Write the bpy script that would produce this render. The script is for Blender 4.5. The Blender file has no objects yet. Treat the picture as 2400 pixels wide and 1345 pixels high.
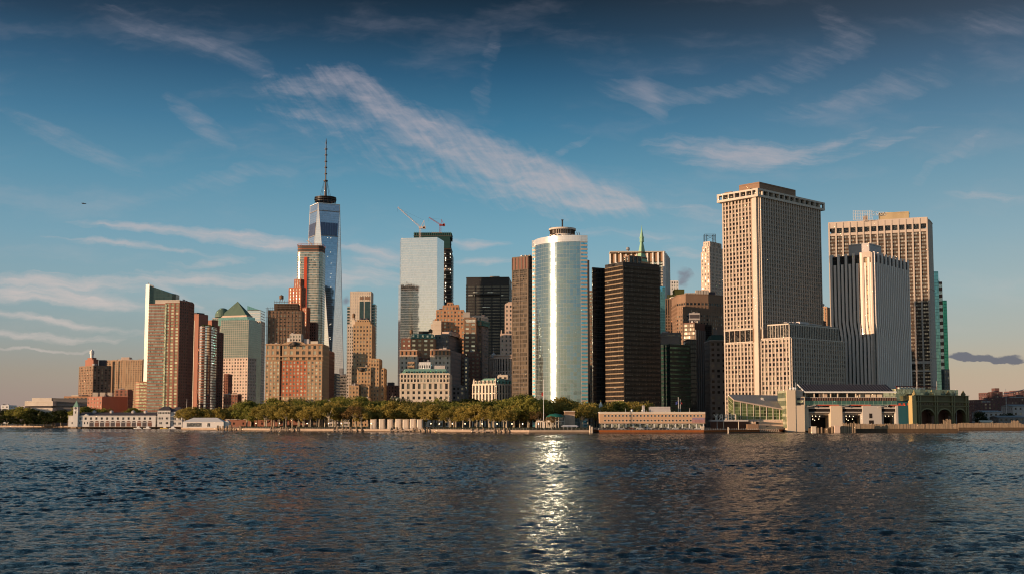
import bpy, math, random
import numpy as np
from mathutils import Vector, Matrix
R = math.radians
random.seed(7)
C = bpy.context.scene.collection
S = bpy.context.scene

# ------------------------------------------------------------------ camera
F = 2800.0; HOR = 985.0; PP = 745.0; CAMZ = 8.0      # focal length, horizon and axis in the units of a 2400 wide frame
TH = math.atan((HOR - PP) / F)
cam = bpy.data.cameras.new('camera'); co = bpy.data.objects.new('camera', cam); C.objects.link(co)
co.location = (0, 0, CAMZ); co.rotation_euler = (R(90) + TH, 0, 0)
cam.sensor_width = 36; cam.lens = 36 * F / 2400; cam.shift_y = (PP - 672.5) / 2400
cam.clip_start = 1; cam.clip_end = 60000
S.camera = co
S.cycles.filter_width = 1.1
S.view_settings.view_transform = 'Standard'; S.view_settings.look = 'None'
S.view_settings.gamma = 1; S.view_settings.exposure = 0.35
S.cycles.use_denoising = True
S.cycles.max_bounces = 6; S.cycles.diffuse_bounces = 2; S.cycles.glossy_bounces = 4
S.cycles.transparent_max_bounces = 4
S.cycles.sample_clamp_indirect = 60; S.cycles.blur_glossy = 0.0
S.cycles.caustics_reflective = True

def ray(px, py):
    cx = (px - 1200) / F; cy = (PP - py) / F
    return (cx, math.cos(TH) - cy * math.sin(TH), math.sin(TH) + cy * math.cos(TH))
def at(px, py, Y):
    d = ray(px, py); t = Y / d[1]
    return (d[0] * t, Y, CAMZ + d[2] * t)
def zat(py, Y): return at(1200, py, Y)[2]
def shoreY(py, z=0.0):
    d = ray(1200, py); return (z - CAMZ) / d[2] * d[1]

# ------------------------------------------------------------------ node helper
class E:
    """a socket with arithmetic"""
    def __init__(s, nt, sock): s.nt = nt; s.s = sock
    def _m(s, op, *o, clamp=False):
        n = s.nt.nodes.new('ShaderNodeMath'); n.operation = op; n.use_clamp = clamp
        for i, v in enumerate((s,) + o):
            if isinstance(v, E): s.nt.links.new(v.s, n.inputs[i])
            else: n.inputs[i].default_value = v
        return E(s.nt, n.outputs[0])
    def __add__(s, o): return s._m('ADD', o)
    def __radd__(s, o): return s._m('ADD', o)
    def __sub__(s, o): return s._m('SUBTRACT', o)
    def __mul__(s, o): return s._m('MULTIPLY', o)
    def __rmul__(s, o): return s._m('MULTIPLY', o)
    def __truediv__(s, o): return s._m('DIVIDE', o)
    def pow(s, o): return s._m('POWER', o)
    def exp(s): return s._m('EXPONENT')
    def floor(s): return s._m('FLOOR')
    def fract(s): return s._m('FRACT')
    def gt(s, o): return s._m('GREATER_THAN', o)
    def lt(s, o): return s._m('LESS_THAN', o)
    def mx(s, o): return s._m('MAXIMUM', o)
    def mn(s, o): return s._m('MINIMUM', o)
    def absv(s): return s._m('ABSOLUTE')
    def sat(s): return s._m('ADD', 0.0, clamp=True)
    def smooth(s, a, b):
        n = s.nt.nodes.new('ShaderNodeMapRange'); n.interpolation_type = 'SMOOTHSTEP'
        s.nt.links.new(s.s, n.inputs[0]); n.inputs[1].default_value = a; n.inputs[2].default_value = b
        return E(s.nt, n.outputs[0])
def rev(e): return e._m('SUBTRACT', 0.0) * -1.0 + 1.0
def comb(nt, x, y, z=0.0):
    n = nt.nodes.new('ShaderNodeCombineXYZ')
    for i, v in enumerate((x, y, z)):
        if isinstance(v, E): nt.links.new(v.s, n.inputs[i])
        else: n.inputs[i].default_value = v
    return n.outputs[0]
def sep(nt, sock):
    n = nt.nodes.new('ShaderNodeSeparateXYZ'); nt.links.new(sock, n.inputs[0])
    return [E(nt, n.outputs[i]) for i in range(3)]
def noise(nt, vec, scale, detail=4, rough=.55, dist=0.0):
    n = nt.nodes.new('ShaderNodeTexNoise'); nt.links.new(vec, n.inputs['Vector'])
    n.inputs['Scale'].default_value = scale; n.inputs['Detail'].default_value = detail
    n.inputs['Roughness'].default_value = rough; n.inputs['Distortion'].default_value = dist
    return E(nt, n.outputs[0])
def white(nt, vec):
    n = nt.nodes.new('ShaderNodeTexWhiteNoise'); nt.links.new(vec, n.inputs['Vector'])
    return E(nt, n.outputs[0]), n.outputs[1]
def mixc(nt, f, a, b, mode='MIX'):
    n = nt.nodes.new('ShaderNodeMix'); n.data_type = 'RGBA'; n.blend_type = mode
    if isinstance(f, E): nt.links.new(f.s, n.inputs[0])
    else: n.inputs[0].default_value = f
    for k, v in ((6, a), (7, b)):
        if hasattr(v, 'is_output'): nt.links.new(v, n.inputs[k])
        else: n.inputs[k].default_value = (*v, 1)
    return n.outputs[2]
def lin(r, g, b):
    f = lambda c: (c / 255 / 12.92) if c <= 10 else ((c / 255 + .055) / 1.055) ** 2.4
    return (f(r), f(g), f(b))

# ------------------------------------------------------------------ sun and sky
SUNAZ = R(65); SUNEL = R(4.3)                       # the sun stands low on the left, a little behind the camera
SUND = Vector((-math.sin(SUNAZ) * math.cos(SUNEL), -math.cos(SUNAZ) * math.cos(SUNEL), math.sin(SUNEL)))
sl = bpy.data.lights.new('sun', 'SUN'); sl.energy = 4.6; sl.angle = R(.55); sl.color = (1, .67, .42)
so = bpy.data.objects.new('sun', sl); C.objects.link(so)
so.rotation_euler = (-SUND).to_track_quat('-Z', 'Y').to_euler(); so.location = (-300, -200, 400)

W = bpy.data.worlds.new('World'); S.world = W; W.use_nodes = True
nt = W.node_tree; nt.nodes.clear()
wo = nt.nodes.new('ShaderNodeOutputWorld'); bg = nt.nodes.new('ShaderNodeBackground')
nt.links.new(bg.outputs[0], wo.inputs[0])
tc = nt.nodes.new('ShaderNodeTexCoord')
x, y, z = sep(nt, tc.outputs['Generated'])
sky = nt.nodes.new('ShaderNodeTexSky'); sky.sky_type = 'NISHITA'; sky.sun_disc = False
sky.sun_elevation = SUNEL; sky.sun_rotation = math.atan2(SUND.x, SUND.y)
EXPK = 2 ** -S.view_settings.exposure
ramp = nt.nodes.new('ShaderNodeValToRGB'); nt.links.new(z.s, ramp.inputs[0]); cr = ramp.color_ramp
def zpy(py): d = Vector(ray(1200, py)).normalized(); return max(0., d.z)
stops = [(0.0, (184, 158, 142)), (zpy(935), (184, 163, 145)), (zpy(880), (180, 170, 150)), (zpy(800), (162, 178, 175)),
         (zpy(700), (148, 182, 191)), (zpy(570), (122, 170, 190)), (zpy(430), (93, 150, 177)), (zpy(300), (65, 123, 156)),
         (zpy(180), (43, 92, 125)), (zpy(80), (28, 62, 88)), (zpy(0), (20, 43, 62)), (.42, (12, 32, 54)), (1.0, (10, 26, 46))]
while len(cr.elements) < len(stops): cr.elements.new(.5)
for e, (p, c) in zip(cr.elements, stops):
    pass
for i, (p, c) in enumerate(stops):
    cr.elements[i].position = p
for i, (p, c) in enumerate(stops):
    cr.elements[i].color = (*lin(*c), 1)
base = ramp.outputs[0]
# horizon: cooler and darker towards the left of the city, paler to the right
hz = (z * -7.0).exp()
lf = (x * -2.2 + .1).sat() * hz * y.gt(0.0)
base = mixc(nt, lf * .45, base, lin(122, 112, 118))
rt = (x * 2.0).sat() * hz * y.gt(0.0)
base = mixc(nt, rt * .55, base, lin(214, 186, 158))
base = mixc(nt, z.smooth(.12, .5) * rev(y.smooth(.05, .5)) * .75, base, lin(98, 134, 160))
# warm glow low round the sun
dots = x * SUND.x + y * SUND.y
glow = dots.mx(0.0).pow(1.8) * (z.mx(0.0) * -5.5).exp()
base = mixc(nt, (glow * .9).sat(), base, (1.25, .90, .56))
base = mixc(nt, (z.mx(0.0) * -13.0).exp() * y.lt(0.0) * .6, base, lin(214, 200, 150))
# clouds in direction space
yy = y.mx(.12)
U = x / yy * F + 1200.0; V = z / yy * -F + HOR
wv = comb(nt, U * .004, V * .004, 0.0)
w1 = noise(nt, wv, 1.0, 3) - .5
wv2 = comb(nt, U * .02, V * .03, 3.0)
w2 = noise(nt, wv2, 1.0, 4) - .5
Uw = U + w1 * 90.0 + w2 * 30.0; Vw = V + w1 * 60.0 + w2 * 26.0
def streak(px, py, L, Wd, ang, s):
    d = ray(px, py); u0 = 1200 + F * d[0] / d[1]; v0 = HOR - F * d[2] / d[1]
    c, sn = math.cos(R(ang)), math.sin(R(ang))
    du = Uw + (-u0); dv = Vw + (-v0)
    a = du * (c / L) + dv * (sn / L); b = du * (-sn / Wd) + dv * (c / Wd)
    return ((a * a + b * b) * -1.0).exp() * s
def fib(ang, kl, kw, seed, det=6):
    c, sn = math.cos(R(ang)), math.sin(R(ang))
    a = Uw * c + Vw * sn; b = Uw * -sn + Vw * c
    return noise(nt, comb(nt, a * kl, b * kw, seed), 1.0, det, .62)
def field(lst, n, lo=.5, hi=1.15):
    t = None
    for q in lst:
        e = streak(*q); t = e if t is None else t + e
    t = t.mn(1.15)
    return t, (t * .72 + (n * 1.25)) * (t * 4.0).mn(1.0)
diag = [(690, 205, 90, 30, 8, .8), (800, 190, 90, 34, 14, .8), (860, 225, 90, 34, 38, .8), (950, 285, 110, 34, 36, .85), (1050, 325, 110, 36, 32, 1.0), (1150, 365, 110, 40, 30, 1.15),
        (1250, 405, 120, 46, 26, 1.2), (1360, 450, 110, 40, 18, 1.25), (1440, 470, 80, 26, 8, 1.3), (860, 320, 260, 60, 16, .42), (1120, 440, 260, 46, 14, .5), (720, 270, 120, 20, 6, .4)]
thin = [(470, 290, 110, 24, 38, .8), (170, 335, 190, 28, 24, .55), (500, 115, 150, 34, 18, .36), (590, 150, 70, 28, 40, .34), (265, 28, 50, 20, 10, .34), (350, 75, 120, 26, 14, .28),
        (1500, 215, 90, 28, 8, .8), (1530, 240, 60, 22, 60, .5), (1900, 150, 220, 44, -22, .36), (1960, 60, 120, 46, 45, .34), (2130, 180, 190, 44, -30, .26), (2340, 50, 120, 50, 0, .3),
        (550, 420, 160, 22, -12, .5), (1340, 350, 60, 10, -35, .5), (2240, 370, 150, 18, -35, .45), (1150, 110, 30, 60, 10, .35), (1130, 230, 30, 60, 10, .35), (2000, 230, 240, 26, -12, .42), (1650, 230, 120, 16, -8, .5)]
flat = [(1800, 362, 120, 28, -3, 1.1), (1650, 350, 150, 34, 4, .65), (1960, 330, 120, 12, -12, .5), (420, 543, 220, 13, 5, 1.1), (640, 570, 120, 17, 8, 1.1), (870, 588, 90, 12, 5, 1.0),
        (300, 575, 190, 8, 6, .8), (120, 660, 190, 16, 3, 1.25), (60, 690, 170, 20, 2, 1.25), (200, 705, 150, 13, 8, 1.1), (520, 655, 240, 16, 0, 1.0),
        (110, 750, 240, 9, 9, 1.0), (70, 787, 200, 10, 3, .95), (1120, 610, 90, 10, 4, .95), (1100, 566, 90, 12, 3, .8), (490, 612, 80, 11, -8, .85),
        (830, 650, 110, 24, 0, .7), (430, 700, 80, 10, 30, .7), (1620, 600, 70, 14, 10, .7), (2330, 465, 110, 9, 4, .7), (880, 610, 60, 14, -4, .7),
        (1480, 555, 190, 14, 2, .55), (60, 818, 170, 4, 2, .7), (1640, 500, 160, 22, 12, .42), (2100, 330, 200, 22, -18, .35)]
f1 = fib(10, .007, .045, 1.0); f1b = fib(55, .009, .05, 9.0); f2 = fib(20, .007, .05, 4.0); f3 = fib(4, .005, .055, 7.0)
t1, d1 = field(diag, f1 * .6 + f1b * .4)
t2, d2 = field(thin, f2)
t3, d3 = field(flat, f3)
fine = noise(nt, comb(nt, Uw * .014, Vw * .045, 21.0), 1.0, 7, .6) - .5
rib = fib(48, .012, .060, 31.0, 8)
den = ((d1 + fine * .8 + (rib - .5) * .7).smooth(.70, 2.1) * .88 + (d2 + fine * .7).smooth(.52, 2.1) * .52 + (d3 + fine * .6).smooth(.62, 2.0) * .95)
veil = noise(nt, comb(nt, Uw * .0022, Vw * .008, 11.0), 1.0, 5, .6).smooth(.48, .8) * .22 * (z.smooth(.02, .1))
den = (den + veil) * y.gt(.13)
# scattered cloud in the half of the sky behind the camera
zz = z.mx(.02) + .10
bn = noise(nt, comb(nt, x / zz, y / zz, 0.0), 1.1, 6, .6)
den = den + bn.smooth(.45, .75) * .55 * y.lt(-.05) * (z * -2.0).exp()
ccol = mixc(nt, (z * 3.0 - .1).sat(), lin(226, 208, 198), lin(150, 150, 170))
base = mixc(nt, den.sat() * .92, base, ccol)
# dark low clouds and steam puffs
dk = [(2270, 838, 46, 9, 0, 1.0), (2350, 836, 44, 11, 0, 1.0), (2310, 842, 90, 6, 0, .9)]
dn = noise(nt, comb(nt, U * .02, V * .05, 2.0), 1.0, 5)
dt, dd = field(dk, dn)
pf = [(808, 706, 15, 13, 10, .9), (1612, 652, 22, 17, 0, 1.0), (1598, 668, 16, 9, 0, .7)]
pn = noise(nt, comb(nt, U * .03, V * .04, 5.0), 1.0, 5)
pt, pd = field(pf, pn)
base = mixc(nt, (dd.smooth(.9, 1.25) * .85 * y.gt(.13)).sat(), base, lin(92, 98, 116))
base = mixc(nt, (pd.smooth(.75, 1.5) * .7 * y.gt(.13)).sat(), base, lin(118, 110, 124))
# a share of the physical sky
nsc = nt.nodes.new('ShaderNodeVectorMath'); nsc.operation = 'SCALE'; nt.links.new(sky.outputs[0], nsc.inputs[0]); nsc.inputs['Scale'].default_value = .06
base = mixc(nt, .06, base, nsc.outputs[0])
nt.links.new(base, bg.inputs[0]); bg.inputs[1].default_value = EXPK
W.cycles.sampling_method = 'MANUAL'; W.cycles.sample_map_resolution = 512

# ------------------------------------------------------------------ materials
MATS = {}
def newmat(name):
    m = bpy.data.materials.new(name); m.use_nodes = True; MATS[name] = m
    t = m.node_tree; return m, t, t.nodes['Principled BSDF']
def mat(name, col, rough=.8, metal=0.0, var=.22, scale=.12, emit=None, spec=.3):
    if name in MATS: return MATS[name]
    m, t, b = newmat(name)
    tc = t.nodes.new('ShaderNodeTexCoord')
    mp = t.nodes.new('ShaderNodeMapping'); mp.inputs['Scale'].default_value = (1, 1, .35); t.links.new(tc.outputs['Object'], mp.inputs[0])
    n1 = noise(t, mp.outputs[0], scale, 6, .65)
    n2 = noise(t, tc.outputs['Object'], scale * 9, 3, .5)
    f = ((n1 - .5) * 2.2 + (n2 - .5) * .8) * var + 1.0
    sc = t.nodes.new('ShaderNodeVectorMath'); sc.operation = 'SCALE'
    rgb = t.nodes.new('ShaderNodeRGB'); rgb.outputs[0].default_value = (*col, 1)
    t.links.new(rgb.outputs[0], sc.inputs[0]); t.links.new(f.s, sc.inputs['Scale'])
    t.links.new(sc.outputs[0], b.inputs['Base Color'])
    b.inputs['Roughness'].default_value = rough; b.inputs['Metallic'].default_value = metal
    b.inputs['Specular IOR Level'].default_value = spec
    if emit: b.inputs['Emission Color'].default_value = (*emit[0], 1); b.inputs['Emission Strength'].default_value = emit[1]
    return m
def tiltnormal(t, b, vec, amt_h, amt_v, extra=None):
    """every pane leans a little its own way (world x,y,z jitter)"""
    _, col = white(t, vec)
    r, g, bl = sep(t, col)
    geo = t.nodes.new('ShaderNodeNewGeometry')
    jit = comb(t, (r - .5) * amt_h, (g - .5) * amt_h, (bl - .5) * amt_v)
    add = t.nodes.new('ShaderNodeVectorMath'); add.operation = 'ADD'
    t.links.new(geo.outputs['Normal'], add.inputs[0]); t.links.new(jit, add.inputs[1])
    last = add.outputs[0]
    if extra is not None:
        a2 = t.nodes.new('ShaderNodeVectorMath'); a2.operation = 'ADD'
        t.links.new(last, a2.inputs[0]); t.links.new(extra, a2.inputs[1]); last = a2.outputs[0]
    nn = t.nodes.new('ShaderNodeVectorMath'); nn.operation = 'NORMALIZE'; t.links.new(last, nn.inputs[0])
    t.links.new(nn.outputs[0], b.inputs['Normal'])
def glass(name, tint, metal=.6, rough=.08, cell=(1.5, 3.8), line=(.08, .06), lcol=(.15, .15, .15), tilt=(.02, .02),
          var=.35, span=0.0, scol=(.1, .1, .1), wob=0.0):
    """curtain wall: UV in metres; mullion lines, optional opaque strip per floor, panes that vary"""
    if name in MATS: return MATS[name]
    m, t, b = newmat(name)
    uv = t.nodes.new('ShaderNodeUVMap'); u, v, _ = sep(t, uv.outputs[0])
    cu = u / cell[0]; cv = v / cell[1]
    vec = comb(t, cu.floor(), cv.floor(), 0.0)
    rnd, _ = white(t, vec)
    ln = (cu.fract().lt(line[0])).mx(cv.fract().lt(line[1]))
    big = noise(t, comb(t, u * .03, v * .05, 0.0), 1.0, 4)
    f = (rnd - .5) * var + 1.0 + (big - .5) * var
    sc = t.nodes.new('ShaderNodeVectorMath'); sc.operation = 'SCALE'
    rgb = t.nodes.new('ShaderNodeRGB'); rgb.outputs[0].default_value = (*tint, 1)
    t.links.new(rgb.outputs[0], sc.inputs[0]); t.links.new(f.s, sc.inputs['Scale'])
    col = sc.outputs[0]
    if span > 0:
        sp = rev(cv.fract().lt(1 - span)); col = mixc(t, sp, col, scol); ln2 = ln.mx(sp)
    else: ln2 = ln
    col = mixc(t, ln, col, lcol)
    t.links.new(col, b.inputs['Base Color'])
    inv = rev(ln2)
    t.links.new((inv * metal).s, b.inputs['Metallic'])
    t.links.new((ln2 * .5 + rough).s, b.inputs['Roughness'])
    ex = None
    if wob > 0:
        wn = t.nodes.new('ShaderNodeTexNoise'); wn.inputs['Scale'].default_value = 1.0; wn.inputs['Detail'].default_value = 3
        t.links.new(comb(t, u * .16, v * .22, 0.0), wn.inputs['Vector'])
        a, bb, c = sep(t, wn.outputs[1])
        ex = comb(t, (a - .5) * wob, (bb - .5) * wob, (c - .5) * wob)
    tiltnormal(t, b, vec, tilt[0], tilt[1], ex)
    return m
def panemat(name, dark, light, p=.75, metal=.45, rough=.12, tilt=.03, pw=2.5):
    """single panes: dark, some with pale blinds, some with sky reflection in the tint; differs per pane by UV cell and object"""
    if name in MATS: return MATS[name]
    m, t, b = newmat(name)
    uv = t.nodes.new('ShaderNodeUVMap'); u, v, _ = sep(t, uv.outputs[0])
    oi = t.nodes.new('ShaderNodeObjectInfo'); rnd = E(t, oi.outputs['Random'])
    vec = comb(t, u.floor() + rnd * 377.0, v.floor(), rnd * 91.0)
    w, _ = white(t, vec)
    f = w.smooth(p - .35, 1.02).pow(pw * .4)
    t.links.new(mixc(t, f, dark, light), b.inputs['Base Color'])
    b.inputs['Metallic'].default_value = metal; b.inputs['Roughness'].default_value = rough
    tiltnormal(t, b, vec, tilt, tilt)
    return m

# ------------------------------------------------------------------ mesh helpers
class MB:
    def __init__(s): s.v = []; s.f = []; s.uv = []; s.mi = []
    def quad(s, a, b, c, d, uv=None, m=0):
        i = len(s.v); s.v += [a, b, c, d]; s.f.append((i, i + 1, i + 2, i + 3))
        s.uv += uv or [(0, 0), (1, 0), (1, 1), (0, 1)]; s.mi.append(m)
    def poly(s, pts, m=0, uv=None):
        i = len(s.v); s.v += list(pts); s.f.append(tuple(range(i, i + len(pts))))
        s.uv += uv or [(p[0], p[1]) for p in pts]; s.mi.append(m)
    def box(s, x0, x1, y0, y1, z0, z1, m=0):
        s.prism([(x0, y0), (x1, y0), (x1, y1), (x0, y1)], z0, z1, m, bottom=True)
    def prism(s, foot, z0, z1, m=0, top=True, bottom=False, mt=None, foot2=None):
        n = len(foot); u = 0; f2 = foot2 or foot
        for i in range(n):
            a, b = foot[i], foot[(i + 1) % n]; c, d = f2[(i + 1) % n], f2[i]
            L = math.hypot(b[0] - a[0], b[1] - a[1])
            s.quad((a[0], a[1], z0), (b[0], b[1], z0), (c[0], c[1], z1), (d[0], d[1], z1),
                   [(u, z0), (u + L, z0), (u + L, z1), (u, z1)], m)
            u += L
        if top: s.poly([(p[0], p[1], z1) for p in f2], m if mt is None else mt)
        if bottom: s.poly([(p[0], p[1], z0) for p in reversed(foot)], m)
    def fbox(s, A, t, nrm, s0, s1, z0, z1, d0, d1, m=0):
        """box against a facade: along t from s0 to s1, sticking out from d0 to d1"""
        def P(a, d, z): return (A[0] + t[0] * a + nrm[0] * d, A[1] + t[1] * a + nrm[1] * d, z)
        s.quad(P(s0, d1, z0), P(s1, d1, z0), P(s1, d1, z1), P(s0, d1, z1), [(s0, z0), (s1, z0), (s1, z1), (s0, z1)], m)
        s.quad(P(s0, d0, z0), P(s0, d1, z0), P(s0, d1, z1), P(s0, d0, z1), None, m)
        s.quad(P(s1, d1, z0), P(s1, d0, z0), P(s1, d0, z1), P(s1, d1, z1), None, m)
        s.quad(P(s0, d1, z1), P(s1, d1, z1), P(s1, d0, z1), P(s0, d0, z1), None, m)
        s.quad(P(s0, d0, z0), P(s1, d0, z0), P(s1, d1, z0), P(s0, d1, z0), None, m)
    def bar(s, p, q, r, m=0, n=5, r2=None):
        p = Vector(p); q = Vector(q); r2 = r if r2 is None else r2
        d = (q - p); L = d.length
        if L < 1e-6: return
        d /= L; a = d.orthogonal().normalized(); b = d.cross(a)
        rp = []; rq = []
        for i in range(n):
            w = 2 * math.pi * i / n; o = a * math.cos(w) + b * math.sin(w)
            rp.append(tuple(p + o * r)); rq.append(tuple(q + o * r2))
        for i in range(n):
            j = (i + 1) % n; s.quad(rp[i], rp[j], rq[j], rq[i], None, m)
        s.poly(rq, m); s.poly(rp[::-1], m)
    def lathe(s, cx, cy, prof, n=20, m=0, uvs=True):
        for k in range(len(prof) - 1):
            (r0, z0), (r1, z1) = prof[k], prof[k + 1]
            for i in range(n):
                w0, w1 = 2 * math.pi * i / n, 2 * math.pi * (i + 1) / n
                p = [(cx + r0 * math.cos(w0), cy + r0 * math.sin(w0), z0), (cx + r0 * math.cos(w1), cy + r0 * math.sin(w1), z0),
                     (cx + r1 * math.cos(w1), cy + r1 * math.sin(w1), z1), (cx + r1 * math.cos(w0), cy + r1 * math.sin(w0), z1)]
                s.quad(*p, [(r0 * w0, z0), (r0 * w1, z0), (r0 * w1, z1), (r0 * w0, z1)], m)
        r, z = prof[-1]
        if r > .01: s.poly([(cx + r * math.cos(2 * math.pi * i / n), cy + r * math.sin(2 * math.pi * i / n), z) for i in range(n)], m)
    def build(s, name, mats, parent=None, kind=None, origin=None, smooth=False):
        o0 = parent.matrix_world.translation if parent is not None else Vector((0, 0, 0))
        if parent is not None: o0 = WL[parent.name]
        if origin is not None: o0 = Vector(origin)
        me = bpy.data.meshes.new(name)
        vs = [(v[0] - o0[0], v[1] - o0[1], v[2] - o0[2]) for v in s.v]
        me.from_pydata(vs, [], s.f)
        if not isinstance(mats, (list, tuple)): mats = [mats]
        for m in mats: me.materials.append(m)
        me.polygons.foreach_set('material_index', s.mi)
        uvl = me.uv_layers.new(name='UVMap'); uvl.data.foreach_set('uv', [c for p in s.uv for c in p])
        if smooth: me.polygons.foreach_set('use_smooth', [True] * len(s.f))
        o = bpy.data.objects.new(name, me); C.objects.link(o)
        if parent is not None: o.parent = parent
        WL[o.name] = Vector(o0)
        if origin is not None and parent is None: o.location = origin
        if kind: o['kind'] = kind
        return o
WL = {}
def tag(o, label=None, cat=None, group=None, kind=None):
    for k, v in (('label', label), ('category', cat), ('group', group), ('kind', kind)):
        if v: o[k] = v
    return o
def thing(name, label, cat, loc, group=None):
    o = bpy.data.objects.new(name, None); C.objects.link(o); o.location = loc; o.empty_display_size = 3
    WL[o.name] = Vector(loc); tag(o, label, cat, group); return o

def corner(pxL, pxC, pxR, py, Y, a=47):
    c = at(pxC, py, Y); rL = at(pxL, py, 1)[0]; rR = at(pxR, py, 1)[0]; a = R(a); b = R(90) - a
    sL = (c[0] - rL * Y) / (math.cos(a) + rL * math.sin(a))
    sR = (rR * Y - c[0]) / (math.cos(b) - rR * math.sin(b))
    if sL < 0 or sR < 0: print('BADCORNER', pxL, pxC, pxR, sL, sR)
    L = (c[0] - sL * math.cos(a), Y + sL * math.sin(a)); Rr = (c[0] + sR * math.cos(b), Y + sR * math.sin(b))
    return [(c[0], Y), Rr, (Rr[0] + L[0] - c[0], Rr[1] + L[1] - Y), L]
def front(pxL, pxR, py, Y, dep, rot=0):
    l = at(pxL, py, Y); rR = at(pxR, py, 1)[0]; r = R(rot)
    s = (rR * Y - l[0]) / (math.cos(r) - rR * math.sin(r))
    A = (l[0], Y); B = (l[0] + s * math.cos(r), Y + s * math.sin(r)); n = (-math.sin(r) * dep, math.cos(r) * dep)
    return [A, B, (B[0] + n[0], B[1] + n[1]), (A[0] + n[0], A[1] + n[1])]
def inset(foot, d):
    cx = sum(p[0] for p in foot) / len(foot); cy = sum(p[1] for p in foot) / len(foot)
    out = []
    for p in foot:
        L = math.hypot(p[0] - cx, p[1] - cy); k = (L - d * 1.4) / L; out.append((cx + (p[0] - cx) * k, cy + (p[1] - cy) * k))
    return out
def cen(foot): return (sum(p[0] for p in foot) / len(foot), sum(p[1] for p in foot) / len(foot))
BUD = {}
def addobj(name, me, parent, loc, rz):
    o = bpy.data.objects.new(name, me); C.objects.link(o); o.parent = parent
    w = WL[parent.name]; o.location = (loc[0] - w[0], loc[1] - w[1], loc[2] - w[2]); o.rotation_euler = (0, 0, rz); return o
PM = {}
def panemesh(w, h, m, name='window'):
    k = (round(w, 2), round(h, 2), m.name)
    if k not in PM:
        me = bpy.data.meshes.new(name); me.from_pydata([(-w / 2, 0, -h / 2), (w / 2, 0, -h / 2), (w / 2, 0, h / 2), (-w / 2, 0, h / 2),
            (-w / 2, .03, -h / 2), (w / 2, .03, -h / 2), (w / 2, .03, h / 2), (-w / 2, .03, h / 2)], [], [(0, 1, 2, 3), (1, 5, 6, 2), (4, 0, 3, 7), (3, 2, 6, 7)])
        me.materials.append(m); ul = me.uv_layers.new(name='UVMap'); ul.data.foreach_set('uv', [.5, .5] * 16); PM[k] = me
    return PM[k]
def V(root, foot, z0, z1, wall, st='punch', bay=3.4, fl=3.8, pw=.5, sh=.5, d=.35, pane=None, roof=None, faces=None,
      grid=None, maxw=100, skip=None, cap=True, z00=None, arch=False, pd=.08, pierm=None):
    """one block of a building: core, facade grid, panes, roof"""
    n = len(foot); pane = pane or MATS['pane_dark']; grid = grid or wall
    mb = MB(); mb.prism(foot, z0, z1, 0, top=False)
    pan = MB(); anyp = False; u0 = 0
    order = []
    for i in range(n):
        A, B = foot[i], foot[(i + 1) % n]; L = math.hypot(B[0] - A[0], B[1] - A[1])
        if L < .3: continue
        t = ((B[0] - A[0]) / L, (B[1] - A[1]) / L); nr = (t[1], -t[0])
        mid = ((A[0] + B[0]) / 2, (A[1] + B[1]) / 2)
        dist = math.hypot(*mid); facing = (nr[0] * -mid[0] + nr[1] * -mid[1]) / dist
        if facing > -.12 and (faces is None or i in faces): order.append((facing, i, A, t, nr, L))
    order.sort(reverse=True)
    for facing, i, A, t, nr, L in order:
        nb = max(1, round(L / bay)); nf = max(1, round((z1 - z0) / fl)); bw = L / nb; fh = (z1 - z0) / nf
        if st in ('punch', 'ribbon', 'bandonly'):
            for k in range(nf + 1):
                h = fh * sh; za = z0 + k * fh - h / 2; zb = za + h
                za = max(za, z0 + .01); zb = min(zb, z1 - .01)
                mb.fbox(A, t, nr, .01, L - .01, za, zb, 0, d, 1)
        if st in ('punch', 'piers'):
            for k in range(nb + 1):
                w = bw * pw; a = k * bw - w / 2; b = a + w; a = max(a, .02); b = min(b, L - .02)
                mb.fbox(A, t, nr, a, b, z0 + .02, z1 - .02, 0, d + pd, 2)
        if st == 'punch':
            pwid = bw * (1 - pw); ph = fh * (1 - sh); rz = math.atan2(t[1], t[0])
            me = panemesh(pwid, ph, pane)
            for k in reversed(range(nf)):
                for j in range(nb):
                    if skip and skip(j, k, nb, nf): continue
                    ss = (j + .5) * bw; zz = z0 + (k + .5) * fh
                    cx_, cy_ = A[0] + t[0] * ss + nr[0] * .05, A[1] + t[1] * ss + nr[1] * .05
                    if BUD.get(root.name, 0) < maxw and facing > .2:
                        BUD[root.name] = BUD.get(root.name, 0) + 1
                        addobj('window', me, root, (cx_, cy_, zz), rz)
                    else:
                        hx, hy = t[0] * pwid / 2, t[1] * pwid / 2; uvq = [(j + .5 + 40 * i, k + .5)] * 4
                        pan.quad((cx_ - hx, cy_ - hy, zz - ph / 2), (cx_ + hx, cy_ + hy, zz - ph / 2), (cx_ + hx, cy_ + hy, zz + ph / 2), (cx_ - hx, cy_ - hy, zz + ph / 2), uvq)
        if st == 'ribbon':
            for k in range(nf):
                b = MB(); b.fbox(A, t, nr, .3, L - .3, z0 + k * fh + fh * sh / 2, z0 + (k + 1) * fh - fh * sh / 2, .02, .06)
                nm = BUD.get(root.name + 'b', 0)
                if nm < 95: BUD[root.name + 'b'] = nm + 1; b.build('window_band', pane, root)
                else:
                    o = len(pan.v); pan.v += b.v; pan.f += [tuple(q + o for q in f) for f in b.f]; pan.uv += b.uv; pan.mi += b.mi
        if st == 'piers':
            for j in range(nb):
                b = MB(); b.fbox(A, t, nr, j * bw + bw * pw / 2, (j + 1) * bw - bw * pw / 2, z0 + .05, z1 - .1, .02, .06)
                nm = BUD.get(root.name + 's', 0)
                if nm < 95: BUD[root.name + 's'] = nm + 1; b.build('window_strip', pane, root)
                else:
                    o = len(pan.v); pan.v += b.v; pan.f += [tuple(q + o for q in f) for f in b.f]; pan.uv += b.uv; pan.mi += b.mi
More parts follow.
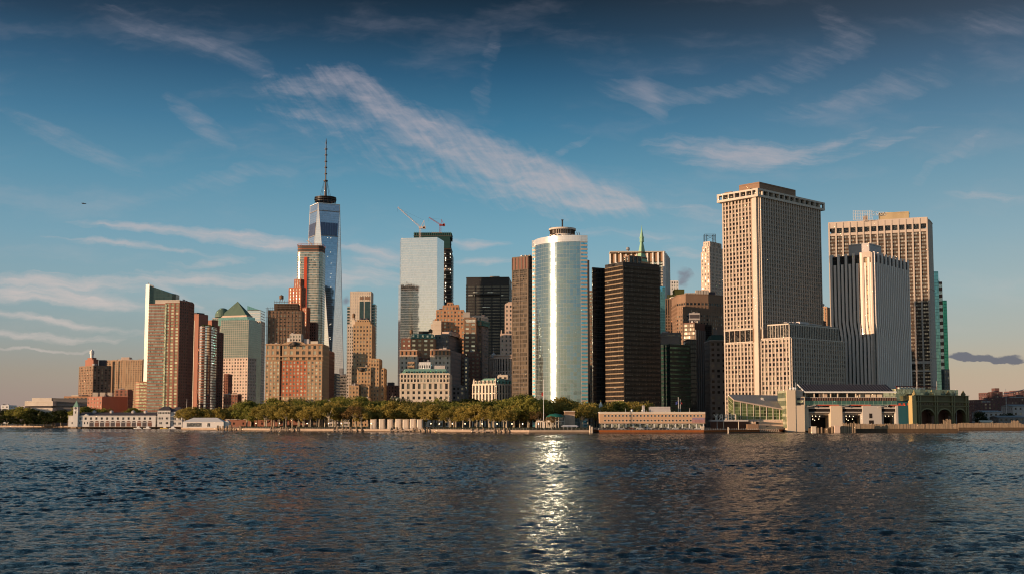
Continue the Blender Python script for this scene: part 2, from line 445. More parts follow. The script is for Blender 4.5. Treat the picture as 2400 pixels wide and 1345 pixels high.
    nmw = {'curtain': 'curtain_wall'}.get(st, 'wall')
    mb.build(nmw, [wall, grid, pierm or grid], root)
    if pan.f: pan.build({'ribbon': 'window_band', 'piers': 'window_strip'}.get(st, 'window'), pane, root, kind='stuff')
    if cap:
        r = MB(); fo = inset(foot, .5)
        r.prism(inset(foot, .02), z1, z1 + .01, 0, top=False)
        # parapet ring and roof deck
        for i in range(n):
            a, b = foot[i], foot[(i + 1) % n]; c, e = fo[(i + 1) % n], fo[i]
            r.quad((a[0], a[1], z1 + .9), (b[0], b[1], z1 + .9), (c[0], c[1], z1 + .9), (e[0], e[1], z1 + .9))
            r.quad((a[0], a[1], z1), (b[0], b[1], z1), (b[0], b[1], z1 + .9), (a[0], a[1], z1 + .9))
            r.quad((c[0], c[1], z1 + .1), (e[0], e[1], z1 + .1), (e[0], e[1], z1 + .9), (c[0], c[1], z1 + .9))
        r.poly([(p[0], p[1], z1 + .1) for p in fo])
        r.build('roof', roof or wall, root)
        if n == 4 and st in ('punch', 'ribbon', 'piers') and math.dist(foot[0], foot[1]) > 9 and math.dist(foot[1], foot[2]) > 8:
            q = random.Random(int(z1 * 10) + n)
            for _ in range(q.choice((2, 3, 3, 4))):
                a = q.uniform(.05, .7); b_ = q.uniform(.05, .55); w = q.uniform(.08, .2); block(root, 'roof_equipment', subfoot(foot, a, a + w, b_, b_ + w), z1 + .1, z1 + q.uniform(1.2, 3.4), MATS[q.choice(('steel', 'concrete', 'granite_grey', 'slate'))])
            m_ = MB(); a = q.uniform(.2, .8); p = subfoot(foot, a, a + .1, .2, .3)[0]; m_.bar((*p, z1), (*p, z1 + q.uniform(3, 6)), .14, n=4); m_.build('antenna', MATS['steel'], root)
def block(root, name, foot, z0, z1, m, kind=None):
    b = MB(); b.prism(foot, z0, z1, 0, bottom=True); return b.build(name, m, root)
def subfoot(foot, a0, a1, b0, b1):
    """rectangle inside a 4 point foot, fractions along C->R and C->L"""
    Cc, Rr, _, L = foot
    f = lambda a, b: (Cc[0] + (Rr[0] - Cc[0]) * a + (L[0] - Cc[0]) * b, Cc[1] + (Rr[1] - Cc[1]) * a + (L[1] - Cc[1]) * b)
    return [f(a0, b0), f(a1, b0), f(a1, b1), f(a0, b1)]
def equip(root, foot, z, n=5, seed=1, m='steel', hmax=4):
    rs = random.Random(seed)
    for _ in range(n):
        a = rs.uniform(.08, .8); b = rs.uniform(.08, .8); w = rs.uniform(.05, .15)
        block(root, 'roof_equipment', subfoot(foot, a, a + w, b, b + w * rs.uniform(.6, 1.4)), z + .1, z + rs.uniform(1.2, hmax), MATS[m])
def mast(root, px, py0, py1, Y, r=.25, m='steel'):
    b = MB(); p = at(px, py0, Y); q = at(px, py1, Y); b.bar((p[0], Y, p[2]), (p[0], Y, q[2]), r, n=5); b.build('antenna', MATS[m], root)
def watertank(root, px, py0, py1, Y, w, m='tank_wood'):
    p = at(px, py0, Y); z0 = p[2]; z1 = zat(py1, Y); h = z1 - z0; b = MB()
    for i in range(4):
        an = R(45 + 90 * i); b.bar((p[0] + w * .7 * math.cos(an), Y + w * .7 * math.sin(an), z0 - h * .1), (p[0] + w * .7 * math.cos(an), Y + w * .7 * math.sin(an), z0 + h * .25), .2)
    b.lathe(p[0], Y, [(0, z0 + h * .25), (w, z0 + h * .25), (w * .97, z0 + h * .78), (w * 1.08, z0 + h * .78), (0.05, z1)], 14)
    b.build('water_tank', MATS[m], root)
# ------------------------------------------------------------------ palette
mat('steel', (.30, .30, .31), .5, .3); mat('white_paint', (.75, .74, .72), .5, var=.06); mat('tank_wood', (.20, .12, .07), .85)
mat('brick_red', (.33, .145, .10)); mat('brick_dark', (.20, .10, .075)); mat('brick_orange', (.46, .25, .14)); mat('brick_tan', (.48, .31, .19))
mat('brick_brown', (.26, .165, .11)); mat('limestone', (.58, .51, .44)); mat('cream', (.68, .58, .47)); mat('pink_stone', (.62, .47, .38))
mat('concrete', (.42, .38, .34)); mat('grey_stone', (.24, .215, .20)); mat('dark_metal', (.035, .03, .028), .45, .3); mat('black_steel', (.045, .042, .042), .5, .2)
mat('copper_green', (.20, .36, .28), .7); mat('slate', (.085, .075, .085), .8); mat('green_cornice', (.09, .22, .19), .6)
mat('teal_net', (.012, .05, .05), .8); mat('dark_concrete', (.10, .085, .075)); mat('bronze', (.050, .034, .022), .5, .25)
mat('granite_grey', (.50, .46, .45), .7); mat('yellow_panel', (.62, .42, .10), .6); mat('red_panel', (.62, .09, .04), .6)
mat('beige_precast', (.50, .42, .36), .75, var=.10); mat('waffle_precast', (.33, .26, .21), .7, var=.10); mat('rust', (.32, .10, .03), .9, var=.4, scale=.4)
mat('asphalt', (.05, .05, .05)); mat('wood_pile', (.34, .25, .17), .9, var=.3, scale=.5); mat('wood_wet', (.10, .065, .04), .8, var=.4, scale=.5)
mat('seawall_stone', (.40, .31, .24), .9, var=.3, scale=.3); mat('grass', (.06, .09, .03), .95); mat('ground', (.22, .18, .15), .95)
mat('net_mesh', (.13, .085, .055), .95, var=.3); mat('terracotta', (.36, .13, .075)); mat('gold', (.6, .4, .1), .35, .8); mat('teal_paint', (.02, .095, .12), .7, var=.2)
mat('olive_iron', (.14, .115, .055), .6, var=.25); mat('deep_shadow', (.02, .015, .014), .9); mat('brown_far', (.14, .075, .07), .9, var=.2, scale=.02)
mat('green_awning', (.02, .15, .11), .6); mat('skin', (.45, .28, .2)); mat('lamp_glow', (1, .8, .5), emit=((1, .75, .45), 3.0)); mat('flag_red', (.5, .05, .04)); mat('flag_blue', (.03, .05, .2))
panemat('pane_dark', (.030, .030, .034), (.45, .42, .34), .80, .25, .12)
panemat('pane_mid', (.06, .062, .058), (.55, .52, .40), .62, .4, .12)
panemat('pane_bright', (.20, .20, .17), (.95, .9, .7), .40, .6, .08)
panemat('pane_green', (.34, .35, .22), (.85, .85, .58), .45, .25, .05)  # yellow-green reflection of the western sky put into the pane colour
panemat('pane_waffle', (.018, .018, .020), (.46, .42, .32), .60, .25, .05)
panemat('pane_black', (.012, .012, .014), (.10, .10, .09), .9, .15, .15)
panemat('pane_lit', (.5, .5, .45), (.95, .9, .75), .4, .3, .2)
glass('g_strip', (.36, .31, .25), .45, .16, (1.6, 3.9), (.22, .0), (.045, .038, .034), (.02, .02), 1.4, .45, (.095, .072, .055))
glass('g_black', (.022, .022, .024), .2, .14, (1.7, 4.2), (.14, .10), (.03, .026, .024), (.02, .02), .8)
glass('g_bronze', (.060, .042, .027), .45, .12, (1.7, 4.0), (.16, .16), (.035, .024, .016), (.03, .03), 1.3)
glass('g_state', (.32, .41, .43), .94, .12, (3.0, 3.4), (.05, .06), (.26, .31, .32), (.014, .040), .06, wob=.026)
glass('g_mirror', (.88, .85, .82), .97, .04, (1.9, 4.0), (.03, .05), (.68, .67, .66), (.005, .006), .08, wob=.006)
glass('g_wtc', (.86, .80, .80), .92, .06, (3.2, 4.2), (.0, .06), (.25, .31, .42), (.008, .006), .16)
glass('g_wtc_lit', (.95, .93, .92), .9, .10, (3.2, 4.2), (.0, .05), (.7, .7, .72), (.01, .01), .08)  # paler copy for the front face, its bright reflection put into the tint
glass('g_green', (.22, .42, .40), .8, .08, (1.6, 3.9), (.06, .08), (.10, .2, .19), (.01, .01), .35)
glass('g_emerald', (.06, .32, .22), .7, .08, (1.6, 3.9), (.06, .10), (.04, .16, .11), (.01, .01), .3)
glass('g_darkgreen', (.03, .10, .08), .5, .1, (2.4, 4.0), (.08, .10), (.02, .04, .035), (.03, .03), 1.3, .35, (.02, .03, .028))
glass('g_blue', (.16, .50, .66), .85, .06, (2.0, 3.4), (.05, .05), (.08, .25, .33), (.03, .03), .3)
glass('g_fifty', (.30, .34, .30), .6, .10, (2.0, 3.4), (.10, .12), (.34, .32, .26), (.03, .03), .9)
glass('g_darktop', (.05, .09, .09), .5, .12, (2.5, 3.5), (.04, .06), (.03, .05, .05), (.01, .01), .3)
glass('g_terminal', (.10, .13, .05), .35, .1, (3.0, 2.2), (.05, .09), (.38, .40, .26), (.05, .05), 1.4)
glass('g_teal_band', (.07, .17, .155), .5, .12, (3.2, 3.2), (.05, .06), (.3, .38, .3), (.02, .02), .5)
glass('g_pier', (.32, .38, .30), .5, .12, (2.4, 3.0), (.06, .10), (.3, .34, .26), (.03, .03), .7)
glass('g_wfc', (.21, .27, .25), .65, .08, (3.6, 3.7), (.12, .12), (.34, .27, .23), (.006, .006), .2)
glass('g_fin', (1.0, .97, .9), .95, .16, (2.5, 3.4), (.02, .03), (.9, .85, .75), (.004, .03), .1)
M = MATS
G = 2.0
random.seed(11)

# ------------------------------------------------------------------ left end
def T(name, label, cat, foot, group=None):
    c = cen(foot); return thing(name, label, cat, (c[0], c[1], G), group)

# far shore block and low museum
f = front(3, 21, 950, 2600, 40); r = T('far_building', 'small pale sunlit block on the horizon at the far left edge', 'building', f)
V(r, f, G, zat(949.5, 2600), M['white_paint'], bay=8, fl=6, pw=.6, sh=.6, pane=M['pane_mid'])
f = front(58, 124, 940, 1420, 30, -8); r = T('museum_building', 'low stepped beige stone museum behind the trees at the left', 'museum', f)
V(r, f, G, zat(957, 1420), M['limestone'], 'bandonly', fl=9, sh=.75, d=.4); 
f2 = front(59, 121, 948, 1424, 30, -8); V(r, f2, zat(957, 1420), zat(950.5, 1424), M['pane_dark'] if 0 else M['slate'], 'bandonly', fl=9, sh=.1, cap=False)
f2 = front(58, 124, 941, 1420, 30, -8); V(r, f2, zat(950.5, 1420), zat(941, 1420), M['limestone'], 'bandonly', fl=20, sh=.1)
f2 = front(75, 121, 933, 1428, 24, -8); V(r, f2, zat(941, 1420), zat(933.5, 1428), M['limestone'], 'bandonly', fl=20, sh=.1)
f = front(124, 212, 933, 1422, 40, 14); r = T('museum_wing', 'long shaded grey banded stone wing with flat roof beside the beige museum', 'museum', f)
zz = [961, 950, 942, 932.5]
for k in range(3):
    V(r, f, zat(zz[k], 1422) if k else G, zat(zz[k + 1], 1422) - .8, M['grey_stone'], 'bandonly', fl=20, sh=.05, cap=(k == 2))  # darker stone than the museum front, the wing's shade put into the colour
    if k < 2: block(r, 'ribbon_window', inset(f, 1.0), zat(zz[k + 1], 1422) - .8, zat(zz[k + 1], 1422), M['pane_black'])
f = front(150, 206, 930, 1500, 30, 0); r = T('red_roofed_hall', 'low orange brick hall seen over the grey museum wing', 'building', f)
V(r, f, G, zat(929.5, 1500), M['brick_orange'], bay=5, fl=4, pane=M['pane_mid'])
block(r, 'penthouse', front(169, 184, 926, 1504, 10), zat(929.5, 1500), zat(925, 1504), M['cream'])
# brick school with shaded flank
f = corner(206, 240, 299, 930, 1330, 38); r = T('brick_school', 'low red brick block with white rooftop boxes and a blank shaded flank', 'building', f)
V(r, f, G, zat(930, 1330), M['brick_red'], bay=5.2, fl=4.2, pw=.6, sh=.6, pane=M['pane_bright'], faces=[3])
for a, b in ((217, 229), (234, 246), (252, 263)):
    block(r, 'roof_box', front(a, b, 920, 1345, 12, 10), zat(930, 1345), zat(919, 1345), M['cream'])
f = front(270, 300, 914, 1450, 18, 0); r = T('red_gabled_block', 'small orange brick block with bay windows behind the brick school', 'building', f)
V(r, f, G, zat(914, 1450), M['brick_red'], bay=4.5, fl=3.6, pw=.55, sh=.5, pane=M['pane_dark'])
block(r, 'rooftop_block', subfoot(f, .1, .4, .1, .6), zat(914, 1450), zat(911, 1450), M['brick_red'])
# brown tower with white tank
f = corner(186, 219, 261, 857, 1560, 48); r = T('brown_apartment_tower', 'dark brown tower crowned by a white capped water cylinder at the far left', 'apartment tower', f)
V(r, f, G, zat(857, 1560), M['brick_brown'], bay=5.2, fl=3.3, pw=.55, sh=.42, pane=M['pane_mid'], grid=M['brick_brown'])
f2 = corner(200, 219, 231, 845, 1568, 48); V(r, f2, zat(857, 1560), zat(843, 1568), M['brick_red'], 'bandonly', fl=6, sh=.1)
f2 = corner(205, 216, 226, 840, 1572, 48); V(r, f2, zat(843, 1568), zat(839, 1572), M['brick_red'], 'bandonly', fl=6, sh=.1)
f2 = front(232, 246, 843, 1576, 8); block(r, 'cooling_unit', f2, zat(857, 1565), zat(843, 1576), M['slate'])
b = MB(); p = at(215.5, 830, 1580); z = [zat(q, 1580) for q in (840, 829, 829, 822, 821, 819, 818)]
b.lathe(p[0], 1580, [(2.2, z[0]), (2.2, z[1]), (2.9, z[2]), (2.9, z[3]), (1.6, z[4]), (1.4, z[5]), (.2, z[6])], 16); b.build('water_cylinder', M['white_paint'], r)
# tan slab
f = front(250, 334, 845, 1700, 25, -6); r = T('tan_apartment_slab', 'tan balconied apartment slab between the brown tower and the brick and glass tower', 'apartment tower', f)
V(r, f, G, zat(845, 1700), M['brick_tan'], bay=3.6, fl=3.0, pw=.45, sh=.45, pane=M['pane_mid'])
f2 = front(284, 303, 838, 1706, 12); V(r, f2, zat(845, 1700), zat(838, 1706), M['pink_stone'], 'bandonly', fl=8, sh=.1)
equip(r, f, zat(845, 1700), 5, 3)
for a, b_ in ((262, 264), (276, 278), (290, 292), (304, 306)):
    bb = MB(); A = front(a, b_, 850, 1697, 2); bb.prism(A, G, zat(846, 1697)); bb.build('balcony_shaft', M['brick_tan'], r)

# ------------------------------------------------------------------ hotel tower: glass fin, brick body, curved podium
Yh = 1300
f = front(349, 408, 690, Yh + 14, 26, -4); r = T('brick_glass_tower', 'tall brick and glass tower with a bright glass fin and slanted dark crown', 'hotel tower', f)
f1 = front(363, 421, 705, Yh, 34, -3)
V(r, front(349, 388, 712, Yh + 2, 30, -3), G, zat(713, Yh), M['brick_red'], 'ribbon', fl=3.35, sh=.38, d=.5, pane=M['g_fifty'], grid=M['brick_red'])
V(r, front(388, 421, 705, Yh, 30, -3), G, zat(709, Yh), M['brick_red'], 'punch', bay=4.9, fl=3.35, pw=.34, sh=.38, d=.4, pane=M['pane_green'], cap=False, maxw=100)
V(r, front(364, 421, 704, Yh + 2.5, 25, -3), zat(712.5, Yh), zat(704, Yh), M['limestone'], 'bandonly', fl=3, sh=.3, d=.3)
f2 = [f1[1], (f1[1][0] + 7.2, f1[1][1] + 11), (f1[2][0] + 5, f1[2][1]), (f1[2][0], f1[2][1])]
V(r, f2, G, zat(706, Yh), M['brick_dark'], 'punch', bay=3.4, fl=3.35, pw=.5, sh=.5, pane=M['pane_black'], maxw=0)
b = MB(); xs = at(387, 800, Yh)[0]; b.box(xs - .9, xs + .9, Yh - 1.1, Yh, G, zat(712, Yh)); b.build('pale_pilaster', M['pane_green'], r)
# crown wedge: sloping top
A = at(350, 669, Yh + 10); B = at(410, 688, Yh + 10); b = MB(); zb = zat(715, Yh + 10)
P = [(A[0], Yh + 10), (B[0] - 3, Yh + 10), (B[0], Yh + 14), (B[0], Yh + 28), (A[0], Yh + 28)]
zt = [A[2], B[2], B[2], B[2], A[2]]
for i in range(5):
    j = (i + 1) % 5; a, c = P[i], P[j]; L = math.dist(a, c)
    b.quad((*a, zb), (*c, zb), (*c, zt[j]), (*a, zt[i]), [(0, zb), (L, zb), (L, zt[j]), (0, zt[i])])
b.poly([(*p, q) for p, q in zip(P, zt)]); b.build('glass_crown', M['g_darktop'], r)
# fin facing the low sun
xf = at(349.5, 700, Yh + 8)[0]; xl = at(341.5, 700, Yh + 12)[0]; w = xf - xl
hv = R(32.5)
f3 = [(xl, Yh + 8 + w * math.tan(hv) * 1.0), (xf, Yh + 8), (xf, Yh + 24), (xl, Yh + 24)]
V(r, f3, G, A[2] + 1.2, M['g_fin'], 'curtain', cap=False)
V(r, front(341, 352, 860, Yh + 40, 16), G, zat(712, Yh + 40), M['brick_red'], 'curtain', cap=False)
mast(r, 348, 669, 663, Yh + 12, .35)
# curved podium
xc = at(360, 890, Yh - 8)[0]; xl = at(300, 890, Yh - 8)[0]; pts = []
Rr = (xc - xl)
pts = [(xc + 18, Yh + 5)] + [(xc + 18, Yh + 30)] + [(xl + 1, Yh + 36)]
for k in range(9):
    an = R(180 + k * 8.0); pts.append((xl + 14 + 14 * math.cos(an), Yh + 21 + 16 * math.sin(an)))
V(r, pts, G, zat(894, Yh - 10), M['brick_orange'], 'ribbon', fl=3.35, sh=.42, d=.4, pane=M['pane_green'], grid=M['brick_red'])

# ------------------------------------------------------------------ brown residential towers
f = corner(434, 466, 488, 737, 1420, 30); r = T('red_slab_tower', 'narrow red brick tower whose sunlit front carries one central strip of white windows', 'apartment tower', f)
V(r, f, G, zat(737, 1420), M['brick_red'], 'bandonly', fl=60, sh=.02, faces=[3])
A, B = f[3], f[0]; L = math.dist(A, B); t = ((B[0] - A[0]) / L, (B[1] - A[1]) / L); nr = (t[1], -t[0])
b = MB(); nfl = 40; zt = zat(750, 1420)
b.fbox(A, t, nr, L * .28, L * .72, G, zt, 0, .35); b.build('pale_strip', M['cream'], r)
for k in range(nfl):
    z0 = G + (zt - G) * (k + .25) / nfl; z1 = G + (zt - G) * (k + .8) / nfl
    for j in range(2):
        s0 = L * (.31 + .2 * j); b = MB(); b.fbox(A, t, nr, s0, s0 + L * .17, z0, z1, .35, .42); b.build('window', M['pane_green'] if (k * 7 + j) % 3 else M['pane_black'], r)
V(r, subfoot(f, .1, .9, .2, .9), zat(737, 1420), zat(733, 1420), M['slate'], 'bandonly', fl=10, sh=.05)
f = corner(466, 470, 487, 745, 1470, 40)
r = T('dark_glass_block', 'dark glazed block rising behind the red strip windowed tower', 'building', f)
V(r, corner(462, 466, 487, 741, 1470, 40), G, zat(742, 1470), M['g_darktop'], 'curtain')
# curved glass balcony tower
xa = at(466, 768, 1390)[0]; xb = at(494, 768, 1390)[0]; w = (xb - xa)
pts = [(xb, 1420), (xa, 1420)]
for k in range(11):
    an = R(180 + k * 17); pts.append(((xa + xb) / 2 + w / 2 * math.cos(an), 1396 + 10 * math.sin(an)))
r = T('rounded_balcony_tower', 'slim rounded glass tower with red banded balconies catching the sun', 'apartment tower', pts)
V(r, pts, G, zat(766, 1390), M['g_mirror'], 'bandonly', fl=3.1, sh=.28, d=.5, grid=M['brick_red'])
tr = MB()
for i in range(60):
    a = random.uniform(.1, .9); xx = xa + w * a; yy = 1400 + random.uniform(-3, 6); tr.bar((xx, yy, zat(766, 1390)), (xx + random.uniform(-1, 1), yy, zat(766, 1390) + random.uniform(1.5, 4)), .5, n=4)
tr.build('roof_shrubs', M['grass'], r)
f = corner(484, 500, 524, 752, 1440, 35); r = T('dark_red_stepped_tower', 'dark red brick tower in shade stepping up to a narrower top', 'apartment tower', f)
V(r, corner(484, 497, 507, 766, 1436, 35), G, zat(768, 1436), M['brick_orange'], 'punch', bay=3.6, fl=3.1, pw=.55, sh=.5, pane=M['pane_dark'])
V(r, corner(494, 506, 524, 779, 1432, 35), G, zat(780, 1432), M['brick_dark'], 'punch', bay=3.2, fl=3.1, pw=.55, sh=.55, pane=M['pane_black'], maxw=60)
V(r, corner(490, 503, 515, 764, 1446, 35), zat(780, 1440), zat(764, 1446), M['brick_red'], 'bandonly', fl=8, sh=.1)
V(r, corner(487, 500, 511, 750, 1452, 35), zat(780, 1440), zat(751, 1452), M['brick_red'], 'bandonly', fl=8, sh=.1)
f = front(525, 535, 877, 1500, 20, 0); r = T('narrow_brick_block', 'narrow dark red brick block beside the foot of the copper roofed tower', 'building', f)
V(r, f, G, zat(877, 1500), M['brick_red'], bay=3, fl=3.3, pane=M['pane_dark'])
f = front(524, 557, 923, 1400, 20, 0); r = T('small_brick_block', 'small six bay brown brick block with a pale cornice just above the trees', 'building', f)
V(r, f, G, zat(924, 1400), M['brick_red'], bay=3.6, fl=3.5, pane=M['pane_mid'])
block(r, 'cornice', front(523.5, 557.5, 922, 1399.4, 21), zat(924.5, 1400), zat(923, 1400), M['cream'])
block(r, 'penthouse', front(545, 553, 920, 1405, 6), zat(923, 1400), zat(920.5, 1405), M['brick_orange'])

# ------------------------------------------------------------------ copper roofed office tower
Y = 1950
f = corner(520, 583, 604, 741, Y, 18); r = T('copper_roof_tower', 'green glass office tower with a copper pyramid roof and rounded shoulder', 'office tower', f)
V(r, f, G, zat(749, Y), M['g_wfc'], 'punch', bay=3.9, fl=3.9, pw=.20, sh=.24, d=.25, pane=M['g_wfc'], grid=M['pink_stone'], cap=False, maxw=0) if 0 else None
mb = V(r, corner(518, 583, 602, 749, Y, 18), G, zat(838, Y), M['brick_brown'], 'punch', bay=5.4, fl=5.2, pw=.5, sh=.5, d=.3, pane=M['pane_dark'], grid=M['pink_stone'], cap=False)
V(r, corner(518, 583, 606, 749, Y, 18), zat(838, Y), zat(770, Y), M['g_wfc'], 'curtain', cap=False)
V(r, corner(518, 583, 602, 749, Y, 18), zat(770, Y), zat(748, Y), M['g_wfc'], 'curtain', cap=False)
V(r, corner(512, 580, 598, 742, Y + 6, 18), zat(760, Y), zat(741, Y), M['g_green'], 'curtain', cap=False)
V(r, corner(590, 600, 613, 775, Y + 40, 18), G, zat(756, Y + 40), M['g_wfc'], 'curtain')
V(r, corner(497, 530, 560, 775, Y + 26, 18), G, zat(745, Y + 26), M['g_wfc'], 'curtain')
fo = corner(519, 577, 590, 736, Y + 8, 18); c = at(557, 706, Y + 26); zb = zat(738, Y + 8)
b = MB(); zc = zat(735, Y + 8)
block(r, 'roof_drum', corner(518, 578, 592, 737, Y + 7, 18), zat(741.5, Y), zb, M['pink_stone'])
mid = [(c[0] + (p[0] - c[0]) * .6, Y + 26 + (p[1] - Y - 26) * .6) for p in fo]
b.prism(fo, zb, zat(724, Y + 12), 0, top=False, foot2=mid); zt = zat(724, Y + 12)
for i in range(4): b.poly([(*mid[i], zt), (*mid[(i + 1) % 4], zt), (c[0], Y + 26, c[2])])
b.build('copper_roof', mat('copper_dark', (.105, .16, .12), .6), r)
p = at(517, 735, Y + 30); rd = 19 * (Y / F); b = MB(); zb = zat(742, Y + 20); hh = zat(721, Y + 30) - zb
b.lathe(p[0] + 3, Y + 34, [(rd * math.cos(a), zb + hh * math.sin(a)) for a in [R(9 * k) for k in range(10)]] + [(.05, zb + hh)], 24); b.build('dome', M['copper_dark'], r, smooth=True)
f = front(585, 611, 720, 2300, 40, 0); r = T('stepped_glass_tower', 'pale blue glass topped tower standing behind the copper roofed tower', 'office tower', f)
V(r, front(580, 611, 728, 2300, 40, 0), zat(752, 2300), zat(727, 2300), M['g_green'], 'ribbon', fl=5, sh=.3, d=.3, pane=M['g_mirror'], grid=M['white_paint'])
V(r, front(596, 611, 760, 2300, 40, 0), G, zat(752, 2300), M['cream'], 'punch', bay=3.6, fl=5, pw=.45, sh=.4, pane=M['pane_mid'])
b = MB(); a = at(580, 716, 2300); q = at(611, 727, 2300); zb = zat(729, 2300)
b.poly([(a[0], 2300, zb), (q[0], 2300, zb), (q[0], 2300, q[2]), (a[0], 2300, a[2])]); b.poly([(a[0], 2330, zb), (a[0], 2330, a[2]), (q[0], 2330, q[2]), (q[0], 2330, zb)])
b.quad((a[0], 2300, a[2]), (q[0], 2300, q[2]), (q[0], 2330, q[2]), (a[0], 2330, a[2])); b.quad((q[0], 2300, zb), (q[0], 2330, zb), (q[0], 2330, q[2]), (q[0], 2300, q[2]))
b.build('sloped_glass_top', M['g_green'], r)

# ------------------------------------------------------------------ netted tower, red stepped tower
Y = 1400
f = front(628, 708, 728, Y, 26, 4); r = T('netted_brown_tower', 'brown tower wrapped in scaffold netting with a wooden water tank on top', 'building', f)
V(r, f, G, zat(728, Y), M['net_mesh'], 'punch', bay=4.2, fl=3.9, pw=.62, sh=.55, d=.5, pane=M['pane_mid'], grid=M['brick_brown'])
V(r, front(643, 699, 705, Y + 4, 18, 4), zat(728, Y), zat(712, Y), M['net_mesh'], 'bandonly', fl=3, sh=.3, d=.6)
b = MB()
A, B = f[0], f[1]
for k in range(27):
    z_ = G + (zat(722, Y) - G) * k / 26
    b.bar((A[0] - 2.4, A[1] - 2, z_), (B[0] + .5, B[1] - 2, z_), .16, n=4)
for px in range(627, 712, 6):
    p = at(px, 728, Y - 2); b.bar((p[0], Y - 2, G), (p[0], Y - 2, zat(719, Y)), .15, n=4)
for px in (625.5, 628.5):
    p = at(px, 728, Y - 1); b.bar((p[0], Y - 1, G), (p[0], Y - 1, zat(722, Y)), .3, n=4)
for k in range(4):
    z_ = zat(722 - k * 5, Y); b.bar((at(643, 700, Y + 2)[0], Y + 2, z_), (at(698, 700, Y + 2)[0], Y + 2, z_), .3, n=4)
for px in range(643, 700, 6): p = at(px, 700, Y + 2); b.bar((p[0], Y + 2, zat(722, Y)), (p[0], Y + 2, zat(703, Y)), .2, n=4)
b.build('scaffold', M['dark_concrete'], r)
watertank(r, 659.5, 704, 690.5, Y + 12, 2.6)
Y = 1480
f = corner(686, 708, 722, 675, Y, 30); r = T('red_stepped_tower', 'orange red brick skyscraper stepping up to a narrow top behind the netted tower', 'office tower', f)
fl3 = corner(677, 706, 716.5, 674, Y, 25); V(r, fl3, G, zat(674, Y), M['terracotta'], 'punch', bay=4.2, fl=3.9, pw=.66, sh=.5, pane=M['pane_mid'])
V(r, corner(690, 705, 713, 654, Y + 5, 25), zat(674, Y), zat(654, Y), M['terracotta'], 'piers', bay=3.0, fl=20, pw=.7, pane=M['pane_dark'])
V(r, corner(709, 719, 727, 722, Y - 3, 25), G, zat(722, Y), M['terracotta'], 'punch', bay=3.6, fl=3.9, pw=.66, sh=.5, pane=M['pane_mid'], maxw=0)
f = front(726, 740, 755, 1500, 18, 0); r = T('dark_brick_infill', 'small dark brown block between the red stepped tower and the glass tower base', 'building', f)
V(r, f, G, zat(756, 1500), M['brick_dark'], bay=3, fl=3.6, pane=M['pane_black'])
# ------------------------------------------------------------------ glass tower under construction with red hoist strip
Y = 1700; xa = at(695, 600, Y)[0]; xb = at(755.5, 600, Y)[0]; w = xb - xa
def rrect(xa, xb, y0, y1, rad, n=5):
    pts = []
    for cx, cy, s in ((xb - rad, y0 + rad, -90), (xb - rad, y1 - rad, 0), (xa + rad, y1 - rad, 90), (xa + rad, y0 + rad, 180)):
        for k in range(n + 1): an = R(s + 90 * k / n); pts.append((cx + rad * math.cos(an), cy + rad * math.sin(an)))
    return pts
f = rrect(xa, xb, Y, Y + 34, 7); r = T('unfinished_glass_tower', 'rounded glass tower under construction with a bright red vertical hoist strip', 'skyscraper', f)
V(r, f, G, zat(590, Y), M['g_fifty'], 'bandonly', fl=3.6, sh=.25, d=.35, grid=M['limestone'], cap=False)
V(r, rrect(xa + .3, xb - .3, Y + .3, Y + 33, 7), zat(590, Y), zat(577, Y), M['dark_concrete'], 'bandonly', fl=3.4, sh=.25, d=.3, grid=M['terracotta'], cap=True)
b = MB(); a = at(711.5, 700, Y - 1.5)[0]; q = at(718.5, 700, Y - 1.5)[0]; b.box(a, q, Y - 1.4, Y + 1, G, zat(603, Y)); b.build('red_hoist_strip', M['red_panel'], r)
b = MB()
for i in range(0, len(f)):
    p = f[i]; b.bar((*p, zat(577, Y)), (*p, zat(572, Y)), .22, n=4); q = f[(i + 1) % len(f)]
    b.bar((*p, zat(572, Y)), (*q, zat(572, Y)), .25, n=4); b.bar((*p, zat(575, Y)), (*q, zat(575, Y)), .18, n=4)
b.build('edge_barrier', M['terracotta'], r)
p = at(722, 571, Y + 12); b = MB(); b.bar((p[0] + 5, Y + 12, zat(577, Y)), (p[0] + 5, Y + 12, zat(569, Y)), .8, n=5); b.bar((p[0] + 6, Y + 12, zat(570, Y)), (at(716, 561, Y)[0], Y + 10, zat(561, Y)), .6, n=5)
b.build('derrick', M['cream'], r)

# ------------------------------------------------------------------ tallest tower: twisted antiprism with spire
Y = 2265; k = Y / F
cx, cy = at(756, 468, Y)[0], Y + 30
r = thing('spired_glass_skyscraper', 'tallest blue glass skyscraper with tapering triangular faces and a long spire', 'skyscraper', (cx, cy, G))
rb = 53 * k * 1.0; rt = 38.5 * k
azb = [R(q) for q in (-60, 30, 120, 210)]; azt = [R(q) for q in (-15, 75, 165, 255)]
bs = [(cx + rb * math.sin(a), cy - rb * math.cos(a)) for a in azb]; tp = [(cx + rt * math.sin(a), cy - rt * math.cos(a)) for a in azt]
z0 = zat(873, Y); z1 = zat(469, Y - 30)
b = MB()
def tri(a, b_, c, m, ax):
    # uv along face in metres
    A, Bv, Cv = Vector(a), Vector(b_), Vector(c); u = ((Bv - A) if ax else (Bv - A)); u.z = 0; u.normalize()
    uv = [((p - A).dot(u), p.z) for p in (A, Bv, Cv)]; b.poly([a, b_, c], m, uv)
for i in range(4):
    j = (i + 1) % 4
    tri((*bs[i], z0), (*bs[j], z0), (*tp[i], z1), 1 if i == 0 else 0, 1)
    tri((*bs[j], z0), (*tp[j], z1), (*tp[i], z1), 0, 1)
b.poly([(*p, z1) for p in tp])
b.build('curtain_wall', [M['g_wtc'], M['g_wtc_lit']], r)
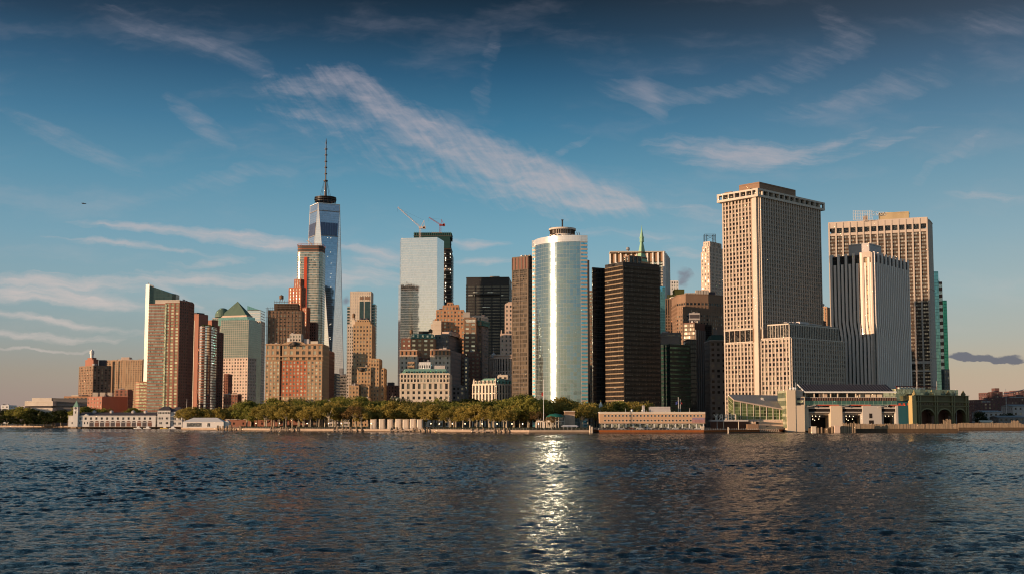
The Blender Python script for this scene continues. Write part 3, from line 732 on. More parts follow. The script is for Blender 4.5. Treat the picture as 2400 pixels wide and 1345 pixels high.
b = MB(); b.prism(bs, G, z0, 0, top=False); b.build('base', M['g_wtc'], r)
b = MB()
for i in range(4):
    j = (i + 1) % 4
    for q in (i, (i - 1) % 4): b.bar((*bs[i], z0), (*tp[q], z1), .55, n=4)
    b.bar((*tp[i], z1), (*tp[j], z1), 1.0, n=4)
b.build('edge_trim', M['white_paint'], r)
# louvred mechanical floors on the top faces
def onface(i, s, zz_):   # point on inverted top face between tp[i-1]..tp[i]
    tt = (zz_ - z0) / (z1 - z0); a = bs[i]; p, q = tp[(i - 1) % 4], tp[i]
    l = (a[0] + (p[0] - a[0]) * tt, a[1] + (p[1] - a[1]) * tt); rr = (a[0] + (q[0] - a[0]) * tt, a[1] + (q[1] - a[1]) * tt)
    return (l[0] + (rr[0] - l[0]) * s, l[1] + (rr[1] - l[1]) * s)
zs = [zat(q, Y) for q in (551, 521)]; zs2 = [zat(q, Y) for q in (515, 498)]
for i in (0, 1):
    b = MB()
    aa, bb_ = onface(i, 0, zs[0]), onface(i, 1, zs[0]); L = math.dist(aa, bb_); t = ((bb_[0] - aa[0]) / L, (bb_[1] - aa[1]) / L); nr = (t[1], -t[0])
    for kx in range(7):
        s0 = .05 + kx * .13; p0 = onface(i, s0, zs[0]); p1 = onface(i, s0 + .11, zs[0]); p2 = onface(i, s0 + .11, zs[1]); p3 = onface(i, s0, zs[1])
        P = [(p[0] + nr[0] * .6, p[1] + nr[1] * .6, zz_) for p, zz_ in ((p0, zs[0]), (p1, zs[0]), (p2, zs[1]), (p3, zs[1]))]
        b.quad(*P)
    for zc_ in (zat(553, Y), zat(494, Y)):
        p0 = onface(i, 0, zc_); p1 = onface(i, 1, zc_)
        b.quad((p0[0] + nr[0] * .7, p0[1] + nr[1] * .7, zc_), (p1[0] + nr[0] * .7, p1[1] + nr[1] * .7, zc_), (p1[0] + nr[0] * .7, p1[1] + nr[1] * .7, zc_ + 1.6), (p0[0] + nr[0] * .7, p0[1] + nr[1] * .7, zc_ + 1.6), None, 1)
    b.build('louvre_panels', [mat('louvre', (.12, .15, .24), .4, .5), M['steel']], r, kind='stuff')
b = MB(); wc = at(757, 460, Y)[0]
for q, rr in ((466, 25), (462, 26.5), (458, 26)):
    z_ = zat(q, Y); b.lathe(wc, cy, [(rr * k - 1.4, z_ - .9), (rr * k, z_ - .9), (rr * k, z_ + .9), (rr * k - 1.4, z_ + .9), (rr * k - 1.4, z_ - .9)], 32)
for q in range(16):
    an = 2 * math.pi * q / 16; b.bar((wc + 25 * k * math.cos(an), cy + 25 * k * math.sin(an), z1), (wc + 25.5 * k * math.cos(an), cy + 25.5 * k * math.sin(an), zat(457, Y)), .5, n=4)
b.build('ring_platform', M['dark_metal'], r)
b = MB(); zt = lambda q: zat(q, Y + 30)
b.lathe(wc, cy, [(3.0, zt(468)), (2.2, zt(440)), (1.3, zt(425)), (1.1, zt(350)), (.8, zt(340)), (1.3, zt(336)), (.15, zt(324))], 10)
for q in (425, 424, 408, 393, 379, 364, 350):
    rr = 4.2 if q > 420 else 2.8
    b.lathe(wc, cy, [(1.2, zt(q + 1)), (rr, zt(q + 1)), (rr, zt(q - 1)), (1.2, zt(q - 1))], 10)
b.build('spire', mat('spire_steel', (.10, .085, .085), .5, .3), r)
b = MB()
for q in range(8):
    an = 2 * math.pi * q / 8 + .2; b.bar((wc + 14 * k * math.cos(an), cy + 14 * k * math.sin(an), zt(466)), (wc + 3 * math.cos(an), cy + 3 * math.sin(an), zt(426)), .28, n=4)
b.build('guy_cables', M['dark_metal'], r)
b = MB()
rs = random.Random(4)
for q in (560, 575, 590, 604, 612, 618, 630, 640, 650, 655, 668, 700, 718, 740, 762, 790):
    for s in (.42, .6):
        if rs.random() < .35:
            zc_ = zat(q + rs.uniform(-4, 4), Y); p0 = onface(1, s + rs.uniform(-.05, .05), zc_)
            b.box(p0[0] - .35, p0[0] + .35, p0[1] - 1.6, p0[1] - .9, zc_ - .35, zc_ + .35)
b.build('work_lights', mat('worklamp', (1, .95, .8), emit=((1, .9, .7), 1.2)), r)

# ------------------------------------------------------------------ big red and tan hotel-like block with pediment
Y = 1150
f = front(622, 756, 806, Y, 42, 0); r = T('red_fronted_office_block', 'broad tan office block with a red central field and a crest on its roofline', 'office building', f)
bt = M['brick_tan']; zc0, zc1, zc2 = zat(928, Y), zat(845, Y), zat(834, Y)
def part3(a, b_, dy, mm):
    V(r, front(a, b_, 850, Y + dy, 40, 0), G, zc0, bt, 'punch', bay=3.55, fl=3.9, pw=.48, sh=.48, pane=M['pane_bright'], cap=False, maxw=30)
    V(r, front(a, b_, 850, Y + dy, 40, 0), zc0, zc1, mm, 'punch', bay=3.55, fl=3.5, pw=.48, sh=.45, pane=M['pane_bright'], cap=False)
    V(r, front(a, b_, 850, Y + dy, 40, 0), zc1, zat(807, Y), bt, 'punch', bay=5.3, fl=5.2, pw=.5, sh=.4, pane=M['pane_mid'], cap=True)
part3(622.5, 656, 0, bt); part3(661, 719, .7, mat('brick_glow', (.50, .165, .085))); part3(719.2, 755.5, 0, bt)
b = MB(); x0, x1 = at(656, 850, Y + 3)[0], at(661, 850, Y + 3)[0]; b.box(x0 - .2, x1 + .2, Y + 3, Y + 30, G, zat(808, Y)); b.build('light_well', M['brick_dark'], r)
b = MB(); x0, x1 = at(621, 835, Y - 2)[0], at(757, 835, Y - 2)[0]
for q0, q1, dd_ in ((843.5, 842, .8), (836, 834.5, 1.8), (834.4, 833.2, 1.2), (808.5, 806.5, 1.6), (929, 927.8, .8)):
    b.box(x0, x1, Y - dd_, Y + 1, zat(q0, Y), zat(q1, Y))
b.build('cornice', M['brick_tan'], r)
b = MB(); pts2 = []
xa, xb, xm = at(663, 806, Y)[0], at(717, 806, Y)[0], at(690, 806, Y)[0]; zb = zat(807, Y)
arc = [(xa, zb)] + [(xb, zb)] + [(xm + (xb - xm) * math.cos(a) * .9, zb + (zat(800, Y) - zb) * (.4 + .6 * math.sin(a))) for a in [R(18 * q) for q in range(11)]]
b.poly([(p[0], Y - 1, p[1]) for p in arc]); b.poly([(p[0], Y + 1.5, p[1]) for p in arc[::-1]])
for i in range(len(arc)): a, c = arc[i], arc[(i + 1) % len(arc)]; b.quad((a[0], Y - 1, a[1]), (a[0], Y + 1.5, a[1]), (c[0], Y + 1.5, c[1]), (c[0], Y - 1, c[1]))
b.build('pediment', bt, r)
b = MB(); rs = random.Random(3)
b.lathe(xm, Y - 1.6, [(0.05, zat(811, Y)), (2.3, zat(808, Y)), (2.6, zat(804, Y)), (1.6, zat(801, Y)), (.05, zat(800, Y))], 12)
for s in (-1, 1):
    for q in range(7): b.bar((xm + s * (2 + q * .55), Y - 1.6, zat(811, Y)), (xm + s * (2.4 + q * .6), Y - 1.4, zat(802 + q, Y)), .35, n=5)
b.build('crest', M['dark_concrete'], r)
V(r, front(679, 706, 782, Y + 12, 9), zat(807, Y), zat(784, Y + 12), M['limestone'], 'punch', bay=3.2, fl=4, pane=M['pane_mid'], maxw=0)
block(r, 'penthouse', front(673, 679, 790, Y + 12, 6), zat(807, Y), zat(792, Y + 12), M['white_paint'])
block(r, 'penthouse', front(728, 745, 798, Y + 10, 8), zat(807, Y), zat(799, Y + 10), M['cream'])
block(r, 'penthouse', front(712, 724, 796, Y + 14, 8), zat(807, Y), zat(794, Y + 14), M['granite_grey'])
f = front(757, 770, 830, 1240, 40, 0); r = T('shaded_side_block', 'dark shaded block squeezed right of the red and tan office block', 'building', f)
V(r, f, G, zat(822, 1240), M['brick_dark'], bay=3.5, fl=4, pane=M['pane_black'])
f = front(770, 800, 880, 1900, 40, 0); r = T('louvred_glass_lowrise', 'dark banded low block at the foot of the spired skyscraper', 'building', f)
V(r, front(775, 789, 876, 1500, 30), G, zat(876, 1500), M['grey_stone'], 'ribbon', fl=3.6, sh=.45, pane=M['pane_black'])
f = front(788, 816, 885, 1600, 30, 0); r = T('grey_banded_block', 'grey window banded block low between the spired skyscraper and the tan stepped tower', 'building', f)
V(r, f, G, zat(880, 1600), M['grey_stone'], 'ribbon', fl=3.8, sh=.4, pane=M['pane_dark'])
V(r, front(795, 803, 866, 1640, 10), G, zat(864, 1640), M['steel'], 'bandonly', fl=4, sh=.2)
f = front(762, 825, 939, 1240, 20, 0); r = T('tree_level_shed', 'long low grey building just above the park trees', 'building', f)
V(r, f, G, zat(938, 1240), M['granite_grey'], 'ribbon', fl=4, sh=.5, pane=M['pane_mid'])

# ------------------------------------------------------------------ white tower and tan stepped tower
Y = 1700
f = front(820.5, 870, 684, Y, 26, 0); r = T('white_modern_tower', 'white gridded tower with two tall window slots behind the tan stepped tower', 'apartment tower', f)
V(r, f, G, zat(684, Y), M['limestone'], 'punch', bay=3.4, fl=4.4, pw=.5, sh=.55, d=.2, pane=M['pane_bright'], skip=lambda j, k, nb, nf: k > nf - 10 and not (k == nf - 2 and j > nb // 3) and not (nf - 6 < k < nf - 3 and j > nb // 3), grid=M['cream'])
b = MB()
for a, q in ((843, 852), (855, 867)):
    x0, x1 = at(a, 700, Y)[0], at(q, 700, Y)[0]; b.box(x0, x1, Y - .7, Y, zat(760, Y), zat(706, Y), 0); b.box(x0, x1, Y - .7, Y, zat(702, Y), zat(695, Y), 1)
b.build('tall_window_slot', [M['g_darktop'], M['brick_brown']], r)
V(r, front(870, 879, 720, Y + 8, 20, 0), G, zat(712, Y), M['g_blue'], 'ribbon', fl=4.2, sh=.35, pane=M['g_darktop'], grid=M['cream'])
V(r, front(814, 820, 720, Y + 8, 20, 0), G, zat(718, Y), M['g_darktop'], 'ribbon', fl=4.2, sh=.3, pane=M['g_darktop'], grid=M['granite_grey'])
b = MB(); p = at(832, 683, Y + 10); 
for q in range(6): b.bar((p[0] + q * 3, Y + 10, zat(684, Y)), (p[0] + q * 3.2 + 2, Y + 10, zat(680, Y)), .35, n=4)
b.bar((p[0], Y + 10, zat(681, Y)), (p[0] + 22, Y + 10, zat(681, Y)), .3, n=4); b.build('roof_crane', M['steel'], r)
Y = 1250
f = front(822, 900, 900, Y, 34, 0); r = T('tan_stepped_skyscraper', 'tan brick stepped tower with rounded crown and staggered shoulders over the park', 'office tower', f)
bt2 = mat('brick_sand', (.50, .33, .19))
kw = dict(bay=3.3, fl=4.0, pw=.55, sh=.5, pane=M['pane_dark'])
V(r, front(828, 872, 760, Y + 8, 26), G, zat(760, Y), bt2, **kw)
V(r, front(837, 865, 748, Y + 10, 20), zat(760, Y), zat(749, Y), bt2, 'piers', bay=2.4, fl=12, pw=.6, pane=M['pane_black'])
V(r, front(832, 868, 756, Y + 9, 22), zat(760, Y), zat(754, Y), bt2, 'bandonly', fl=9, sh=.1)
V(r, front(869, 889, 841, Y + 5, 26), G, zat(841, Y), bt2, **{**kw, 'maxw': 130})
V(r, front(824, 869, 860, Y + 3, 30), G, zat(861, Y), bt2, **{**kw, 'maxw': 130})
V(r, front(885, 900, 862, Y + 6, 26), G, zat(863, Y), bt2, **{**kw, 'maxw': 130})
V(r, front(818, 841, 905, Y - 6, 14), G, zat(905, Y), bt2, **{**kw, 'maxw': 0})
V(r, front(826, 868, 927, Y - 12, 10), G, zat(935, Y), bt2, **{**kw, 'maxw': 0})
V(r, front(846, 866, 862, Y - 2, 8), G, zat(905, Y), bt2, **{**kw, 'maxw': 0})
b = MB(); p = at(846, 864, Y); b.lathe(p[0], Y + 2, [(.05, zat(871, Y)), (2.4, zat(866, Y)), (2.0, zat(862, Y)), (.05, zat(860, Y))], 10)
for s in (-1, 1): b.bar((p[0] + s * 2, Y + 2, zat(869, Y)), (p[0] + s * 4.5, Y + 2, zat(860, Y)), .6, n=5)
b.build('eagle_crest', M['dark_concrete'], r)
watertank(r, 829, 748, 733, Y + 26, 1.6); block(r, 'penthouse', front(825, 833, 748, Y + 28, 8), zat(760, Y), zat(748, Y + 28), M['cream'])
for q in (847, 861): p = at(q, 748, Y + 16); b = MB(); b.lathe(p[0], Y + 16, [(1.9, zat(749, Y)), (1.9, zat(743, Y)), (.1, zat(741, Y))], 10); b.build('roof_tank', M['slate'], r)
f = front(814, 830, 762, Y + 60, 24, 0); r = T('pale_narrow_tower', 'narrow pale brick tower pressed against the left side of the tan stepped tower', 'apartment tower', f)
V(r, f, G, zat(763, Y + 60), M['limestone'], bay=2.6, fl=3.5, pw=.5, sh=.5, pane=M['pane_dark'])
f = front(903, 930, 905, 1500, 30, 0); r = T('dark_flat_block', 'dark flat roofed block in shade in the gap left of the mirror glass tower', 'building', f)
V(r, f, G, zat(904, 1500), M['brick_dark'], bay=4, fl=4.2, pane=M['pane_black'], pw=.6, sh=.6); V(r, front(908, 922, 896, 1505, 16), zat(904, 1500), zat(897, 1505), M['slate'], 'bandonly', fl=5, sh=.1)
f = front(914, 936, 935, 1320, 20, 0); r = T('glass_pitched_pavilion', 'small grey glass roofed pavilion behind the trees left of the cream block', 'pavilion', f)
V(r, f, G, zat(932, 1320), M['g_darktop'], 'ribbon', fl=3, sh=.3, pane=M['g_mirror'])

# ------------------------------------------------------------------ mirror tower and unfinished tower with cranes
Y = 1960
f = front(940, 1025, 560, Y, 46, -10.5); r = T('mirror_glass_tower', 'pale mirror glass tower reflecting clouds and a round neighbour', 'skyscraper', f)
V(r, f, G, zat(560, Y), M['g_mirror'], 'curtain')
V(r, front(937.5, 940, 562, Y + 6, 40, 0), G, zat(562, Y), M['g_wtc'], 'curtain'); V(r, front(934, 939, 660, Y + 10, 30, 0), G, zat(668, Y), M['g_wtc'], 'curtain')
Y = 2040
f = front(1010, 1057, 560, Y, 45, 0); r = T('unfinished_dark_tower', 'dark skyscraper under construction with open floors and teal netting round its top', 'skyscraper', f)
V(r, f, G, zat(583, Y), M['dark_metal'], 'bandonly', fl=6.5, sh=.28, d=1.0, grid=mat('slab_edge', (.16, .11, .08)), cap=False)
V(r, front(1012, 1056, 640, Y - 1, 44, 0), zat(636, Y), zat(629, Y), M['pink_stone'], 'bandonly', fl=9, sh=.1, cap=False)
V(r, front(1012, 1054.5, 570, Y - 3, 47, 0), zat(583, Y), zat(556, Y), M['teal_net'], 'bandonly', fl=7, sh=.15, d=.4, cap=True)
V(r, front(1055, 1061, 600, Y + 4, 30, 0), G, zat(600, Y), M['granite_grey'], 'ribbon', fl=5, sh=.3, pane=M['g_darktop'])
V(r, front(970, 1058, 546, Y + 4, 40, 0), zat(558, Y), zat(546, Y), M['teal_net'], 'bandonly', fl=4, sh=.25, d=.5, grid=M['dark_concrete'])
V(r, front(1024, 1042, 700, Y - 4, 20, 0), G, zat(706, Y), M['g_blue'], 'curtain')
b = MB()
for px in range(971, 1058, 5):
    p = at(px, 546, Y); b.bar((p[0], Y + 3, zat(552, Y)), (p[0], Y + 3, zat(543, Y)), .3, n=4)
b.build('perimeter_poles', M['green_cornice'], r)
block(r, 'formwork_box', front(1012, 1036, 545, Y + 10, 12), zat(548, Y), zat(543, Y), M['pink_stone'])
rs = random.Random(8); b = MB()
for i in range(46):
    px = rs.choice((1027, 1028, 1043, 1044, 1045, 1055.5)); q = rs.uniform(590, 750); p = at(px, q, Y - 2.5); b.box(p[0] - .6, p[0] + .6, Y - 2.6, Y - 2, p[2] - .6, p[2] + .6)
b.build('work_lights', M['worklamp'], r)
def crane(px0, py0, py1, tip, back, Y, m, label, sc=1.0):
    p = at(px0, py0, Y); zt = zat(py1, Y); r = thing('tower_crane', label, 'crane', (p[0], Y, p[2]))
    b = MB(); w = 1.3 * sc
    for sx in (-1, 1):
        for sy in (-1, 1): b.bar((p[0] + sx * w, Y + sy * w, p[2]), (p[0] + sx * w, Y + sy * w, zt), .3 * sc, n=4)
    n = 8
    for k_ in range(n):
        za, zb = p[2] + (zt - p[2]) * k_ / n, p[2] + (zt - p[2]) * (k_ + 1) / n; s = 1 if k_ % 2 else -1
        b.bar((p[0] - s * w, Y - w, za), (p[0] + s * w, Y - w, zb), .2 * sc, n=4); b.bar((p[0] + w, Y - s * w, za), (p[0] + w, Y + s * w, zb), .2 * sc, n=4)
    b.build('mast', m, r)
    t = at(*tip, Y); t = Vector((t[0], Y, t[2])); h = Vector((p[0], Y, zt)); b = MB()
    for o in (Vector((0, -w, 0)), Vector((0, w, 0)), Vector((.8, 0, 2.0 * sc))): b.bar(h + o, t + o * .4, .28 * sc, n=4)
    n = 14
    for k_ in range(n):
        a = h.lerp(t, k_ / n); c = h.lerp(t, (k_ + 1) / n); b.bar(a + Vector((0, -w, 0)), c + Vector((.8, 0, 2 * sc)), .16 * sc, n=4); b.bar(a + Vector((.8, 0, 2 * sc)), c + Vector((0, w, 0)), .16 * sc, n=4)
    b.build('jib', m, r)
    q = at(*back, Y); q = Vector((q[0], Y, q[2])); b = MB(); b.box(p[0] - 2 * sc, p[0] + 8 * sc, Y - 2, Y + 2, zt - 1.5 * sc, zt + 1.2 * sc); b.box(p[0] + 5 * sc, p[0] + 9 * sc, Y - 2, Y + 2, zt - 2.2 * sc, zt + 2.5 * sc); b.build('cab_and_counterweight', m, r)
    b = MB(); b.bar((p[0] + 1, Y, zt), q, .5 * sc, n=4); b.bar((p[0] + 7 * sc, Y, zt), q, .4 * sc, n=4); b.build('apex_frame', m, r)
    b = MB(); b.bar(q, h.lerp(t, .95), .09, n=3); b.bar(t, t - Vector((0, 0, 7 * sc)), .12, n=3); b.build('cables', M['dark_metal'], r)
crane(984.5, 559, 534, (932, 487), (994, 517), 1975, mat('crane_white', (.62, .50, .44)), 'large pale luffing crane leaning its long jib to the left over the mirror tower')
crane(1032, 546, 528, (1005, 511), (1035, 515), 2060, mat('crane_red', (.32, .06, .05)), 'smaller dark red luffing crane on top of the teal netted tower', .9)
# ------------------------------------------------------------------ cluster right of the mirror tower
Y = 1420
f = front(1021, 1088, 760, Y, 30, 0); r = T('orange_setback_tower', 'orange brick setback tower with a stepped crown right below the unfinished tower', 'office tower', f)
ob = M['brick_orange']; kw = dict(bay=3.9, fl=4.4, pw=.5, sh=.5, pane=M['pane_mid'])
V(r, front(1023, 1087, 730, Y, 28), G, zat(727, Y), ob, **kw)
V(r, front(1038, 1075, 717, Y + 4, 18), zat(727, Y), zat(716, Y), ob, 'punch', bay=3.6, fl=5, pane=M['pane_dark'], maxw=0)
V(r, front(1048, 1062, 710, Y + 6, 12), zat(716, Y), zat(709, Y), ob, 'punch', bay=3.2, fl=4, pane=M['pane_dark'], maxw=0)
V(r, front(1062, 1075, 714, Y + 6, 12), zat(716, Y), zat(714, Y), ob, 'bandonly', fl=4, sh=.1)
V(r, front(1080, 1091, 775, Y - 6, 24), G, zat(775, Y), ob, **{**kw, 'maxw': 0})
V(r, front(1019, 1024, 748, Y + 2, 24), G, zat(748, Y), ob, **{**kw, 'maxw': 0})
V(r, front(1014, 1034, 755, Y - 8, 10), G, zat(754, Y), M['cream'], 'bandonly', fl=6, sh=.12); V(r, front(1010, 1034, 764, Y - 10, 10), G, zat(762, Y), M['cream'], 'bandonly', fl=6, sh=.12)
Y = 1360
f = front(1090, 1122, 745, Y, 30, 0); r = T('brown_ribbon_tower', 'brown tower with pairs of pale windows left of the green corniced tower', 'office tower', f)
V(r, front(1088, 1116, 745, Y, 30), G, zat(745, Y), M['brick_brown'], 'punch', bay=6.8, fl=4.9, pw=.45, sh=.6, pane=M['pane_bright'])
block(r, 'glazed_top_floor', front(1093, 1114, 750, Y - .6, 4), zat(755, Y), zat(749, Y), M['pane_lit'])
V(r, front(1086, 1101, 738, Y + 10, 20), zat(745, Y), zat(733, Y + 10), M['concrete'], 'bandonly', fl=5, sh=.2)
f = corner(1101, 1133, 1146, 745, Y + 25, 15); r = T('green_cornice_tower', 'stone tower with a deep green bracketed cornice and a shaded right flank', 'office tower', f)
V(r, corner(1101, 1130, 1144, 745, Y + 25, 15), G, zat(760, Y), M['brick_brown'], 'punch', bay=4.6, fl=4.6, pw=.5, sh=.55, pane=M['pane_bright'], grid=M['grey_stone'])
V(r, corner(1098, 1131, 1147, 745, Y + 23, 15), zat(759, Y), zat(748, Y), M['green_cornice'], 'punch', bay=4, fl=7, pw=.4, sh=.25, d=.8, pane=M['pane_bright'], maxw=0)
V(r, corner(1095, 1129, 1144, 735, Y + 26, 15), zat(748, Y), zat(736, Y), M['cream'], 'punch', bay=3.4, fl=6, pw=.5, sh=.4, pane=M['pane_dark'], maxw=0)
Y = 1850
f = corner(1093, 1193, 1199, 650, Y, 3); r = T('black_slab_tower', 'broad black steel slab with thin horizontal window bands in the background', 'office tower', f)
V(r, f, G, zat(668, Y), M['black_steel'], 'ribbon', fl=4.6, sh=.62, d=.6, pane=mat('band_pane', (.13, .12, .10), .2, .5, var=1.0, scale=.08), grid=M['black_steel'], cap=False)
V(r, f, zat(668, Y), zat(650.5, Y), M['black_steel'], 'bandonly', fl=40, sh=.1, d=.5)
b = MB(); A, B = f[3], f[0]; L = math.dist(A, B); t = ((B[0] - A[0]) / L, (B[1] - A[1]) / L); nr = (t[1], -t[0])
for k in range(6): b.fbox(A, t, nr, L * k / 5 - .8 if k else 0, L * k / 5 + .8 if k < 5 else L, G, zat(668, Y), 0, 1.1)
b.build('column', M['black_steel'], r, kind='stuff')
block(r, 'roof_equipment', front(1148, 1171, 648, Y + 10, 10), zat(650, Y), zat(645.5, Y), M['concrete'])
rs = random.Random(5)
for k in range(16):
    q = rs.choice((685, 690, 690, 690, 695, 700, 720, 740, 760)); a = rs.uniform(1096, 1160); x0, x1 = at(a, q, Y)[0], at(a + rs.uniform(6, 24), q, Y)[0]
    zc_ = G + (round((zat(q, Y) - G) / 4.6 - .5) + .5) * ((zat(668, Y) - G) / round((zat(668, Y) - G) / 4.6)); bb = MB(); bb.box(x0, x1, Y + .0 - .5 - 5 * 0, Y + .1, zc_ - .6, zc_ + .6)
    o = bb.build('lit_window_strip', M['pane_lit'], r)

# ------------------------------------------------------------------ cream block with green mansard and its neighbours
Y = 1160
f = front(938, 1053, 865, Y, 60, 0); r = T('green_mansard_block', 'cream stone block with arched windows and a pale green mansard roof', 'office building', f)
cr_ = M['cream']
V(r, front(938, 1053, 900, Y, 50, 0), G, zat(913, Y), cr_, 'punch', bay=5.2, fl=5.0, pw=.55, sh=.45, pane=M['pane_dark'], cap=False)
V(r, front(938, 1053, 900, Y, 50, 0), zat(913, Y), zat(896, Y), cr_, 'punch', bay=5.2, fl=6.8, pw=.5, sh=.25, pane=M['pane_dark'], cap=False, maxw=130)
V(r, front(938, 1053, 900, Y, 50, 0), zat(896, Y), zat(876, Y), cr_, 'punch', bay=3.1, fl=4.1, pw=.4, sh=.35, pane=M['pane_dark'], cap=True, maxw=160)
b = MB(); x0, x1 = at(937, 900, Y)[0], at(1054, 900, Y)[0]
for q in (913, 896, 885, 876.5): b.box(x0 - .3, x1 + .3, Y - 1.1, Y + 1, zat(q + .8, Y), zat(q - .8, Y))
b.build('cornice', cr_, r)
fm = front(940, 1052, 876, Y + 1, 46, 0); ft = front(948, 1044, 866, Y + 7, 34, 0); b = MB(); b.prism(fm, zat(876, Y), zat(864, Y + 7), foot2=ft); b.build('mansard_roof', M['copper_green'], r)
for k in range(8):
    px = 953 + k * 12.4; b = MB(); p = at(px, 872, Y + 2); b.box(p[0] - 1.5, p[0] + 1.5, Y + 1.5, Y + 6, zat(874, Y), zat(868.5, Y)); b.build('dormer', M['copper_green'], r)
    b = MB(); b.box(p[0] - .9, p[0] + .9, Y + 1.35, Y + 1.5, zat(873.4, Y), zat(869.5, Y)); b.build('dormer_window', M['pane_black'], r)
V(r, front(982, 1009, 850, Y + 14, 14), zat(866, Y), zat(850, Y + 14), M['white_paint'], 'punch', bay=2.2, fl=7, pw=.5, sh=.6, pane=M['pane_black'], maxw=0)
block(r, 'penthouse', front(1018, 1043, 856, Y + 14, 14), zat(866, Y), zat(856, Y + 14), M['granite_grey'])
V(r, front(956, 971, 851, Y + 12, 10), zat(866, Y), zat(849, Y + 12), M['brick_tan'], 'ribbon', fl=4, sh=.4, pane=M['pane_dark'])
Y = 1235
f = front(937, 1060, 820, Y, 70, 0); r = T('twin_wing_block', 'cream and tan block with two projecting wings behind the green mansard block', 'office building', f)
kw = dict(bay=4.4, fl=5.0, pw=.6, sh=.5, pane=M['pane_dark'])
V(r, front(938, 977, 830, Y, 60), G, zat(833, Y), cr_, **kw, cap=False); V(r, front(938, 977, 830, Y, 60), zat(833, Y), zat(821, Y), M['brick_orange'], 'punch', bay=4.0, fl=9, pw=.55, sh=.3, pane=M['pane_dark'], maxw=0)
V(r, front(1009, 1054, 830, Y, 60), G, zat(833, Y), cr_, **kw, cap=False); V(r, front(1009, 1054, 830, Y, 60), zat(833, Y), zat(820, Y), M['brick_orange'], 'punch', bay=4.0, fl=9, pw=.55, sh=.3, pane=M['pane_dark'], maxw=0)
V(r, front(977, 1009, 840, Y + 20, 40), G, zat(838, Y), M['brick_dark'], 'punch', bay=3.6, fl=4.2, pane=M['pane_black'], maxw=0)
b = MB()
for a, q in ((936.5, 978.5), (1007.5, 1055.5)):
    x0, x1 = at(a, 820, Y)[0], at(q, 820, Y)[0]
    for w in (833, 821): b.box(x0, x1, Y - 1.3, Y + 2, zat(w + .6, Y), zat(w - 1, Y))
b.build('cornice', M['pink_stone'], r)
Y = 1310
f = front(963, 1019, 795, Y, 24, 0); r = T('green_roofed_brick_block', 'orange brown brick block with a ragged copper green roof edge and rooftop tank', 'building', f)
V(r, f, G, zat(793, Y), M['brick_orange'], bay=6.4, fl=4.8, pw=.5, sh=.55, pane=M['pane_bright'])
fm = front(962, 1020, 793, Y - 1, 26, 0); b = MB(); b.prism(fm, zat(793, Y), zat(782, Y), foot2=inset(fm, 3)); b.build('copper_mansard', M['copper_green'], r)
for k in range(5):
    p = at(969 + k * 11, 788, Y - 1); b = MB(); b.box(p[0] - 1.7, p[0] + 1.7, Y - 1.4, Y + 3, zat(791, Y), zat(783.5, Y)); b.build('dormer', M['copper_green'], r)
    b = MB(); b.box(p[0] - .9, p[0] + .9, Y - 1.6, Y - 1.4, zat(790, Y), zat(785, Y)); b.build('dormer_window', M['pane_bright'], r)
watertank(r, 1009, 783, 770, Y + 14, 2.3); watertank(r, 964, 784, 771, Y + 14, 1.8)
block(r, 'roof_pergola', front(981, 1004, 777, Y + 10, 10), zat(781, Y), zat(774, Y), M['dark_metal'])
f = front(941, 964, 795, Y + 8, 22, 0); r = T('dark_brown_side_block', 'dark brown block squeezed between the mirror tower base and the green roofed brick block', 'building', f)
V(r, f, G, zat(794, Y + 8), M['brick_dark'], bay=4.4, fl=4.8, pane=M['pane_bright'], pw=.6, sh=.6)
Y = 1330
f = corner(1019, 1051, 1082, 790, Y, 12); r = T('grey_shaded_stone_block', 'big grey stone block in shade with colonnaded flank and a flat dark roof', 'office building', f)
V(r, f, G, zat(785, Y), M['grey_stone'], bay=4.0, fl=4.6, pw=.6, sh=.55, pane=M['pane_mid'])
V(r, corner(1036, 1058, 1078, 778, Y + 5, 12), zat(785, Y), zat(778, Y), M['pink_stone'], 'bandonly', fl=6, sh=.1)
fm = corner(1036, 1058, 1078, 778, Y + 5, 12); b = MB(); b.prism(fm, zat(778, Y), zat(773, Y), foot2=inset(fm, 4)); b.build('dark_roof', M['slate'], r)
b = MB()
for q in (800, 812, 840, 862): b.prism([(p[0] + (p[0] - cen(f)[0]) * .02, p[1] + (p[1] - cen(f)[1]) * .02) for p in f], zat(q + .6, Y), zat(q - .6, Y), bottom=True)
b.build('cornice', M['granite_grey'], r)
f = corner(1054, 1056, 1072, 815, 1260, 10); r = T('grey_flank_block', 'tall grey brown shaded flank immediately right of the green mansard block', 'office building', f)
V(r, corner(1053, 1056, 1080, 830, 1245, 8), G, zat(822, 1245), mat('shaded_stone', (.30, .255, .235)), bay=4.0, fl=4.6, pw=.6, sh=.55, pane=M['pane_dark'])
f = front(1086, 1100, 840, 1330, 24, 0); r = T('dark_narrow_block', 'dark narrow block in deep shade with one bright column of windows', 'building', f)
V(r, front(1072, 1090, 850, 1310, 30), G, zat(830, 1310), M['brick_dark'], 'punch', bay=3.4, fl=4.4, pane=M['pane_black'], maxw=40)
V(r, front(1089, 1096, 850, 1300, 24), G, zat(838, 1300), M['grey_stone'], 'punch', bay=3.3, fl=4.4, pane=M['pane_bright'], maxw=90)
V(r, front(1095, 1124, 850, 1320, 24), G, zat(826, 1320), M['brick_dark'], 'punch', bay=4, fl=4.4, pane=M['pane_black'], maxw=0)
V(r, front(1060, 1088, 925, 1255, 20), G, zat(905, 1255), M['grey_stone'], 'punch', bay=4, fl=4.4, pane=M['pane_dark'], maxw=0)
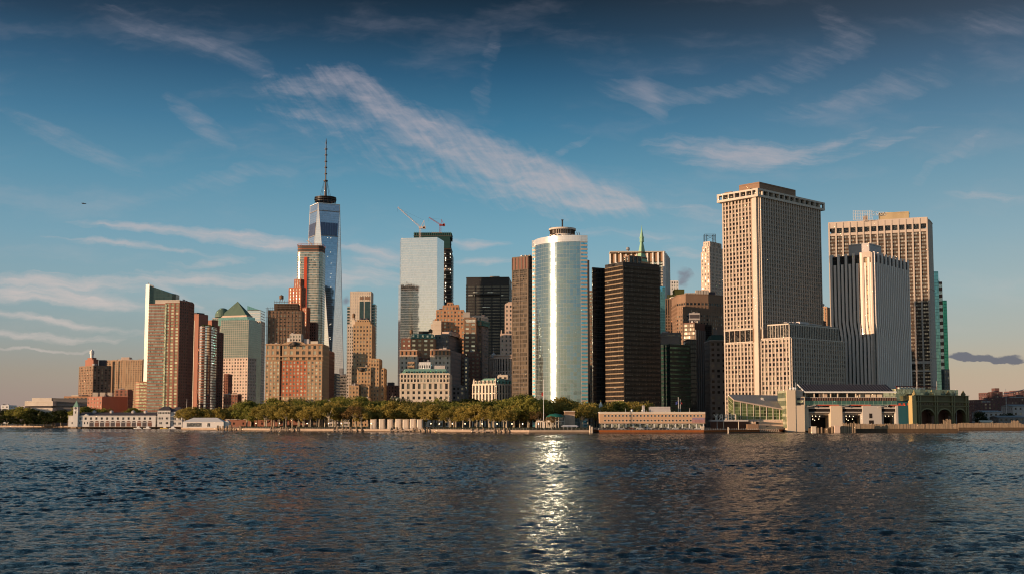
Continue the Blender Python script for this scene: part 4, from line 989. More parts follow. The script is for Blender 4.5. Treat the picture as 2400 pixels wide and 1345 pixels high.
# pink stepped tower with curved base
Y = 1330
f = front(1146, 1205, 820, Y, 40, 0); r = T('pink_setback_tower', 'pink stone setback tower rising from a curved colonnaded base left of the bronze tower', 'office tower', f)
ps = M['pink_stone']; kw = dict(bay=4.4, fl=4.8, pw=.6, sh=.5, pane=M['pane_dark'])
V(r, front(1184, 1210, 730, Y + 14, 24), G, zat(713, Y + 14), ps, **kw)
V(r, front(1191, 1210, 710, Y + 16, 20), zat(713, Y), zat(706, Y), ps, 'bandonly', fl=6, sh=.2)
V(r, front(1173, 1210, 790, Y + 8, 26), G, zat(783, Y + 8), ps, **{**kw, 'maxw': 130})
b = MB()
for px, q in ((1175, 771), (1184, 780)): p = at(px, 783, Y + 9); b.bar((p[0], Y + 9, zat(783, Y)), (p[0], Y + 9, zat(q, Y)), 1.1, n=4, r2=.6)
b.build('pinnacle', ps, r)
xb = at(1210, 850, Y)[0]; xa = at(1146, 850, Y)[0]; pts = [(xb, Y + 40), (xa + 2, Y + 40)]
for k in range(12): an = R(180 + 7.2 * k); pts.append((xa + 26 + 26 * math.cos(an), Y + 26 + 30 * math.sin(an)))
pts.append((xb, Y - 4))
V(r, pts, G, zat(868, Y), ps, 'punch', bay=3.6, fl=4.6, pw=.55, sh=.5, pane=M['pane_dark'], maxw=150, cap=False)
V(r, pts, zat(868, Y), zat(840, Y), ps, 'piers', bay=3.4, fl=12, pw=.5, d=.5, pane=M['pane_black'], cap=False)
V(r, pts, zat(840, Y), zat(832, Y), ps, 'bandonly', fl=3.5, sh=.3, d=.9)
b = MB(); p = at(1157, 830, Y + 10); b.lathe(p[0], Y + 10, [(2.4, zat(836, Y)), (2.6, zat(829, Y)), (.2, zat(825, Y))], 10); b.bar((p[0], Y + 10, zat(826, Y)), (p[0], Y + 10, zat(813, Y)), .2); b.build('roof_lantern', M['granite_grey'], r)
Y = 1130
f = corner(1108, 1162, 1215, 897, Y, 38); r = T('mansard_custom_house', 'ornate pale stone palace with green dormered mansard just above the trees', 'government building', f)
V(r, f, G, zat(900, Y), M['pink_stone'], 'piers', bay=4.2, fl=10, pw=.45, d=.7, pane=M['pane_black'], grid=M['cream'])
b = MB(); b.prism([(p[0] + (p[0] - cen(f)[0]) * .03, p[1] + (p[1] - cen(f)[1]) * .03) for p in f], zat(901.5, Y), zat(898.5, Y), bottom=True)
b.prism([(p[0] + (p[0] - cen(f)[0]) * .03, p[1] + (p[1] - cen(f)[1]) * .03) for p in f], zat(922, Y), zat(920, Y), bottom=True); b.build('cornice', cr_, r)
b = MB(); b.prism(inset(f, 1), zat(899, Y), zat(885, Y + 4), foot2=inset(f, 8)); b.build('mansard_roof', M['copper_green'], r)
for i, (A, B) in enumerate(((f[3], f[0]), (f[0], f[1]))):
    L = math.dist(A, B); t = ((B[0] - A[0]) / L, (B[1] - A[1]) / L); nr = (t[1], -t[0]); n = int(L / 4.4)
    for k in range(n):
        s0 = (k + .5) * L / n; b = MB(); b.fbox(A, t, nr, s0 - 1.1, s0 + 1.1, zat(898, Y), zat(890, Y), -4, -1.3); b.build('dormer', M['copper_green'] if i else M['cream'], r)
        b = MB(); b.fbox(A, t, nr, s0 - .6, s0 + .6, zat(897, Y), zat(892, Y), -1.3, -1.2); b.build('dormer_window', M['pane_black'], r)
V(r, front(1167, 1190, 880, Y + 20, 10), zat(888, Y), zat(880, Y + 20), cr_, 'punch', bay=4, fl=6, pw=.5, sh=.6, pane=M['pane_black'], maxw=0)
for px in (1111, 1162): 
    p = at(px, 895, Y + (6 if px > 1150 else 24)); b = MB(); b.lathe(p[0], p[1] + 2, [(1.4, zat(899, Y)), (1.0, zat(890, Y)), (.2, zat(884, Y))], 8); b.build('corner_statue', cr_, r)

# ------------------------------------------------------------------ bronze tower, curved mirror tower
Y = 1120
f = corner(1200, 1238, 1262, 604, Y, 38); r = T('bronze_glass_tower', 'bronze brown glass tower rising left of the curved mirror tower', 'office tower', f)
V(r, f, G, zat(630, Y), M['g_bronze'], 'bandonly', fl=4.1, sh=.22, d=.18, grid=M['bronze'], cap=False)
V(r, f, zat(630, Y), zat(602, Y), M['bronze'], 'piers', bay=4.2, fl=9, pw=.35, d=.4, pane=M['brick_dark'], grid=M['bronze'])
b = MB()
for i, (A, B) in enumerate(((f[3], f[0]), (f[0], f[1]))):
    L = math.dist(A, B); t = ((B[0] - A[0]) / L, (B[1] - A[1]) / L); nr = (t[1], -t[0]); n = int(L / 8)
    for k in range(n + 1): s0 = min(max(k * L / n, .5), L - .5); b.fbox(A, t, nr, s0 - .5, s0 + .5, G, zat(630, Y), 0, .32)
b.build('pier', M['bronze'], r, kind='stuff')
mast(r, 1226, 604, 598, Y + 10, .3); mast(r, 1231, 604, 599, Y + 10, .3)
Y = 1060; kk = Y / F; Rr = 95 * kk; xc = at(1349, 700, Y)[0]; yc = Y + Rr
def arcp(a0, a1, n, rad): return [(xc + rad * math.sin(R(a0 + (a1 - a0) * k / n)), yc - rad * math.cos(R(a0 + (a1 - a0) * k / n))) for k in range(n + 1)]
def reach(p, px, py, ang):
    rr = at(px, py, 1)[0]; a = R(ang); s = (rr * p[1] - p[0]) / (math.cos(a) - rr * math.sin(a)); return (p[0] + s * math.cos(a), p[1] + s * math.sin(a))
r = thing('curved_mirror_tower', 'tall curved mirror glass tower with the blinding sun streak and white crown band', 'office tower', (xc, yc, G))
arc = arcp(-80, 7.6, 30, Rr); Ep = reach(arc[-1], 1377, 700, 12); zt = zat(566.5, Y)
b = MB(); u = 0
for i in range(len(arc) - 1):
    a, c = arc[i], arc[i + 1]; L = math.dist(a, c)
    b.quad((*a, G), (*c, G), (*c, zt), (*a, zt), [(u, G), (u + L, G), (u + L, zt), (u, zt)]); u += L
b.build('curved_glass_wall', M['g_state'], r, smooth=True)
back = [Ep, (Ep[0] - 2, yc + 8), (arc[0][0] + 2, yc + 8), (arc[0][0] - 1.5, arc[0][1] + 4)]
V(r, [arc[-1], Ep, (Ep[0] - 1, Ep[1] + 20), (arc[-1][0] - 3, Ep[1] + 22)], G, zt, M['white_paint'], 'ribbon', fl=3.4, sh=.5, d=.25, pane=M['g_blue'], grid=M['limestone'], cap=False)
V(r, [(arc[0][0] - 2.6, arc[0][1] + 2), (arc[0][0] - .1, arc[0][1] + .2), (arc[0][0] + 6, arc[0][1] + 14), (arc[0][0] - 1, arc[0][1] + 14)], G, zt, M['white_paint'], 'ribbon', fl=3.4, sh=.5, d=.15, pane=M['g_blue'], grid=M['limestone'], cap=False)
V(r, [Ep, (Ep[0] - 3, yc + 8), (arc[0][0] + 3, yc + 8), (arc[0][0] + 5, arc[0][1] + 16), (Ep[0] - 3, Ep[1] + 8)], G, zt - 1, M['granite_grey'], 'curtain', cap=True)
arc2 = arcp(-83, 7.6, 30, Rr + .5); Eq = (Ep[0] + .3, Ep[1] - .5); z2 = zat(551.5, Y)
b = MB(); b.prism([Eq, (Ep[0], yc + 8), (arc[0][0] - 2.8, yc + 8)] + [(arc[0][0] - 2.9, arc[0][1] + 2)] + arc2, zt, z2, bottom=True); b.build('crown_band', glass('g_crown', (.80, .78, .76), .5, .22, (3.0, 2.6), (.05, .08), (.5, .5, .5), (.01, .03), .1), r)
p = at(1319, 548, Y + 22); dx = p[0]
b = MB(); b.lathe(dx, Y + 30, [(32 * kk, zat(551, Y)), (32 * kk, zat(540, Y)), (29 * kk, zat(539, Y)), (29 * kk, zat(533, Y + 10)), (33 * kk, zat(533, Y + 10)), (33 * kk, zat(529, Y + 10)), (12 * kk, zat(529, Y + 10))], 36); b.build('round_penthouse', M['limestone'], r)
b = MB()
for k in range(40):
    an = 2 * math.pi * k / 40; b.box(dx + 29.3 * kk * math.cos(an) - .45, dx + 29.3 * kk * math.cos(an) + .45, Y + 30 + 29.3 * kk * math.sin(an) - .45, Y + 30 + 29.3 * kk * math.sin(an) + .45, zat(539.3, Y), zat(533, Y + 10))
b.build('penthouse_louvres', M['bronze'], r)
b = MB(); b.lathe(dx - 3, Y + 30, [(12 * kk, zat(529, Y)), (12 * kk, zat(525, Y)), (6 * kk, zat(524, Y))], 20); b.build('top_drum', M['cream'], r)
rs = random.Random(2); b = MB(); b.bar((dx, Y + 30, zat(528, Y)), (dx, Y + 30, zat(513, Y + 20)), .7, n=6); b.bar((dx, Y + 30, zat(513, Y + 20)), (dx, Y + 30, zat(511, Y + 20)), 1.1, n=6)
for k in range(22):
    a = rs.uniform(-31, 31); xx = dx + a * kk; b.bar((xx, Y + 28, zat(531, Y)), (xx, Y + 28, zat(rs.uniform(520, 528), Y)), .16, n=3)
for q in (1356, 1361): xx = at(q, 550, Y)[0]; b.bar((xx, Y + 8, z2), (xx - 1.2, Y + 8, zat(541, Y)), .35, n=4)
b.build('antenna_cluster', M['dark_metal'], r)
for s in (-1, 1):
    b = MB(); xx = dx + s * 22 * kk; b.bar((xx - 5, Y + 16, z2 + .5), (xx, Y + 16, z2 + 4), .6, n=4); b.bar((xx + 5, Y + 16, z2 + .5), (xx, Y + 16, z2 + 4), .6, n=4); b.build('roof_strut', M['bronze'], r)
f = front(1374, 1383, 640, 1240, 30, 0); r = T('dark_sliver_tower', 'dark sliver of a tower with pale banding showing right behind the curved mirror tower', 'office tower', f)
V(r, front(1370, 1381.5, 640, 1240, 30), G, zat(612, 1240), M['black_steel'], 'curtain'); V(r, front(1376, 1389, 700, 1300, 30), G, zat(683, 1300), M['brick_brown'], 'ribbon', fl=4, sh=.5, pane=M['pane_bright'])

# ------------------------------------------------------------------ dark brown tower with lit strips
Y = 1030
f = corner(1418, 1460, 1546, 617, Y, 58); r = T('brown_strip_tower', 'broad dark brown glass tower with sunlit spandrel strips on its left face', 'office tower', f)
lit_sp = mat('sunlit_spandrel', (.36, .26, .16), .5, .2)  # left face spandrels paler than the right, sunlight put into their colour
V(r, f, G, zat(622, Y), M['g_black'], 'ribbon', fl=3.85, sh=.26, d=.35, pane=M['g_black'], grid=lit_sp, faces=[3], cap=False)
V(r, [f[0], f[1], f[2], (f[2][0] - .5, f[2][1] - .5)], G, zat(622, Y), M['g_strip'], 'curtain', cap=False)
V(r, f, zat(622, Y), zat(616, Y), M['black_steel'], 'bandonly', fl=6, sh=.1)
b = MB()
A, B = f[3], f[0]; L = math.dist(A, B); t = ((B[0] - A[0]) / L, (B[1] - A[1]) / L); nr = (t[1], -t[0])
for k in range(22): s0 = (k + .5) * L / 22; b.fbox(A, t, nr, s0 - .14, s0 + .14, G, zat(622, Y), 0, .42)
A, B = f[0], f[1]; L = math.dist(A, B); t = ((B[0] - A[0]) / L, (B[1] - A[1]) / L); nr = (t[1], -t[0])
for k in range(43): s0 = k * (L - .4) / 42; b.fbox(A, t, nr, s0, s0 + .22, G, zat(622, Y), 0, .3)
nf = 36
for k in range(nf): zc_ = G + (k + .9) * (zat(622, Y) - G) / nf; b.fbox(A, t, nr, 0, L, zc_ - .55, zc_ + .55, 0, .16)
b.build('mullions', mat('brown_mullion', (.085, .062, .046), .5, .2), r, kind='stuff')
V(r, corner(1461, 1474, 1503, 605, Y + 12, 58), zat(616, Y), zat(601, Y + 12), M['brick_brown'], 'piers', bay=5, fl=8, pw=.25, d=.4, pane=M['pane_black'])
b = MB(); p = at(1425, 618, Y + 8); b.bar((p[0], Y + 10, zat(619, Y)), (p[0] + 12, Y + 10, zat(616.5, Y)), .6, n=4); b.bar((p[0] + 4, Y + 10, zat(622, Y)), (p[0] + 4, Y + 10, zat(617, Y)), .4, n=4); b.build('window_washing_rig', M['black_steel'], r)
f = front(1387, 1421, 640, Y + 40, 30, 0)
f = corner(1378, 1389, 1430, 634, Y + 22, 75); r = T('black_side_tower', 'plain black tower wing left of the brown strip tower', 'office tower', f)
V(r, corner(1387, 1388.5, 1430, 630, Y + 24, 60), G, zat(629, Y + 24), M['g_black'], 'bandonly', fl=4, sh=.2, d=.15, grid=M['black_steel'])
# ------------------------------------------------------------------ background: pale grid tower, green spire, small tops
Y = 1760
f = corner(1429, 1556, 1567, 590, Y, 13); r = T('pale_column_tower', 'pale bank tower with brown panels and white columns behind the brown strip tower', 'office tower', f)
V(r, f, G, zat(628, Y), M['g_bronze'], 'ribbon', fl=4.2, sh=.4, d=.2, pane=M['pane_dark'], grid=M['concrete'], cap=False)
V(r, f, zat(613, Y), zat(590, Y), mat('brown_panel', (.30, .18, .11)), 'bandonly', fl=80, sh=.03); V(r, f, zat(628, Y), zat(613, Y), M['g_bronze'], 'ribbon', fl=4.2, sh=.4, d=.2, pane=M['pane_bright'], cap=False)
b = MB(); A, B = f[3], f[0]; L = math.dist(A, B); t = ((B[0] - A[0]) / L, (B[1] - A[1]) / L); nr = (t[1], -t[0])
for k in range(11): s0 = k * (L - 1.4) / 10; b.fbox(A, t, nr, s0 - .3, s0 + 2.0, G, zat(590, Y), 0, 2.2)
A, B = f[0], f[1]; L = math.dist(A, B); t = ((B[0] - A[0]) / L, (B[1] - A[1]) / L); nr = (t[1], -t[0])
for k in range(5): s0 = k * (L - 1.4) / 4; b.fbox(A, t, nr, s0 - .3, s0 + 2.0, G, zat(590, Y), 0, 2.2)
b.build('column', M['white_paint'], r, kind='stuff')
b = MB(); A = f[3]; B = f[0]; b.box(A[0] - 1, B[0] + 1, min(A[1], B[1]) - 2, A[1] + 3, zat(591.5, Y), zat(589.5, Y)); b.build('top_beam', M['limestone'], r)
b = MB(); p = at(1474, 583, Y); b.lathe(p[0], Y + 15, [(1.2, zat(590, Y)), (1.0, zat(585, Y)), (3.0, zat(582, Y)), (2.2, zat(577, Y)), (.2, zat(576, Y))], 10); b.build('radar_dish', M['steel'], r)
Y = 1720
f = corner(1485, 1502, 1524, 612, Y, 45); r = T('green_spire_tower', 'brick tower topped by a steep green copper pyramid and needle spire', 'skyscraper', f)
V(r, f, G, zat(614, Y), M['brick_orange'], 'punch', bay=4, fl=4.4, pane=M['pane_dark'], maxw=40, pw=.6)
b = MB(); c = cen(f); fo = corner(1489, 1502, 1519, 605, Y + 2, 45); 
k0, k1 = zat(613, Y), zat(565, Y); mid = [(c[0] + (p[0] - c[0]) * .22, c[1] + (p[1] - c[1]) * .22) for p in fo]; mid2 = [(c[0] + (p[0] - c[0]) * .62, c[1] + (p[1] - c[1]) * .62) for p in fo]
b.prism(fo, k0, zat(596, Y), foot2=mid2, top=False); b.prism(mid2, zat(596, Y), k1, foot2=mid); b.build('copper_pyramid', mat('copper_pale', (.30, .50, .34), .7), r)
b = MB(); b.lathe(c[0], c[1], [(3.2, k1), (3.0, zat(556, Y)), (3.6, zat(556, Y)), (2.4, zat(550, Y)), (1.2, zat(540, Y)), (.4, zat(530, Y)), (.08, zat(525, Y))], 8); b.build('lantern_spire', M['copper_pale'], r)
b = MB()
for k in range(7):
    for zq in (603, 590):
        if zq == 590 and k > 4: continue
        a = (k + .5) / (7 if zq == 603 else 5)
        for (P0, P1) in ((fo[3], fo[0]), (fo[0], fo[1])):
            s = .86 if zq == 603 else .62; X = c[0] + (P0[0] + (P1[0] - P0[0]) * a - c[0]) * s; YY = c[1] + (P0[1] + (P1[1] - P0[1]) * a - c[1]) * s
            b.box(X - .7, X + .7, YY - 1.0, YY + .5, zat(zq + 1.5, Y), zat(zq - 1.5, Y))
b.build('dormer', M['brick_brown'], r, kind='stuff')
f = front(1567, 1590, 660, 1900, 30, 0); r = T('small_white_tower', 'small white gridded tower top glowing in the gap beside the pale column tower', 'office tower', f)
V(r, f, G, zat(659, 1900), M['white_paint'], bay=4.4, fl=5, pw=.5, sh=.4, pane=M['pane_mid'])
f = front(1575, 1603, 680, 1800, 30, 0); r = T('yellow_topped_block', 'yellow panelled rooftop block stepping down beside the small white tower', 'building', f)
V(r, front(1581, 1604, 680, 1800, 20), G, zat(679, 1800), M['yellow_panel'], 'bandonly', fl=7, sh=.15); V(r, front(1562, 1590, 692, 1780, 20), G, zat(692, 1780), M['yellow_panel'], 'bandonly', fl=7, sh=.15)
f = front(1545, 1559, 673, 1500, 30, 0); r = T('blue_glass_sliver', 'narrow turquoise glass tower edge right of the brown strip tower', 'office tower', f)
V(r, f, G, zat(673, 1500), M['g_blue'], 'curtain')
f = front(1558, 1580, 700, 1560, 24, 0); r = T('brown_arched_block', 'brown brick block with tall arched recesses left of the broad brown block', 'building', f)
V(r, front(1559, 1582, 735, 1550, 24), G, zat(738, 1550), M['brick_brown'], 'punch', bay=3.4, fl=4, pane=M['pane_black'], cap=False)
V(r, front(1559, 1582, 735, 1550, 24), zat(738, 1550), zat(701, 1550), M['brick_brown'], 'piers', bay=3.6, fl=20, pw=.55, pane=M['pane_black'])
f = front(1565, 1578, 690, 1700, 24, 0); r = T('pale_back_block', 'pale cream block glimpsed behind the brown arched block', 'building', f)
V(r, front(1573, 1592, 698, 1700, 20), G, zat(697, 1700), M['cream'], bay=5, fl=5, pane=M['pane_mid'])
Y = 1380
fo = [at(1586, 700, Y + 14)[:2], at(1607, 700, Y)[:2], at(1660, 700, Y + 4)[:2], at(1706, 700, Y + 26)[:2], (at(1706, 700, Y + 26)[0], Y + 60), (at(1586, 700, Y + 14)[0], Y + 60)]
r = T('broad_brown_block', 'broad angular brown block with a row of big square top windows', 'office building', fo)
V(r, fo, G, zat(735, Y), M['brick_brown'], bay=3.4, fl=4.4, pw=.5, sh=.5, pane=M['pane_dark'], cap=False, maxw=70)
V(r, fo, zat(735, Y), zat(707, Y), M['brick_brown'], 'punch', bay=4.2, fl=4.6, pw=.3, sh=.45, d=.3, pane=M['pane_black'], cap=False, maxw=100, skip=lambda j, k, nb, nf: k != nf - 1)
V(r, fo, zat(707, Y), zat(690, Y), M['brick_brown'], 'bandonly', fl=40, sh=.03)
for k in range(9):
    px = 1606 + k * 6.2; block(r, 'cooling_unit', front(px, px + 5, 685, Y + 20, 5), zat(690, Y), zat(686 if k < 4 else 679.5, Y + 20), M['concrete'])
block(r, 'cooling_unit', front(1655, 1678, 685, Y + 24, 8), zat(690, Y), zat(684, Y + 24), M['slate'])
Y = 1506
f = corner(1643, 1662, 1700, 600, Y, 42); r = T('crowned_limestone_tower', 'slender limestone tower with chamfered shoulders and a steel frame crown', 'skyscraper', f)
kw = dict(bay=3.6, fl=4.3, pw=.55, sh=.45, pane=M['pane_mid'])
V(r, corner(1643, 1663, 1702, 600, Y, 40), G, zat(592, Y), M['pink_stone'], **kw)
V(r, corner(1646, 1663, 1697, 600, Y + 3, 40), zat(592, Y), zat(578, Y), M['pink_stone'], 'piers', bay=3.6, fl=14, pw=.6, pane=M['pane_dark'])
V(r, corner(1649, 1664, 1691, 600, Y + 6, 40), zat(578, Y), zat(566, Y), M['pink_stone'], 'piers', bay=3.2, fl=6, pw=.6, pane=M['pane_dark'])
b = MB(); x0, x1 = at(1655, 560, Y)[0], at(1681, 560, Y)[0]
for xx in (x0, x0 + 3, x1 - 3, x1):
    b.bar((xx, Y + 12, zat(567, Y)), (xx, Y + 12, zat(546, Y)), .35, n=4); b.bar((xx, Y + 18, zat(567, Y)), (xx, Y + 18, zat(546, Y)), .35, n=4)
for q in (546, 549, 553, 558): b.bar((x0, Y + 12, zat(q, Y)), (x1 if q < 550 else x0 + 3, Y + 12, zat(q, Y)), .3, n=4); b.bar((x1 - 3, Y + 12, zat(q, Y)), (x1, Y + 12, zat(q, Y)), .3, n=4)
b.bar((x0 + 3, Y + 12, zat(558, Y)), (x1 - 3, Y + 12, zat(549, Y)), .25, n=4); b.bar((x0 + 3, Y + 12, zat(549, Y)), (x1 - 3, Y + 12, zat(558, Y)), .25, n=4)
b.build('steel_crown_frame', M['dark_metal'], r)
# ------------------------------------------------------------------ dark cluster in shade
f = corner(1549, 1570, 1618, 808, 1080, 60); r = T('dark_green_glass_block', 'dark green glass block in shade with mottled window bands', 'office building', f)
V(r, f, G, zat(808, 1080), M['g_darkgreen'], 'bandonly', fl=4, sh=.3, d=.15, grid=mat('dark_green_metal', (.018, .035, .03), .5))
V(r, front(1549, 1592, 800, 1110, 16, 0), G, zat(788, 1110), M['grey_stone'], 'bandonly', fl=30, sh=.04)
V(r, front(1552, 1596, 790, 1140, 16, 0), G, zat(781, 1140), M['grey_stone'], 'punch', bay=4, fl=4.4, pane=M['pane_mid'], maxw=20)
f = corner(1601, 1640, 1655, 758, 1180, 30); r = T('gold_flashed_tower', 'dark tower with golden sun reflections on the upper left face', 'office tower', f)
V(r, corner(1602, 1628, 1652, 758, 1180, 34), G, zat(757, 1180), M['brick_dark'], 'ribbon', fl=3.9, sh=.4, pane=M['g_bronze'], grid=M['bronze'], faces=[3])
V(r, front(1616, 1640, 740, 1195, 10), zat(757, 1180), zat(735, 1195), M['granite_grey'], 'ribbon', fl=6, sh=.3, pane=M['slate'])
A, B = corner(1602, 1628, 1652, 758, 1180, 34)[0:2]; L = math.dist(A, B); t = ((B[0] - A[0]) / L, (B[1] - A[1]) / L); nr = (t[1], -t[0]); b = MB()
for k in range(5): b.fbox(A, t, nr, L * (.02 + .21 * k), L * (.10 + .21 * k), G, zat(772, 1180), 0, 1.2)
b.build('fin', M['grey_stone'], r)
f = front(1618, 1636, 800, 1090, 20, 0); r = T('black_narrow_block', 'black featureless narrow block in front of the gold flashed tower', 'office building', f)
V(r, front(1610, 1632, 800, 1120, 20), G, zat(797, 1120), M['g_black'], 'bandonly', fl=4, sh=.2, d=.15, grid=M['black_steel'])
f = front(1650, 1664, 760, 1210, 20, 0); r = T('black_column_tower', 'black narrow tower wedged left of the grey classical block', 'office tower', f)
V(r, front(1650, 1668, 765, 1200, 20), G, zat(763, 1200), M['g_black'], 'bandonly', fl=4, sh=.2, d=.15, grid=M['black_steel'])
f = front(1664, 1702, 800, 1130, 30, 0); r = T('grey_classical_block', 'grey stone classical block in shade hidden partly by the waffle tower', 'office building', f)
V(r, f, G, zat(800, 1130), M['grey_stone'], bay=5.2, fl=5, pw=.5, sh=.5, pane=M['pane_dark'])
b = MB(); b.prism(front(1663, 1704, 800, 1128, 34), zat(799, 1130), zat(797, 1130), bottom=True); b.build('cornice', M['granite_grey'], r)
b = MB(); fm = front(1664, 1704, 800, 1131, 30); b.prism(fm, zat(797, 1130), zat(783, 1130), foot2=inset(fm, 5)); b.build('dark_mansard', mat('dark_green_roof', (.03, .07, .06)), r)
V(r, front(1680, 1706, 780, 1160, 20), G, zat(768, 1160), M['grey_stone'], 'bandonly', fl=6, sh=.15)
# ------------------------------------------------------------------ waffle tower
Y = 1040
f = corner(1694, 1780, 1920, 470, Y, 47); r = T('waffle_concrete_tower', 'huge concrete waffle facade tower with an overhanging open frame top', 'office tower', f)
wp = M['waffle_precast']; zt = zat(462, Y); zb0, zb1 = zat(800, Y), zat(768, Y)
kwf = dict(bay=3.6, fl=3.85, pw=.36, sh=.36, d=1.0, pane=M['pane_waffle'], pd=.35, pierm=mat('waffle_lit_pier', (.50, .415, .35), .7, var=.1))  # piers paler than the spandrels, the sun on them put into the colour
V(r, f, zb1, zt, wp, cap=False, **{**kwf})
V(r, f, zb0, zb1, wp, 'piers', bay=5.5, fl=12, pw=.18, d=.7, pane=M['pane_black'], cap=False, faces=[3])
V(r, f, G, zb0, wp, cap=False, **{**kwf, 'maxw': 100})
b = MB()
def ring(b, f, e, z0, z1):
    c = cen(f); o = [(c[0] + (p[0] - c[0]) * (1 + e), c[1] + (p[1] - c[1]) * (1 + e)) for p in f]; b.prism(o, z0, z1, bottom=True); return o
ring(b, f, .02, zb1 - 1, zb1 + 1); ring(b, f, .02, zb0 - 1.2, zb0 + .8)
b.build('belt_course', M['limestone'], r)
o = [None] * 4; c = cen(f); o = [(c[0] + (p[0] - c[0]) * 1.12, c[1] + (p[1] - c[1]) * 1.12) for p in f]
zt2 = zat(442, Y - 3)
b = MB(); b.prism(o, zt - .5, zt + 1.5, bottom=True); b.prism(o, zt2 - 1.6, zt2, bottom=True)
for i in range(4):
    A, B = o[i], o[(i + 1) % 4]; L = math.dist(A, B); t = ((B[0] - A[0]) / L, (B[1] - A[1]) / L); nr = (t[1], -t[0]); n = 13 if L > 55 else 7
    for k in range(n + 1): s0 = min(max(k * L / n, .7), L - .7); b.fbox(A, t, nr, s0 - .55, s0 + .55, zt + 1.4, zt2 - 1.5, -2.5, -.02)
b.build('open_frame_crown', M['limestone'], r)
b = MB(); b.prism([(c[0] + (p[0] - c[0]) * .99, c[1] + (p[1] - c[1]) * .99) for p in f], zt + 1.4, zt2 - 1.7, 0); b.build('crown_glazing', M['pane_dark'], r)
V(r, subfoot(f, .12, .72, .2, .75), zt2, zat(428, Y + 12), M['brick_brown'], 'bandonly', fl=20, sh=.08); block(r, 'penthouse', subfoot(f, .16, .3, .4, .6), zt2 + 3, zat(427, Y + 12), M['olive_iron'])
block(r, 'window_rig', subfoot(f, .0, .1, .25, .45), zt2, zt2 + 2.5, M['brick_brown']); block(r, 'window_rig', subfoot(f, .0, .08, .75, .95), zt2, zt2 + 2.0, M['brick_brown'])
# tall pale pier and dark slot on left face near the corner
A, B = f[3], f[0]; L = math.dist(A, B); t = ((B[0] - A[0]) / L, (B[1] - A[1]) / L); nr = (t[1], -t[0])
b = MB(); b.fbox(A, t, nr, L - .22 * L, L - .12 * L, G, zt, 0, 1.25, 1); b.fbox(A, t, nr, L * .86, L * .965, G, zt, 0, 3.4, 0); b.fbox(A, t, nr, .0, 1.3, G, zt, 0, 1.3, 0)
b.build('service_pier', [M['limestone'], M['brick_brown']], r)
b = MB(); A2, B2 = f[0], f[1]; L2 = math.dist(A2, B2); t2 = ((B2[0] - A2[0]) / L2, (B2[1] - A2[1]) / L2); n2 = (t2[1], -t2[0]); b.fbox(A2, t2, n2, 0, 1.0, G, zt, 0, 1.3); b.build('corner_post', M['limestone'], r)
# annex
Y2 = 995
f = corner(1800, 1868, 1979, 795, Y2, 47)
f = corner(1785, 1853, 1979, 800, Y2, 47); r = T('waffle_annex', 'lower waffle facade annex with a glazed band and flat roof before the waffle tower', 'office building', f)
zc0 = zat(791, Y2)
V(r, f, G, zc0, wp, cap=True, **{**kwf, 'd': .8})
b = MB(); ring(b, f, .015, zc0 - 1.4, zc0 + .6); 
A, B = f[3], f[0]; L = math.dist(A, B); t = ((B[0] - A[0]) / L, (B[1] - A[1]) / L); nr = (t[1], -t[0]); b.fbox(A, t, nr, L - 1.2, L, G, zc0, 0, 1.2); b.build('belt_course', M['limestone'], r)
f2 = corner(1800, 1849, 1964, 770, Y2 + 4, 47); V(r, f2, zc0, zat(758, Y2 + 4), M['pane_black'], 'piers', bay=2.6, fl=12, pw=.16, d=.5, pane=M['pane_black'], grid=M['limestone'])
b = MB(); ring(b, f2, .02, zat(760, Y2 + 4), zat(757, Y2 + 4)); b.build('roof_beam', M['limestone'], r)
equip(r, f2, zat(757, Y2 + 4), 16, 9, 'granite_grey', 2.2)
block(r, 'penthouse', subfoot(f2, .3, .8, .3, .7), zat(757, Y2 + 4), zat(752.5, Y2 + 10), M['concrete'])
# small red brick tower in the gap
f = corner(1915, 1938, 1951, 712, 1700, 30); r = T('orange_brick_gap_tower', 'orange brown brick tower top seen in the gap between the two big towers', 'apartment tower', f)
V(r, f, G, zat(720, 1700), M['brick_orange'], 'piers', bay=3.2, fl=5, pw=.55, pane=M['pane_mid'])
V(r, corner(1916, 1924, 1932, 712, 1704, 30), zat(720, 1700), zat(711, 1704), M['limestone'], 'bandonly', fl=5, sh=.3); V(r, corner(1916, 1927, 1936, 752, 1500, 30), G, zat(752, 1500), M['brick_dark'], 'bandonly', fl=5, sh=.1)
